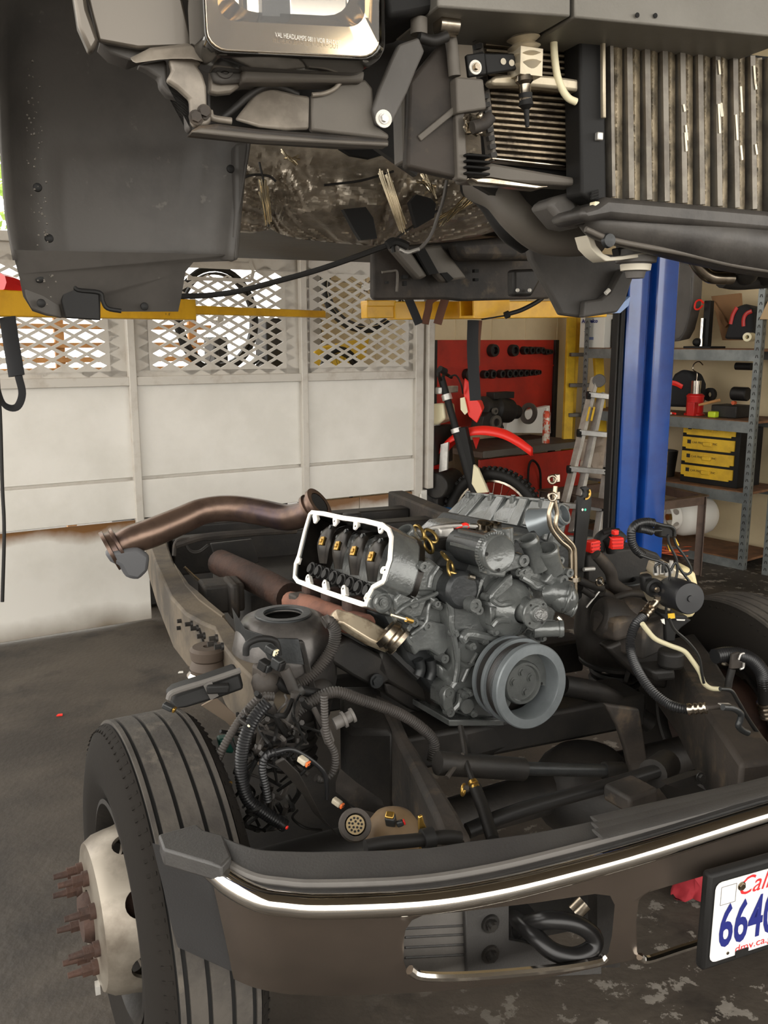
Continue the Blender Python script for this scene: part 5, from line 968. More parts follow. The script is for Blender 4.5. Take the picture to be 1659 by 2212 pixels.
m = MB(); m.box(E.at(*E.loc(e(648, 1300, .62))), (0, 0, 0), (.05, .06, .05)); m.box(E.at(*E.loc(e(665, 1318, .6))), (0, 0, 0), (.04, .06, .05)); build(m, 'rear_flange', m_frame, ex_, bev=.006)
m = MB(); m.lathe(e(760, 1110, .75), EZ, [(-.05, .03), (.0, .03), (.004, .026), (.004, 0)], 22); build(m, 'filler_cap', m_dark, en)
# engine mount
em = MB(); em.plate([e(x, y, .3) for x, y in ((720, 1395), (760, 1380), (830, 1420), (845, 1470), (815, 1490), (760, 1460), (715, 1430))], EY*.12); mo = build(em, 'engine_mount', m_dark, en, bev=.008)
m = MB(); m.cyl(e(812, 1470, .29), -EY, .02, .006, 20); m.bolt(e(812, 1470, .284), -EY, .014, .012); build(m, 'bolt', m_engd, mo)
m = MB(); m.tube([e(845, 1405, .28), e(905, 1462, .24)], .016, 8, 1); build(m, 'mount_strut', m_black, mo)
trace(((830, 1475), (880, 1480), (960, 1530), (950, 1560), (880, 1530), (835, 1500)), .32, .12, 'mount_pedestal', m_dark, conv=idt, bev=.006)
# ================================================================ raised cab
cb = thing('truck_cab', 'raised truck cab front with headlight, radiators and dark fender liner overhead', 'truck cab', T(0, 1.2, 1.66)); CB = cb
def c1(x, y): return (x*.5425, y*.5425)
def c2(x, y): return (760+x*.542, y*.542)
def h1c(x, y): return (400+x*.3014, y*.3014)
def plate(pts, v, d, name, mt, par=None, bev=.004, conv=None, sub_=None, **k):
    m = MB(); q = []
    for p in pts:
        x, y = conv(*p[:2]) if conv else p[:2]; q.append(T.px(x, y, p[2] if len(p) > 2 else v))
    m.plate(q, TY*d); return build(m, name, mt, par or cb, bev=bev, **k)
def tubec(pts, v, r, name, mt, par=None, n=12, k=5, conv=None, **kw):
    m = MB(); m.tube([T.px(*(conv(*p[:2]) if conv else p[:2]), p[2] if len(p) > 2 else v) for p in pts], r, n, k, **kw); return build(m, name, mt, par or cb)
# bodywork above the frame edge
m = MB(); m.box(T, (0, 1.0, 2.62), (1.9, 1.0, .3)); m.box(T, (0, 2.4, 2.75), (1.9, 1.9, 1.0)); build(m, 'cab_body', M('beige grey body paint', (150, 140, 126), .35, .2), cb, bev=.05, kind='stuff')
m = MB(); m.box(T, (.15, 2.6, 2.05), (1.5, 1.5, .12)); build(m, 'floor_pan', m_dark, cb, bev=.02)
# fender liner: curved splash shield
lrows = [(-260, -25, 590), (-100, -12, 575), (0, -5, 562), (200, -2, 552), (325, 2, 538), (461, 12, 516), (530, 24, 508), (562, 30, 505)]
def linerv(y): return 1.02-.45*max(0, (330-y)/600)**1.6
def lf(s, q):
    yy = -260+822*q; i = max(k for k in range(len(lrows)-1) if lrows[k][0] <= yy+1e-6); a, b = lrows[i], lrows[i+1]; f = (yy-a[0])/(b[0]-a[0])
    xl_, xr_ = lerp(a[1], b[1], f), lerp(a[2], b[2], f); x = xl_+(xr_-xl_)*s
    v = linerv(yy)+.05*math.sin(PI*s)-.10*max(0, (.16-s)/.16)**2-.05*max(0, (s-.86)/.14)**2+(.012 if .2 < s < .8 and yy > 330 else 0)
    return T.px(x, yy, v)
m = MB(); m.grid(lf, 30, 34); fl_ = build(m, 'fender_liner', m_liner, cb, solid=.005)
m = MB(); q = [(30, 556), (40, 592), (50, 640), (70, 672), (100, 682), (141, 687), (217, 692), (217, 645), (232, 668), (260, 673), (385, 673), (391, 645), (401, 587), (418, 566), (505, 563), (505, 550), (30, 540)]
m.plate([T.px(x, y, 1.0+.05*math.sin(PI*min(1, max(0, (x-30)/475)))-.1*max(0, (100-x)/80)**2) for x, y in q], TY*.006); build(m, 'liner_skirt', m_liner, fl_)
m = MB(); q = [(48, 600), (60, 582), (100, 578), (118, 600), (135, 688), (98, 680), (70, 668), (54, 640)]; m.plate([T.px(x, y, .96+.0006*(x-40)) for x, y in q], TY*.01); build(m, 'liner_patch', m_liner, fl_, bev=.004)
m = MB(); q = [(140, 612), (160, 615), (170, 628), (215, 634), (217, 692), (141, 687), (132, 650)]; m.plate([T.px(x, y, 1.0) for x, y in q], TY*.012); build(m, 'mud_flap', m_black, fl_, bev=.003)
m = MB(); m.tube([T.px(x, y, 1.0) for x, y in ((138, 608), (158, 612), (168, 626), (215, 632), (222, 650), (232, 666), (262, 672))], .005, 8, 4); build(m, 'flap_edge', m_black, fl_)
for x, y in ((85, 602), (89, 655), (81, 405), (106, 515), (312, 662), (498, 365)):
    m = MB(); m.lathe(T.px(x, y, .97 if x < 120 else (1.03 if x < 400 else .96)), -TY, [(0, .009), (.004, .008), (.006, .004), (.006, 0)], 14); build(m, 'push_pin', m_black, fl_)
random.seed(3); m = MB()
for i in range(90):
    y = random.uniform(120, 660); x = 55+random.gauss(0, 10)+(y-120)*.1; m.ball(T.px(x, y, .945+.00012*x), random.uniform(.001, .003), 6)
build(m, 'mud_speck', m_cabgrey, fl_, kind='stuff')
plate(((508, 310), (540, 300), (524, 462), (516, 562), (500, 563), (508, 460)), .97, .05, 'liner_side', m_liner, fl_, bev=.01)
# fender edge and bracket on the passenger side
m_paint = M('warm grey metallic paint', (100, 93, 84), .34, .45, coat=.2)
plate(((150, -60), (178, -60), (190, 20), (214, 88), (204, 105), (194, 114), (168, 55)), .56, .03, 'fender_lip', m_paint, bev=.006)
plate(((176, -60), (380, -60), (416, 92), (410, 100), (300, 104), (213, 88)), .575, .015, 'fender_skin', m_paint, bev=.004)
plate(((213, 88), (300, 104), (413, 98), (330, 112), (282, 131), (240, 115)), .6, .06, 'fender_return', m_liner, bev=.01)
m_lg = M('dusty light bracket', (142, 133, 121), .45, .2, col2=(108, 100, 90), sc=7)
m = MB(); m.slab([T.px(x, y, v) for x, y, v in ((284, 131, .56), (330, 108, .54), (380, 102, .53), (415, 98, .52), (437, 118, .52))], [T.px(x, y, v) for x, y, v in ((292, 137, .55), (345, 130, .53), (372, 128, .52), (415, 128, .51), (441, 135, .51))], TY*.03+UP*.012); fb = build(m, 'fender_bracket', m_lg, cb, bev=.006)
plate(((365, 125), (415, 118), (440, 135), (426, 142), (438, 160), (446, 185), (448, 250), (436, 268), (422, 274), (414, 262), (411, 214), (385, 190), (360, 172), (372, 150)), .53, .02, 'bracket_leg', m_lg, fb, bev=.008)
plate(((296, 140), (360, 128), (362, 172), (385, 192), (411, 215), (416, 285), (404, 278), (400, 216), (362, 204), (346, 185), (345, 168), (318, 150)), .56, .03, 'inner_leg', m_liner, fb, bev=.008)
for x, y in ((423, 254), (441, 242)):
    m = MB(); m.bolt(T.px(x, y, .53), -TY, .009, .01); build(m, 'bolt', m_frame, fb)
tubec(((428, 268), (446, 262), (452, 240), (460, 255), (500, 262)), .54, .006, 'edge_wire', m_lg, fb)
# headlight
hl_ = sub_empty('headlight', cb)
def rr(x0, y0, x1, y1, r, n=5):
    o = []
    for cx, cy, a in ((x1-r, y1-r, 0), (x0+r, y1-r, 90), (x0+r, y0+r, 180), (x1-r, y0+r, 270)):
        for i in range(n+1): t_ = rad(a+90*i/n); o.append((cx+r*math.cos(t_), cy+r*math.sin(t_)))
    return o
def tilt(L): return [(x+(22 if x < 600 else 0)*max(0, (y+200)/330)-18, y+(x-630)*.045) for x, y in L]
m_bez = M('reflection tinted bezel', (226, 206, 172), .12, 1)  # chrome tinted tan: the reflected surroundings are put into the colour
m_amber = M('smoked chrome', (150, 140, 124), .12, 1)
hv = .44
o1 = tilt(rr(432, -330, 852, 132, 48)); o2 = tilt(rr(446, -318, 838, 116, 40))
m = MB(); a = [T.px(x, y, hv+.02) for x, y in o1]; b = [T.px(x, y, hv) for x, y in o2]; m.slab(a+[a[0]], b+[b[0]], TY*.1); build(m, 'housing_rim', M('dark glossy housing', (52, 50, 46), .12, .6, coat=.5), hl_, bev=.008)
m = MB(); a = [T.px(x, y, hv+.004) for x, y in tilt(rr(446, -318, 838, 116, 40))]; b = [T.px(x, y, hv+.003+.011*min(1, max(0, (640-x)/140))) for x, y in tilt(rr(474, -300, 806, 52, 36))]; c = [T.px(x, y, hv+.045) for x, y in tilt(rr(500, -290, 780, 30, 60))]
m.slab(a+[a[0]], b+[b[0]], TY*.004); m.slab(b+[b[0]], c+[c[0]], TY*.004); build(m, 'chrome_bezel', m_bez, hl_, bev=.002)
rc = T.px(640, -130, hv+.045)
m = MB()
def refl(s, q):
    x, y = (s-.5)*2, (q-.5)*2; f = T.at(*T.loc(rc)); return f(x*.15, .012*(1-(x*x+y*y)*.25)+(.004*math.sin(s*60) if s < .45 else 0), y*.16)
m.grid(refl, 40, 16); build(m, 'reflector', m_chrome, hl_, solid=.002)
m = MB(); m.lathe(T.px(610, 5, hv+.06), -TY, [(-.06, .0), (-.06, .03), (.0, .034), (.004, .024), (-.02, .014), (-.02, 0)], 24); build(m, 'bulb_shield', m_amber, hl_)
m = MB(); m.box(T.at(*T.loc(T.px(580, 26, hv+.05))), (0, 0, 0), (.03, .03, .05)); m.plate([T.px(x, y, hv+.05) for x, y in ((597, 42), (600, 20), (600, -20), (625, -20), (628, 45))], TY*.03); build(m, 'bulb_holder', m_engd, hl_)
gl = bpy.data.materials.new('clear lens'); gl.use_nodes = True; gb = gl.node_tree.nodes['Principled BSDF']; gb.inputs['Transmission Weight'].default_value = 1; gb.inputs['Roughness'].default_value = .0; gb.inputs['IOR'].default_value = 1.3; gb.inputs['Base Color'].default_value = (1, .98, .95, 1)
m = MB(); a = [T.px(x, y, hv-.002) for x, y in tilt(rr(447, -317, 837, 115, 40))]; m.plate(a, TY*.003); build(m, 'lens', gl, hl_)
m = MB(); o = T.px(594, 80, hv-.0025); textmesh(m, 'VAL HEADLAMPS 0811 VOR RH DOT', o, TX, UP, .0105, .0006, sx=.66); build(m, 'lens_lettering', m_white, hl_, fix=False)
# panels under the headlight
plate(((455, 132), (524, 132), (520, 186), (500, 200), (470, 203), (452, 200)), .56, .02, 'mounting_plate', m_lg, bev=.004)
mp = plate(((452, 140), (465, 137), (536, 141), (534, 176), (480, 180), (462, 176)), .545, .015, 'black_bracket', m_grey, bev=.005)
m = MB(); m.lathe(T.px(484, 149, .545), -TY, [(0, .016), (.004, .015), (.004, .01), (.001, .009), (.001, 0)], 20); m.bolt(T.px(486, 148, .543), -TY, .006, .008); build(m, 'bolt', m_grey, mp)
plate(((524, 138), (536, 140), (790, 152), (786, 177), (534, 176), (522, 178)), .53, .06, 'cross_bar', m_cabgrey, bev=.006)
pn = plate(((672, 204), (700, 200), (730, 180), (790, 170), (806, 190), (812, 270), (842, 290), (840, 302), (673, 282)), .55, .02, 'lower_panel', m_cabgrey, bev=.006)
tubec(((735, 178), (722, 192), (700, 202), (674, 205)), .545, .004, 'panel_lip', m_lg, pn)
m = MB(); m.slab([T.px(x, y, v) for x, y, v in ((555, 196, .58), (590, 190, .57), (640, 203, .56), (670, 207, .55))], [T.px(x, y, v) for x, y, v in ((508, 258, .56), (560, 274, .55), (620, 281, .545), (668, 279, .55))], TY*.01); build(m, 'pressed_panel', m_lg, cb, bev=.005)
plate(((450, 200), (740, 170), (740, 290), (452, 270)), .68, .02, 'dark_backing', m_dark)
plate(((770, 110), (860, 60), (960, 40), (1000, 60), (960, 200), (900, 380), (800, 310), (740, 250)), .82, .02, 'dark_backing', m_dark, bev=0)  # added dark sheet: makes the gap behind the brace read as shade
plate(((1015, 330), (1300, 380), (1300, 480), (1100, 440), (1030, 400)), .86, .02, 'dark_backing', m_dark, bev=0)  # another added sheet, darkening the gap under the cooler
tubec(((470, 262), (500, 240), (540, 205), (575, 187), (610, 190), (645, 205)), .57, .006, 'panel_seam', m_dark)
plate(((410, 284), (432, 270), (470, 266), (560, 278), (840, 299), (843, 312), (750, 312), (560, 300)), .52, .05, 'lower_rail', m_frame, bev=.005)
plate(((412, 285), (436, 276), (560, 288), (700, 300), (840, 306), (840, 316), (560, 302)), .5, .03, 'rail_flange', m_cabgrey, bev=.003)
# diagonal brace with washer
br_ = plate(((862, 95), (905, 80), (918, 110), (900, 150), (880, 200), (850, 262), (838, 272), (815, 268), (806, 235), (820, 190), (845, 130)), .53, .015, 'diagonal_brace', m_grey, bev=.004)
m = MB(); m.cyl(T.px(828, 257, .53), -TY, .0155, .003, 24); build(m, 'washer', m_white, br_)
m = MB(); m.bolt(T.px(829, 256, .526), -TY, .007, .008); build(m, 'bolt', m_alu, br_)
plate(((868, 200), (885, 180), (890, 350), (872, 350)), .62, .05, 'support_flange', m_cabgrey, bev=.004)
pv = plate(((885, 175), (965, 80), (985, 165), (990, 190), (1010, 390), (880, 360)), .6, .03, 'support_panel', m_frame, bev=.006)
plate(((985, 165), (1045, 170), (1052, 235), (988, 245)), .57, .03, 'support_step', m_cabgrey, pv, bev=.004)
plate(((985, 240), (1005, 240), (1011, 390), (990, 386)), .585, .03, 'support_edge', m_cabgrey, pv, bev=.004)
m = MB(); m.bar(T.px(905, 300, .598), T.px(988, 232, .59), .012, .006, -TY); build(m, 'pressed_rib', m_cabgrey, pv, bev=.002)
tubec(((965, 70), (975, 92), (982, 165)), .58, .012, 'edge_tube', m_cabgrey, pv)
tubec(((905, 40), (905, 75)), .56, .016, 'hinge_tube', m_cabgrey); tubec(((945, 52), (985, 56)), .56, .02, 'hood_latch_tube', m_steel)
tubec(((905, 80), (935, 88), (965, 78)), .55, .01, 'latch_wire', m_dark)
# torn foil lump
random.seed(5); m = MB(); m.grid(lambda s, q: T.px(1002+48*s+random.uniform(-3, 3), 246+46*q+random.uniform(-4, 4), .555+random.uniform(0, .02)), 6, 6); m_foil = M('crinkled foil', (168, 158, 142), .3, 1, col2=(110, 102, 92), sc=7, bump=.6, bsc=26); build(m, 'foil_scrap', m_foil, cb, ang=5, solid=.001)
tubec(((1020, 275), (1045, 268), (1060, 252)), .55, .012, 'hose_stub', m_frame)
for i in range(4): plate(((1008, 330+i*13), (1060, 334+i*13), (1060, 340+i*13), (1008, 336+i*13)), .57, .04, 'duct_slat', m_black)
# header panel
m_head = M('grey header panel', (122, 118, 110), .5, .1, col2=(112, 108, 100), sc=3, bump=.06, bsc=200)
def headbox(pts, name, v): m = MB(); q = [T.px(x, y, vv) for x, y, vv in pts]; m.plate(q, TY*.20, .98); return build(m, name, m_head, cb, bev=.004)
headbox(((944, -80, .50), (1233, -80, .46), (1233, 36, .46), (945, 15, .50)), 'header_panel', .5)
hd = headbox(((1242, -80, .46), (1720, -80, .44), (1720, 84, .44), (1242, 38, .46)), 'header_panel', .5)
plate(((1228, -80), (1248, -80), (1248, 37), (1228, 35)), .475, .1, 'header_seam', m_dark, bev=0)
plate(((826, -60), (948, -60), (948, 20), (900, 30), (838, 40)), .53, .2, 'header_end', m_black, bev=.01)
m = MB()
for x, y in ((1376, 33), (1415, 34)): m.cyl(T.px(x, y, .451), -TY, .0045, .002, 10)
build(m, 'header_hole', m_groove, hd, kind='stuff')
# condenser and cooler
kv = .66
plate(((1030, 30), (1262, 40), (1262, 385), (1052, 352)), kv+.03, .02, 'cooler_back', m_groove, bev=0)
random.seed(9)
for i in range(22):
    y = 62+i*13.2; xa = 1042+.065*(y-60)*1.4; m = MB(); m.bar(T.px(xa, y-4, kv), T.px(1258, y+12, kv), .016, .0042, UP); build(m, 'cooler_tube', M_ct if i else (lambda: globals().setdefault('M_ct', M('dusty cooler tube', (158, 142, 118), .45, .6, col2=(86, 76, 64), sc=18)))(), cb)
m = MB()
for i in range(21):
    y = 62+i*13.2+6.6; xa = 1044+.065*(y-60)*1.4
    for k_ in range(64):
        x = xa+(1256-xa)*k_/63; p = T.px(x, y+16*k_/63-4, kv+.012); m.bar(p-UP*.0065, p+UP*.0065, .0012, .012, TX)
build(m, 'cooler_fins', M('dark cooler fin', (78, 68, 55), .5, .5), cb, kind='stuff')
plate(((1060, 337), (1256, 358), (1256, 366), (1062, 346)), kv-.01, .03, 'cooler_end_rail', m_steel, bev=.003)
plate(((1028, 50), (1040, 50), (1060, 200), (1075, 345), (1064, 350), (1050, 220)), kv-.01, .03, 'side_tank', m_cabgrey, bev=.004)
m = MB()
for i in range(16):
    y = 60+i*18; x = 1030+i*2.5; m.bar(T.px(x-4, y, kv-.015), T.px(x-2, y+10, kv-.015), .014, .012, TY)
build(m, 'tank_crimp', m_dark, cb, kind='stuff')
plate(((1008, 117), (1048, 112), (1052, 160), (1014, 166)), .57, .012, 'filter_bracket', m_black, bev=.003); fbk = plate(((1046, 114), (1112, 115), (1117, 150), (1052, 160)), .58, .012, 'filter_bracket', m_black, bev=.003)
m = MB()
for x, y in ((1087, 133), (1105, 136)): m.cyl(T.px(x, y, .579), -TY, .006, .001, 16)
build(m, 'bracket_hole', M('pale hole', (190, 180, 160), .6), fbk, kind='stuff')
m = MB(); m.lathe(T.px(1026, 146, .57), -TY, [(0, .013), (.003, .013), (.003, 0)], 20); build(m, 'washer', m_white, fbk); m = MB(); m.bolt(T.px(1028, 145, .566), -TY, .006, .008); build(m, 'bolt', m_steel, fbk)
m_cast = M('pale cast aluminium', (196, 184, 160), .4, .5, col2=(170, 158, 136), sc=12)
m = MB(); a = T.px(1128, 50, .59); b = T.px(1134, 128, .59); d = (b-a).normalized()
m.lathe(a, d, [(0, .02), (.02, .02)]+[(.02+.008*i, .033 if i % 2 else .02) for i in range(8)]+[(.09, .024), (.095, 0)], 24); m.box(T.at(*T.loc(T.px(1134, 140, .59))), (0, 0, 0), (.05, .05, .05)); build(m, 'finned_fitting', m_cast, cb)
plate(((1060, 174), (1068, 164), (1130, 158), (1200, 164), (1256, 172), (1256, 198), (1200, 190), (1130, 184), (1066, 184)), .60, .03, 'manifold_bar', m_cast, bev=.01)
m = MB(); m.lathe(T.px(1132, 164, .58), (T.px(1138, 270, .58)-T.px(1132, 164, .58)), [(0, .016), (.01, .018), (.016, .012), (.04, .012), (.042, .0135), (.046, .012), (.05, .011)], 18); sn = build(m, 'pressure_switch', m_steel, cb)
m = MB(); m.lathe(T.px(1135, 202, .58), (T.px(1138, 270, .58)-T.px(1132, 164, .58)), [(0, 0), (0, .014), (.012, .013), (.022, .015), (.03, .006), (.062, .004), (.063, 0)], 16); build(m, 'rubber_boot', m_black, sn)
tubec(((1196, 62), (1197, 110), (1203, 160), (1214, 192), (1228, 212), (1244, 220)), .60, .0075, 'coolant_tube', m_cream)
plate(((1252, 70), (1306, 74), (1312, 440), (1282, 436), (1256, 420)), .59, .06, 'support_post', m_black, bev=.006)
plate(((1302, 76), (1309, 77), (1310, 255), (1303, 254)), .575, .01, 'post_edge', m_cast, bev=.002)
m = MB(); m.box(T.at(*T.loc(T.px(1294, 295, .585))), (0, 0, 0), (.014, .012, .016)); build(m, 'clip', m_alu, cb, bev=.002)
plate(((1010, 372), (1064, 352), (1254, 385), (1254, 402), (1190, 398), (1010, 390)), .62, .06, 'cooler_beam', m_cabgrey, bev=.006)
plate(((1016, 382), (1060, 381), (1190, 402), (1160, 410), (1030, 396)), .60, .03, 'beam_flange', m_steel, bev=.004)
# intercooler
iv = .60
def ip(x, q, v=iv): yt, yb = 84+(x-1310)*.11, 426+(x-1310)*.088; return T.px(x, lerp(yt, yb, q), v)
m = MB(); m.plate([ip(1312, 0, iv+.05), ip(1760, 0, iv+.05), ip(1760, 1, iv+.05), ip(1312, 1, iv+.05)], TY*.02); ic = sub_empty('intercooler', cb); build(m, 'core_back', m_groove, ic)
m_it = M('dusty intercooler tube', (124, 118, 108), .45, .6, col2=(98, 92, 84), sc=14); m_fin = M('dusty metal fin', (160, 146, 122), .4, .6, col2=(92, 84, 70), sc=18)
m_bent = M('bent bright fin', (210, 200, 178), .4, .6)
xs_ = [1312+i*38.5-.018*i*i*4 for i in range(13)]; random.seed(11)
for i, x in enumerate(xs_):
    m = MB(); m.bar(ip(x, .02), ip(x+5, 1), .0135 if i else .008, .03, TY); build(m, 'core_tube', m_it, ic)
mf, mb_ = MB(), MB()
for i in range(12):
    x0, x1 = xs_[i]+9, xs_[i+1]-7; xm = (x0+x1)/2
    for k_ in range(96):
        q = .03+.96*k_/95; w = .5+.1*random.random()
        a, b, c = ip(x0, q, iv-.002), ip(xm, q+.006, iv-.012+random.uniform(0, .006)), ip(x1, q, iv-.002)
        bent = i > 3 and random.random() < .05
        for p, r_ in ((a, b), (b, c)): mf.bar(p, r_, .0014, .012, UP)
    if i in (4, 6, 7, 8, 9, 10, 11):
        for k_ in range(random.randint(2, 4)):
            q = random.uniform(.03, .6); x = random.uniform(x0+2, x1-6); L_ = random.uniform(.04, .2); mb_.bar(ip(x, q, iv-.017), ip(x+3, q+L_, iv-.017), .005, .002, TY)
build(mf, 'core_fins', m_fin, ic, kind='stuff', fix=False); build(mb_, 'bent_fins', m_bent, ic, kind='stuff')
plate(((1250, 462), (1262, 448), (1290, 440), (1312, 424), (1500, 440), (1780, 466), (1780, 510), (1500, 486), (1320, 470), (1268, 480)), .565, .12, 'tank_flange', M('scuffed dark tank', (74, 70, 66), .45, .2, col2=(50, 47, 45), sc=6, bump=.2, bsc=30), ic, bev=.012)
m = MB(); m.tube([T.px(x, y, v) for x, y, v in ((1258, 472, .63), (1295, 482, .63), (1400, 497, .63), (1560, 522, .63), (1780, 552, .63))], [.018, .036, .05, .064, .072], 22, 5); build(m, 'lower_tank', bpy.data.materials['scuffed dark tank'], ic)
tubec(((1265, 495), (1330, 520), (1480, 548), (1600, 575), (1780, 600)), .6, .006, 'tank_seam', m_cabgrey, ic)
m = MB(); m.lathe(T.px(1312, 520, .6), -TY, [(0, 0), (0, .016), (.01, .014), (.012, 0)], 14); build(m, 'drain_plug', m_engd, ic)
plate(((1180, 440), (1200, 425), (1240, 412), (1262, 470), (1256, 495), (1220, 488)), .66, .08, 'rubber_mount', m_grey, bev=.02)
m = MB(); m.box(T.at(*T.loc(T.px(1284, 446, .58))), (0, 0, 0), (.012, .02, .018)); build(m, 'white_clip', m_cream, ic, bev=.002)
for y in (414, 420, 426): tubec(((1277, y+3), (1292, y-2)), .582, .003, 'vent_slot', m_groove, n=6, k=1)
# dark mechanicals below the tank
tubec(((1500, 562, .7), (1512, 580, .7), (1535, 598, .7), (1580, 600, .7)), .7, .016, 'coolant_pipe', m_steel)
tubec(((1560, 600, .75), (1600, 605, .75), (1680, 600, .75)), .7, .025, 'pump_body', m_dark)
m = MB(); m.ball(T.px(1612, 590, .72), .03, 14); m.ball(T.px(1650, 585, .74), .04, 14); build(m, 'hose_knuckle', m_dark, cb)
plate(((1470, 548), (1700, 585), (1700, 600), (1590, 592), (1480, 560)), .7, .03, 'support_bar', m_frame)
m = MB(); m.box(T.at(*T.loc(T.px(1634, 574, .64))), (0, 0, 0), (.02, .02, .01)); build(m, 'white_tag', m_cream, cb)
# curved lower support, insulator bracket, rubber mount
tubec(((1030, 400, 1.0), (1075, 420, .9), (1118, 470, .85), (1170, 510, .85), (1230, 518, .85), (1290, 512, .85)), .85, .04, 'air_duct', m_cabgrey, n=18)
tubec(((1020, 400, 1.1), (1060, 430, 1.0), (1100, 490, .95), (1140, 520, .95)), .95, .035, 'air_duct', m_black, n=16)
m_in = M('off white bracket', (206, 198, 180), .5)
m = MB(); m.slab([T.px(x, y, .66) for x, y in ((1268, 508), (1276, 535), (1292, 552), (1308, 564), (1340, 562), (1408, 552))], [T.px(x, y, .66) for x, y in ((1281, 506), (1289, 530), (1304, 548), (1320, 555), (1345, 553), (1408, 543))], TY*.05); ib = build(m, 'insulator_bracket', m_in, cb, bev=.002)
m = MB(); c = T.px(1374, 558, .70); m.lathe(c, UP, [(-.045, 0), (-.045, .02), (-.03, .024), (-.026, .032), (-.012, .034), (-.01, .046), (.004, .048), (.006, .036), (.02, .034), (.02, 0)], 28); build(m, 'rubber_insulator', m_grey, cb)
m = MB(); m.lathe(c, UP, [(-.028, .0), (-.028, .034), (-.014, .036), (-.014, 0)], 28); build(m, 'insulator_washer', m_in, cb)
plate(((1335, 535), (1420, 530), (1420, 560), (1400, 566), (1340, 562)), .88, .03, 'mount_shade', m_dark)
# firewall heat shield foil
from mathutils import noise as NZ
low = [(505, 500), (545, 503), (575, 497), (585, 494), (600, 503), (640, 515), (720, 524), (800, 530), (840, 528), (870, 522), (920, 524), (960, 520), (1040, 508), (1100, 490), (1170, 460)]
def crk(x, y, k):                               # creased foil: ridged noise
    return sum((1-abs(NZ.noise(V((x*f, y*f, k+f)))*2.2))*a for f, a in ((1, .5), (2.3, .3), (5, .16)))
def foil(s, q):
    i = min(int(s*(len(low)-1)), len(low)-2); f = s*(len(low)-1)-i; xb, yb = lerp(low[i][0], low[i+1][0], f), lerp(low[i][1], low[i+1][1], f)
    xt, yt = 500+690*s, 275; px_, py_ = lerp(xt, xb, q**.8), lerp(yt, yb, q)
    fan = math.atan2(s-.5, 1.15-q)
    return T.px(px_, py_, 1.5-.28*math.sin(PI*q*.9)-.025*crk(s*9, q*5, 1)-.03*crk(fan*7, .7*q, 8)+.12*abs(s-.5))
m = MB(); m.grid(foil, 150, 70); ff = build(m, 'firewall_foil', M('crinkled heat foil', (176, 165, 149), .4, .55, col2=(130, 121, 108), sc=6, bump=.35, bsc=38), cb, ang=28, solid=.002)
for pts in (((742, 452), (790, 447), (806, 470), (815, 515), (780, 518), (768, 500)), ((886, 436), (900, 420), (930, 428), (942, 440), (938, 470), (900, 492), (892, 460)), ((735, 320), (840, 318), (842, 330), (800, 342), (760, 335))): plate(pts, 1.17, .02, 'firewall_opening', m_groove, ff, bev=0)
for pts in (((520, 388), (545, 378), (580, 380), (596, 392)), ((850, 520), (890, 490), (945, 455)), ((700, 400), (780, 390), (850, 370)), ((560, 350), (575, 420), (580, 490))): tubec(pts, 1.19, .003, 'foil_seam', m_dark, ff, n=6)
for x0, y0, x1, y1, n_ in ((566, 395, 578, 480, 14), (610, 330, 640, 355, 8), (830, 370, 870, 500, 22), (905, 375, 935, 420, 12), (960, 470, 1020, 430, 12)):
    m = MB()
    for i in range(n_):
        a = random.uniform(-14, 14); m.tube([T.px(x0+a, y0+random.uniform(-10, 20), 1.19), T.px((x0+x1)/2+a*.8, (y0+y1)/2, 1.18), T.px(x1+a*.6, y1+random.uniform(-20, 10), 1.19)], .0025, 5, 2)
    build(m, 'foil_crease', M_fb if 'M_fb' in globals() else globals().setdefault('M_fb', M('bright foil crease', (214, 200, 172), .25, 1)), ff, kind='stuff')
# floor pan and cab mounts behind
plate(((806, 542), (840, 532), (1000, 520), (1180, 500), (1190, 645), (1000, 650), (960, 646), (812, 648), (806, 640)), 2.05, .04, 'toe_board', m_frame, bev=.01)
plate(((845, 535), (880, 530), (925, 596), (905, 605)), 1.98, .05, 'stiffener', m_cabgrey, bev=.01); plate(((905, 535), (955, 528), (1010, 600), (960, 610), (945, 596)), 1.98, .05, 'stiffener', m_cabgrey, bev=.01)
plate(((898, 540), (918, 536), (948, 590), (928, 594)), 1.97, .02, 'slot_opening', m_groove, bev=0); plate(((952, 590), (966, 588), (980, 602), (968, 610)), 1.97, .02, 'slot_opening', m_groove, bev=0)
for x, y, w, h in ((876, 598, 10, 8), (876, 612, 6, 10), (838, 610, 4, 5), (1030, 585, 9, 7), (1030, 604, 8, 6)): plate(((x-w/2, y-h/2), (x+w/2, y-h/2), (x+w/2, y+h/2), (x-w/2, y+h/2)), 2.0, .02, 'slot_opening', m_groove, bev=0)
tubec(((825, 588), (845, 586), (858, 588), (857, 630)), 2.0, .005, 'pressed_bead', m_cabgrey); plate(((985, 520), (1140, 512), (1180, 560), (1060, 560), (1000, 560)), 1.9, .1, 'floor_brace', m_frame, bev=.02)
plate(((1110, 582), (1160, 580), (1172, 600), (1150, 640), (1110, 640)), 1.6, .05, 'floor_bracket', m_dark, bev=.01)
for x in (1118, 1144):
    m = MB(); m.ball(T.px(x, 627, 1.58), .007, 8); build(m, 'rivet', m_white, cb)
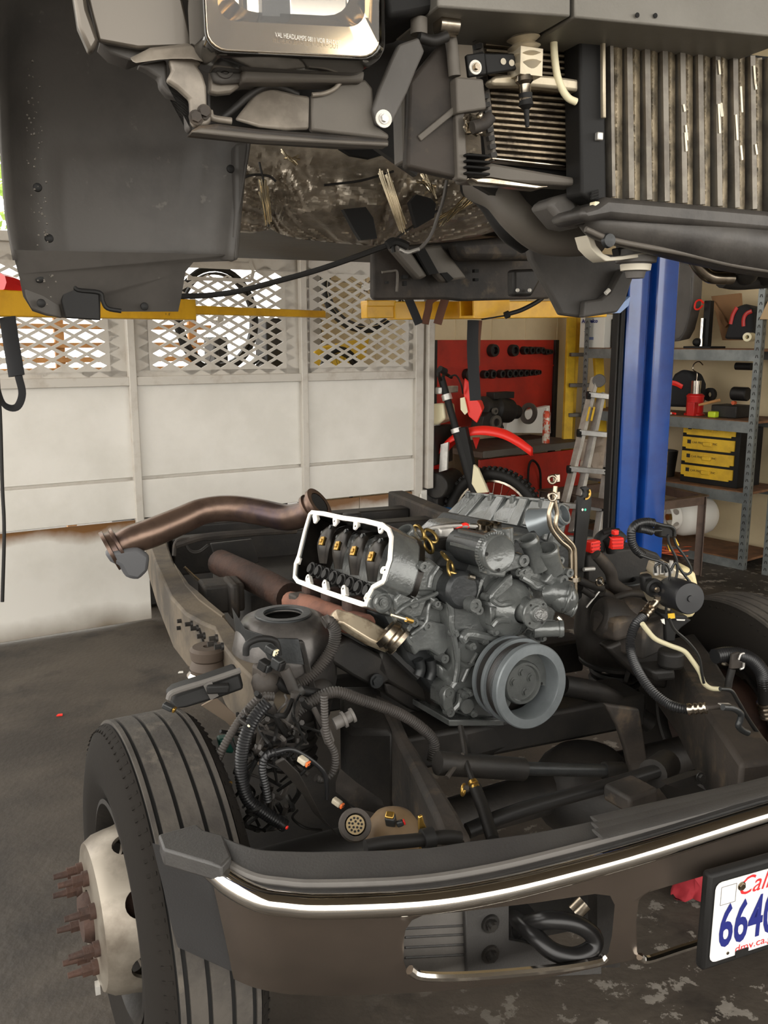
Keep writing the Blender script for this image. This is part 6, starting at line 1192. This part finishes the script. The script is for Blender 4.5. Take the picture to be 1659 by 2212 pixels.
# driver side liner
dl = plate(((1140, 512), (1285, 530), (1300, 548), (1400, 556), (1388, 580), (1372, 590), (1350, 650), (1336, 672), (1300, 680), (1262, 686), (1215, 680), (1195, 640), (1172, 600), (1150, 560)), 1.05, .03, 'fender_liner', m_liner, bev=.006)
plate(((1345, 580), (1372, 585), (1352, 650), (1334, 675), (1290, 682), (1262, 686), (1266, 650), (1300, 645), (1318, 630)), 1.02, .03, 'liner_tab', m_liner, dl, bev=.006)
m = MB(); m.tube([T.px(1308, 634, 1.015), T.px(1316, 626, 1.015)], .006, 8, 1); build(m, 'white_tab', m_white, dl)
plate(((1290, 678), (1345, 655), (1362, 640), (1358, 660), (1340, 676)), 1.3, .03, 'torn_film', M('blue film', (120, 150, 200), .3), bev=0)
# drooping harness wires under the cab
ww = thing('drooping_wire', 'black and silver wires drooping below the raised cab to the mesh partition', 'wire', T.px(855, 525, 1.1))
m = MB(); m.tube([T.px(x, y, v) for x, y, v in ((385, 640, 1.25), (450, 638, 1.25), (520, 628, 1.22), (600, 607, 1.18), (680, 585, 1.14), (760, 558, 1.1), (820, 536, 1.08), (856, 523, 1.06))], .007, 8, 5); build(m, 'cable', m_rub, ww)
m = MB(); m.tube([T.px(x, y, 1.06) for x, y in ((965, 390), (958, 430), (945, 470), (930, 510), (905, 538), (880, 545), (862, 538), (854, 524))], .0045, 8, 5); build(m, 'grey_wire', m_grey, ww)
m = MB(); m.tube([T.px(x, y, 1.06) for x, y in ((836, 530), (850, 522), (868, 526), (880, 532))], .011, 8, 4); m.tube([T.px(x, y, 1.06) for x, y in ((846, 520), (850, 545))], .006, 6, 1); build(m, 'tape_wrap', m_black, ww)
m = MB(); m.tube([T.px(x, y, 1.06) for x, y in ((905, 538), (880, 545), (862, 538))], .005, 8, 4); build(m, 'bare_wire', m_alu, ww)
# ================================================================ loose harnesses, hoses and fittings
def z4(x, y): return (340+x*.3979, 1300+y*.3979)
def z3(x, y): return (1180+x*.2887, 1080+y*.2887)
m_cor = M('dusty corrugated conduit', (62, 57, 53), .6, col2=(48, 45, 42), sc=9); m_corb = M('black corrugated conduit', (30, 30, 31), .38)
def tp(pts, conv, v): return [T.px(*conv(*p[:2]), p[2] if len(p) > 2 else v) for p in pts]
def hose(pts, conv, v, r, nm, mt, par, cor=None, n=10, k=6): m = MB(); m.tube(tp(pts, conv, v), r, n, k, cor=cor); return build(m, nm, mt, par)
m_paleplug = M('dirty pale plug', (176, 166, 146), .5)
hn = thing('wiring_harness', 'tangled black wiring harness and conduit between left tyre and engine', 'wiring harness', T.px(560, 1700, .7))
C = (.006, .16)
hose(((700, 470), (790, 430), (880, 350), (950, 250), (965, 160), (930, 105), (900, 115)), z4, .98, .0165, 'conduit', m_cor, hn, C)
hose(((715, 700), (740, 620), (830, 545), (960, 490), (1100, 530), (1300, 600), (1430, 680), (1500, 760), (1492, 860)), z4, .80, .0145, 'conduit', m_cor, hn, C)
hose(((600, 545), (540, 610), (490, 700), (462, 800), (455, 940), (490, 1070), (580, 1145), (690, 1215)), z4, .62, .0145, 'conduit', m_corb, hn, C)
hose(((630, 515), (560, 520), (470, 610), (380, 750), (320, 880), (305, 990), (330, 1060)), z4, .66, .0095, 'conduit', m_cor, hn, C)
hose(((905, 500), (910, 640), (925, 740), (965, 830), (955, 920), (900, 965), (860, 955)), z4, .6, .0085, 'conduit', m_cor, hn, C)
hose(((690, 810), (600, 830), (570, 900), (590, 1010), (600, 1080)), z4, .6, .009, 'conduit', m_corb, hn, C)
hose(((640, 815), (720, 800), (790, 830), (860, 880), (905, 930), (920, 1000), (920, 1070)), z4, .56, .005, 'wire', m_corb, hn)
hose(((480, 290), (490, 230), (560, 200), (640, 215), (660, 290)), z4, .88, .008, 'wire_loop', m_black, hn)
hose(((690, 360), (720, 430), (750, 490), (790, 470)), z4, .8, .013, 'taped_branch', m_cor, hn); hose(((750, 490), (745, 580), (720, 680), (700, 760)), z4, .74, .011, 'taped_branch', m_cor, hn); hose(((600, 560), (640, 640), (690, 720), (715, 800)), z4, .7, .014, 'taped_branch', m_cor, hn)
hose(((850, 580), (880, 640), (910, 690)), z4, .64, .006, 'wire', m_cor, hn); hose(((910, 690), (935, 760)), z4, .62, .011, 'sleeve', m_grey, hn)
hose(((650, 430), (700, 470), (770, 480), (830, 490), (880, 500)), z4, .82, .012, 'taped_branch', m_black, hn)
random.seed(4)
for i in range(44):
    x, y = random.uniform(430, 800), random.uniform(480, 1150); pts = [(x+random.uniform(-90, 90)*j*.5, y+random.uniform(30, 80)*j) for j in range(4)]
    hose([(a, min(b, 1240), .66+random.uniform(-.05, .08)) for a, b in pts], z4, .66, random.choice((.003, .004, .006)), 'wire', m_black if i % 3 else m_cor, hn, n=6)
m = MB(); m.slab(tp(((58, 545), (100, 500), (280, 440), (450, 380)), z4, .86), tp(((100, 585), (160, 580), (330, 530), (475, 478)), z4, .84), TY*.07); tr = build(m, 'wire_trough', m_black, hn, bev=.008)
m = MB(); m.tube(tp(((60, 530), (90, 490), (280, 430), (450, 372)), z4, .845), .007, 8, 4); m.bar(*tp(((270, 440), (310, 520)), z4, .838), .02, .006, TY); build(m, 'trough_lip', m_grey, tr, kind='stuff')
m = MB(); m.box(T.at(*T.loc(T.px(*z4(330, 470), .83)), yaw=-15), (0, 0, 0), (.05, .02, .02)); build(m, 'trough_clip', m_black, tr, bev=.004)
def conn(x, y, v, col, tip, lab, dx=(.03, .022, .022), yaw=0, conv=z4, par=None, d=None, pins=True):
    par = par or hn; p = T.px(*conv(x, y), v); f = T.at(*T.loc(p), yaw=yaw); ax = d or (TX*.5-TY*.7-UP*.3).normalized(); dx = tuple(.58*q for q in dx)
    m = MB(); u = ax.cross(UP).normalized(); w = u.cross(ax); m.bar(p-ax*dx[0], p+ax*dx[0]*.4, dx[1], dx[2], w); o = build(m, 'connector', col, par, bev=.003, label=lab)
    m = MB(); m.bar(p+ax*dx[0]*.4, p+ax*dx[0]*.75, dx[1]*.85, dx[2]*.85, w); build(m, 'connector_face', tip, o, bev=.002)
    if pins:
        m = MB()
        for i in (-1, 1):
            for j in (-1, 1): m.cyl(p+ax*dx[0]*.755+u*dx[1]*.2*i+w*dx[2]*.2*j, ax, dx[1]*.1, .001, 8)
        build(m, 'pin_socket', m_groove, o, kind='stuff')
    return o
conn(625, 265, .8, m_engd, m_cream, 'grey connector with cream four hole face', (.03, .03, .03))
conn(70, 575, .8, m_engd, m_brass, 'grey connector with yellow clip', (.03, .028, .022), d=(TX*.8-TY*.5-UP*.4).normalized(), pins=False)
conn(800, 868, .53, m_paleplug, M('orange seal', (226, 110, 50), .5), 'cream connector with orange seal', (.026, .026, .022)); conn(985, 1095, .5, m_paleplug, bpy.data.materials['orange seal'], 'white connector with orange seal', (.026, .022, .022))
conn(370, 975, .6, m_black, m_brass, 'black connector with yellow pins', (.03, .03, .018), pins=False); conn(690, 1215, .5, m_black, m_redpl, 'black plug with red tip', (.02, .014, .014), pins=False)
conn(800, 555, .72, m_dark, m_redpl, 'small plug with red latch', (.02, .016, .012), pins=False); conn(480, 660, .62, m_dark, m_cream, 'plug with cream latch', (.03, .02, .018), pins=False)
conn(660, 340, .8, m_engd, m_black, 'grey relay plug', (.03, .035, .045), pins=False); conn(590, 350, .82, m_black, m_engd, 'black relay plug', (.03, .04, .04), pins=False)
m = MB(); m.lathe(T.px(*z4(960, 665), .6), (TX*.9+UP*.3).normalized(), [(0, 0), (0, .013), (.02, .013), (.02, .018), (.026, .018), (.026, .012), (.04, .012), (.04, .016), (.046, .016), (.046, 0)], 16); build(m, 'sensor', m_grey, hn)
m = MB(); m.box(T.at(*T.loc(T.px(*z4(600, 400), .85)), yaw=20), (0, 0, 0), (.06, .05, .06)); m.ball(T.px(*z4(590, 440), .84), .035, 12); build(m, 'solenoid', m_frame, hn, bev=.008)
m = MB(); q = tp(((585, 690), (660, 680), (700, 770), (620, 800), (550, 790), (570, 740)), z4, .68); m.plate(q, TY*.01); bb = build(m, 'metal_bracket', m_frame, hn, bev=.003)
m = MB(); m.cyl(T.px(*z4(605, 728), .679), -TY, .009, .001, 14); build(m, 'bracket_hole', m_groove, bb)
m = MB(); m.slab(tp(((640, 880), (700, 940), (790, 1050), (850, 1150), (960, 1250)), z4, .56), tp(((690, 850), (770, 930), (840, 1060), (900, 1180), (1000, 1290)), z4, .54), TY*.012); build(m, 'support_strip', m_dark, hn, bev=.003)
m = MB(); m.plate(tp(((330, 750), (420, 740), (415, 830), (345, 820)), z4, .8), TY*.03); build(m, 'green_cover', m_green, hn, bev=.006, label='green plastic cover')
for i, (pts, lab) in enumerate(((((240, 565), (320, 520), (450, 640), (420, 700), (370, 650)), 'tan card scrap'), (((440, 640), (520, 540), (530, 640), (470, 720)), 'tan card scrap'), (((490, 800), (560, 860), (550, 890)), 'tan card scrap'))):
    m = MB(); m.plate(tp(pts, z4, .95), TY*.006); build(m, 'card_scrap', M_card2 if i else globals().setdefault('M_card2', M('grey tan card', (150, 132, 114), .85)), hn, label='pale tan scrap')
m = MB(); m.plate(tp(((590, 640), (640, 610), (680, 690), (690, 740), (640, 730)), z4, .71), TY*.01); build(m, 'silver_tab', m_cabgrey, hn, bev=.003)
# vacuum canister, round plug and clip by the bumper
cn = thing('brown_canister', 'dusty brown domed canister with grey and red plug behind the bumper', 'canister', T.px(*z4(1280, 1310), .3))
c = T.px(*z4(1280, 1295), .34)
m = MB(); m.lathe(c, UP, [(-.05, .0), (-.05, .054), (0.01, .054), (.03, .05), (.05, .036), (.06, .018), (.062, 0)], 32); build(m, 'dome', M('dusty brown shell', (112, 90, 62), .65, col2=(90, 72, 50), sc=9), cn)
conn(1265, 1175, .3, m_engd, m_brass, 'grey plug with yellow top', (.03, .032, .028), par=cn, d=(-TX*.3+UP*.9-TY*.4).normalized(), pins=False); conn(1325, 1200, .29, m_engd, m_red, 'plug part with red clip', (.016, .016, .02), par=cn, d=(TX*.8+UP*.3-TY*.3).normalized(), pins=False)
rp = thing('round_connector', 'round black multi pin connector lying behind the bumper', 'connector', T.px(*z4(1075, 1260), .3)); p = T.px(*z4(1075, 1210), .3); d = (-TY*.7+UP*.5-TX*.1).normalized()
m = MB(); m.lathe(p, d, [(-.05, 0), (-.05, .022), (-.02, .026), (-.005, .03), (.004, .028), (.004, .02), (-.004, .019)], 24); build(m, 'connector_shell', m_frame, rp)
m = MB(); m.cyl(p-d*.004, d, .017, .004, 20); u = d.orthogonal().normalized(); w = d.cross(u); build(m, 'pin_face', M('tarnished contacts', (140, 122, 88), .5, .3), rp); m = MB()
for r_, n_ in ((.0055, 5), (.0115, 11)):
    for i in range(n_): a = 2*PI*i/n_; m.cyl(p+d*.0003+(u*math.cos(a)+w*math.sin(a))*r_, d, .0022, .0008, 8)
build(m, 'pin_hole', m_groove, rp, kind='stuff')
ck = thing('cable_clip', 'yellow plated clip holding a black cable behind the bumper pad', 'clip', T.px(*z4(1440, 1340), .2))
m = MB(); m.plate(tp(((1418, 1170), (1440, 1158), (1450, 1200), (1470, 1240), (1462, 1345), (1425, 1345)), z4, .22), TY*.006); build(m, 'clip_plate', m_brass, ck, bev=.002)
m = MB(); m.tube(tp(((1130, 1330), (1230, 1310), (1350, 1300), (1440, 1290), (1560, 1275), (1640, 1282)), z4, .2), .012, 10, 5); build(m, 'cable', m_rub, ck); m = MB(); m.tube(tp(((1440, 1300), (1480, 1300), (1660, 1310)), z4, .205), .005, 8, 3); build(m, 'thin_cable', m_black, ck)
m = MB(); m.ring(T.px(*z4(1468, 1285), .2)-TX*.01, TX, .012, .018, .02); build(m, 'clamp_ring', m_black, ck)
# brake hoses in the middle of the bay
bh = thing('brake_hose', 'thin brake hose with gold crimp hanging below the engine', 'hose', T.px(1060, 1810, .3))
m = MB(); m.tube([T.px(x, y, v) for x, y, v in ((995, 1570, .7), (1002, 1610, .65), (1008, 1650, .6), (1022, 1690, .55))], .007, 8, 4); build(m, 'steel_line', m_dark, bh)
m = MB(); m.tube([T.px(x, y, v) for x, y, v in ((1026, 1700, .54), (1045, 1750, .48), (1065, 1815, .4))], .014, 10, 3); build(m, 'rubber_hose', m_rub, bh)
m = MB(); a, b = T.px(1020, 1688, .55), T.px(1034, 1716, .52); m.lathe(a, b-a, [(0, 0), (0, .011), (.008, .012), (.01, .009), (.014, .012), (.02, .012), (.022, .009), (.028, .012), (.034, .012), (.036, 0)], 16); build(m, 'crimp', m_brass, bh)
m = MB(); m.tor(T.px(1001, 1706, .5), (TX-TY).normalized(), .012, .003, 16, 6, 0, 5); build(m, 'hook_clip', m_brass, bh)
m = MB(); m.tube([T.px(1000, 1630, .62), T.px(965, 1680, .58)], .006, 8, 1); build(m, 'link_rod', m_frame, bh)
# ------------------------------------------------ driver side
av = .86
ab = thing('abs_unit', 'aluminium brake control block with black motor and steel lines beside the right tyre', 'brake unit', T.px(*z3(960, 1060), av))
A = Fr(8, T.px(*z3(900, 690), av))
def ap(x, y, yy=0): return A.px(*z3(x, y), yy)
m = MB(); q = [ap(x, y) for x, y in ((795, 600), (850, 590), (950, 605), (945, 840), (850, 820), (800, 700))]; m.plate(q, A.y*.09); build(m, 'valve_block', m_cast, ab, bev=.006)
m = MB(); q = [ap(x, y, .01) for x, y in ((720, 570), (800, 560), (800, 720), (730, 690))]; m.plate(q, A.y*.03); build(m, 'control_module', m_black, ab, bev=.008)
m = MB(); a, b = ap(930, 690, -.005), ap(1075, 738, -.11); d = (b-a).normalized(); m.lathe(a, d, [(0, 0), (0, .044), ((b-a).length-.006, .044), ((b-a).length, .041), ((b-a).length+.001, .009), ((b-a).length+.006, .008), ((b-a).length+.006, 0)], 36); build(m, 'pump_motor', M('black motor can', (28, 28, 30), .45), ab)
m = MB(); c = ap(810, 660, -.012); m.lathe(c, -A.y, [(-.012, .026), (.004, .026), (.008, .02), (.004, .014), (.012, .009), (.014, 0)], 24); build(m, 'port_cap', m_black, ab); m = MB(); m.bolt(c-A.y*.014, -A.y, .006, .008); build(m, 'port_bolt', m_steel, ab)
m = MB(); q = [ap(x, y, .09) for x, y in ((990, 520), (1080, 505), (1130, 560), (1152, 660), (1148, 800), (1110, 890), (1020, 890), (960, 850), (960, 600))]; m.plate(q, A.y*.09); build(m, 'fluid_reservoir', M('aged cream plastic', (222, 206, 158), .45), ab, bev=.015)
m = MB(); q = [ap(x, y, .03) for x, y in ((805, 560), (830, 480), (930, 480), (1000, 540), (1060, 570), (1050, 600), (940, 600), (850, 590))]; m.plate(q, A.y*.06); build(m, 'valve_head', m_cast, ab, bev=.006)
for x, y in ((820, 560), (862, 552), (900, 565), (930, 545)):
    m = MB(); p = ap(x, y, .02); m.cyl(p, UP, .008, .022, 6); m.cyl(p+UP*.022, UP, .0055, .014, 10); build(m, 'line_nut', m_alu, ab)
m_ln = M('dark brake line', (34, 34, 33), .4, .3)
for pts in (((870, 545), (875, 480), (905, 490), (925, 560), (905, 700), (895, 850)), ((930, 530), (965, 470), (982, 520), (960, 650), (935, 850)), ((820, 545), (820, 490), (880, 475), (870, 540)), ((955, 280), (975, 340), (1040, 430), (1085, 520), (1060, 555), (1020, 545)), ((910, 260), (920, 330), (970, 430), (990, 500), (1095, 640)), ((900, 540), (880, 490), (850, 460), (780, 440), (700, 410))):
    m = MB(); m.tube([ap(x, y, -.03) for x, y in pts], .0038, 8, 5); build(m, 'brake_line', m_ln, ab)
m = MB(); q = [ap(x, y, -.04) for x, y in ((912, 852), (962, 848), (966, 886), (915, 892))]; m.plate(q, A.y*.004); build(m, 'yellow_tag', m_yel, ab, bev=.001, label='yellow tag')
m = MB(); q = [ap(x, y, .01) for x, y in ((890, 890), (960, 860), (1090, 900), (1010, 960), (970, 1010), (965, 1060), (895, 1060))]; m.plate(q, A.y*.02); m.plate([ap(x, y, .0) for x, y in ((850, 850), (1060, 870), (1050, 900), (890, 900))], A.y*.1); build(m, 'unit_bracket', m_black, ab, bev=.004)
m = MB(); m.plate([ap(x, y, .0) for x, y in ((858, 895), (885, 890), (888, 932), (868, 920))], A.y*.004); m.plate([ap(x, y, -.002) for x, y in ((975, 892), (1040, 895), (1036, 904), (978, 902))], A.y*.003); build(m, 'paper_tag', m_white, ab)
m = MB(); m.tube([ap(x, y, -.01) for x, y in ((820, 720), (825, 760), (800, 790))], .011, 10, 4); build(m, 'hose_end', m_cast, ab)
rh = thing('hydraulic_hose', 'black corrugated hydraulic hose with silver crimps arching down from the brake unit', 'hose', T.px(1500, 1540, .4))
hose(((735, 870, .7), (670, 930, .69), (635, 1020, .68), (630, 1110, .67), (655, 1210, .64), (710, 1320, .6), (790, 1430, .56), (900, 1520, .52), (990, 1555, .49), (1065, 1565, .47)), z3, .66, .0125, 'hose_sleeve', m_corb, rh, (.0056, .2))
def crimp(a, b, r, par, nm='crimp'):
    d = (b-a).normalized(); L_ = (b-a).length; m = MB(); m.lathe(a, d, [(0, 0), (0, r)]+[(L_*(.08+.84*i/12), r*(1 if i % 4 < 2 else .85)) for i in range(13)]+[(L_, r), (L_, 0)], 20); return build(m, nm, m_steel, par)
crimp(T.px(*z3(725, 872), .7), T.px(*z3(790, 790), .72), .0145, rh); crimp(T.px(*z3(1060, 1566), .47), T.px(*z3(1200, 1556), .44), .0135, rh)
hose(((790, 795), (825, 755), (830, 720)), z3, .7, .009, 'hose_tube', m_steel, rh); hose(((1200, 1555), (1290, 1548), (1320, 1548)), z3, .43, .006, 'hose_tube', m_frame, rh)
m = MB(); m.plate(tp(((1308, 1530), (1390, 1530), (1388, 1545), (1340, 1548), (1310, 1560)), z3, .425), TY*.012); build(m, 'bright_clip', m_alu, rh, bev=.002)
hose(((1320, 1550), (1400, 1560), (1455, 1600), (1450, 1650), (1438, 1690), (1470, 1725), (1510, 1742)), z3, .40, .0075, 'bent_tube', m_engd, rh)
fl2 = thing('fluid_line', 'thin cream coated fluid line curving along the right frame horn', 'pipe', T.px(1550, 1480, .6))
hose(((718, 925), (760, 980), (820, 1042), (930, 1090), (1030, 1130), (1090, 1200), (1150, 1290), (1180, 1370), (1230, 1408), (1300, 1415)), z3, .56, .006, 'coated_line', M('cream coated line', (190, 182, 150), .5), fl2)
hose(((1300, 1413), (1380, 1425), (1430, 1500), (1500, 1620), (1580, 1740), (1660, 1840)), z3, .45, .005, 'dark_line', m_ln, fl2); hose(((920, 890), (960, 970), (1060, 1060), (1140, 1170), (1165, 1300), (1180, 1370)), z3, .55, .0035, 'wire', m_ln, fl2)
th_ = thing('top_hose', 'black hose looping up in front of the blue lift post', 'hose', T.px(*z3(690, 410), .95))
hose(((720, 410), (670, 370), (640, 310), (640, 230), (680, 180), (750, 165), (800, 172)), z3, .95, .013, 'hose_sleeve', m_corb, th_, (.006, .1)); hose(((800, 172), (870, 190), (930, 200), (958, 225), (960, 270)), z3, .95, .0055, 'line', m_ln, th_)
hose(((690, 215), (740, 222), (790, 235)), z3, .94, .012, 'hose_sleeve', m_corb, th_, (.006, .2)); hose(((790, 232), (860, 228)), z3, .94, .005, 'line', m_ln, th_)
m = MB(); m.plate(tp(((850, 185), (900, 190), (955, 215), (955, 290), (850, 282)), z3, .95), TY*.03); build(m, 'line_block', m_black, th_, bev=.006)
for pts in (((918, 335), (930, 380)), ((960, 290), (985, 340))): hose(pts, z3, .94, .004, 'yellow_wire', m_yel, th_)
rc_ = thing('red_connector', 'pair of red plug connectors on a black harness left of the blue post foot', 'connector', T.px(*z3(440, 380), 1.2))
for x, y, yaw, s_ in ((345, 345, 30, 1), (520, 320, 10, 1.05)):
    p = T.px(*z3(x, y), 1.2); f = T.at(*T.loc(p), yaw=yaw-20); m = MB(); m.box(f, (0, 0, 0), (.04*s_, .03, .038)); r_ = build(m, 'red_plug', m_redpl, rc_, bev=.004)
    for i in (-1, 0, 1): m = MB(); m.box(f, (0, -.016, i*.011), (.036*s_, .004, .004)); build(m, 'plug_groove', m_red, r_)
m = MB(); m.box(T.at(*T.loc(T.px(*z3(515, 242), 1.2))), (0, 0, 0), (.018, .018, .016)); build(m, 'red_cap', m_redpl, rc_, bev=.003)
hose(((385, 370), (410, 290), (460, 260), (520, 265), (560, 300)), z3, 1.24, .022, 'harness_branch', m_black, rc_); hose(((450, 280), (480, 340), (490, 390)), z3, 1.22, .018, 'harness_branch', m_black, rc_); hose(((420, 250), (480, 232), (540, 235)), z3, 1.23, .01, 'harness_branch', m_black, rc_)
wh = thing('wrapped_hose', 'dusty cloth wrapped hose running down beside the engine right bank', 'hose', T.px(*z3(600, 680), 1.1))
hose(((370, 410), (430, 470), (480, 540), (500, 620), (550, 665), (620, 690)), z3, 1.12, [.017, .02, .018, .021, .016], 'wrapped_sleeve', m_frame, wh, n=12)
dkp = thing('battery_tray', 'black tray and clutter behind the brake unit at the right inner fender', 'tray', T.px(*z3(650, 500), 1.15))
m = MB(); m.plate(tp(((300, 410), (480, 370), (700, 350), (840, 400), (900, 470), (720, 560), (640, 700), (300, 640)), z3, 1.25), TY*.12); build(m, 'tray_body', m_dark, dkp, bev=.01)
for pts, r, mt in ((((240, 600), (340, 640), (420, 660)), .012, m_dark), (((260, 660), (350, 720)), .01, m_dark), (((500, 740), (620, 700), (720, 705), (780, 715)), .011, m_cor), (((640, 740), (680, 780), (675, 830)), .009, m_cor), (((420, 690), (480, 730), (540, 800), (600, 850)), .014, m_frame), (((280, 520), (360, 515)), .006, m_alu), (((300, 805), (420, 650), (400, 600)), .003, m_alu)): hose(pts, z3, 1.05, r, 'short_hose', mt, dkp)
m = MB(); m.tor(T.px(*z3(400, 612), 1.02), TY, .012, .003, 16, 6); build(m, 'ring_terminal', m_steel, dkp)
m = MB(); m.ball(T.px(*z3(640, 830), .98), .05, 14, (1.2, 1, .8), T); m.box(T.at(*T.loc(T.px(*z3(560, 910), .98)), yaw=15), (0, 0, 0), (.16, .1, .07)); build(m, 'dusty_bracket', m_frame, dkp, bev=.015)
oh = thing('intake_hose', 'thick black ribbed hose bending down at the right picture edge', 'hose', T.px(1640, 1560, .6))
hose(((1260, 1170), (1340, 1155), (1440, 1160), (1540, 1200), (1615, 1290), (1640, 1400)), z3, .72, .021, 'ribbed_hose', m_corb, oh, (.007, .12)); hose(((1630, 1330), (1640, 1440), (1636, 1540)), z3, .72, .02, 'smooth_hose', m_rub, oh); crimp(T.px(*z3(1630, 1510), .72), T.px(*z3(1650, 1620), .72), .021, oh)
m = MB(); m.plate(tp(((1395, 1155), (1440, 1142), (1475, 1150), (1440, 1200), (1478, 1215), (1470, 1262), (1380, 1268)), z3, .68), TY*.01); build(m, 'hose_clip', m_frame, oh, bev=.003); m = MB(); m.tube(tp(((1440, 1195), (1455, 1155), (1480, 1148)), z3, .675), .003, 6, 3); m.tube(tp(((1478, 1218), (1474, 1255), (1450, 1266)), z3, .675), .003, 6, 3); build(m, 'clip_edge', m_alu, oh, kind='stuff')
hose(((1390, 1265), (1370, 1340), (1360, 1400)), z3, .68, .01, 'clip_stem', m_dark, oh)
yt = T.px(1640, 1396, .95); m = MB(); m.tube([yt-TX*.03, yt+TX*.08], .014, 10, 1); build(m, 'amber_reflector', M('amber plastic', (196, 150, 60), .4), None, 'small amber fitting in front of the right tyre at the picture edge', 'fitting')
# red rag, floor debris
random.seed(8); p = T.px(1505, 1895, .5); m = MB(); p = PZ(1505, 1892, .06)
m.grid(lambda s, q: V((p.x-.07+.14*s+random.uniform(-.012, .012), p.y-.05+.1*q+random.uniform(-.012, .012), .012+.07*math.sin(PI*s)*math.sin(PI*q)+random.uniform(0, .02))), 10, 8); build(m, 'red_rag', M('red cloth', (140, 26, 36), .85), None, 'crumpled red rag on the floor under the bumper', 'rag', solid=.004, ang=60)
for i, (x, y, mt, lab) in enumerate(((128, 1548, m_redpl, 'tiny red scrap on the floor beside the left tyre'), (390, 1455, m_white, 'small white scrap on the floor near the chassis rail'))):
    c = PZ(x, y, 0); m = MB(); m.plate([c+V((-.012, 0, .001)), c+V((.012, .006, .001)), c+V((.008, .02, .001)), c+V((-.01, .016, .001))], V((0, 0, .005))); build(m, 'floor_scrap', mt, None, lab, 'debris')
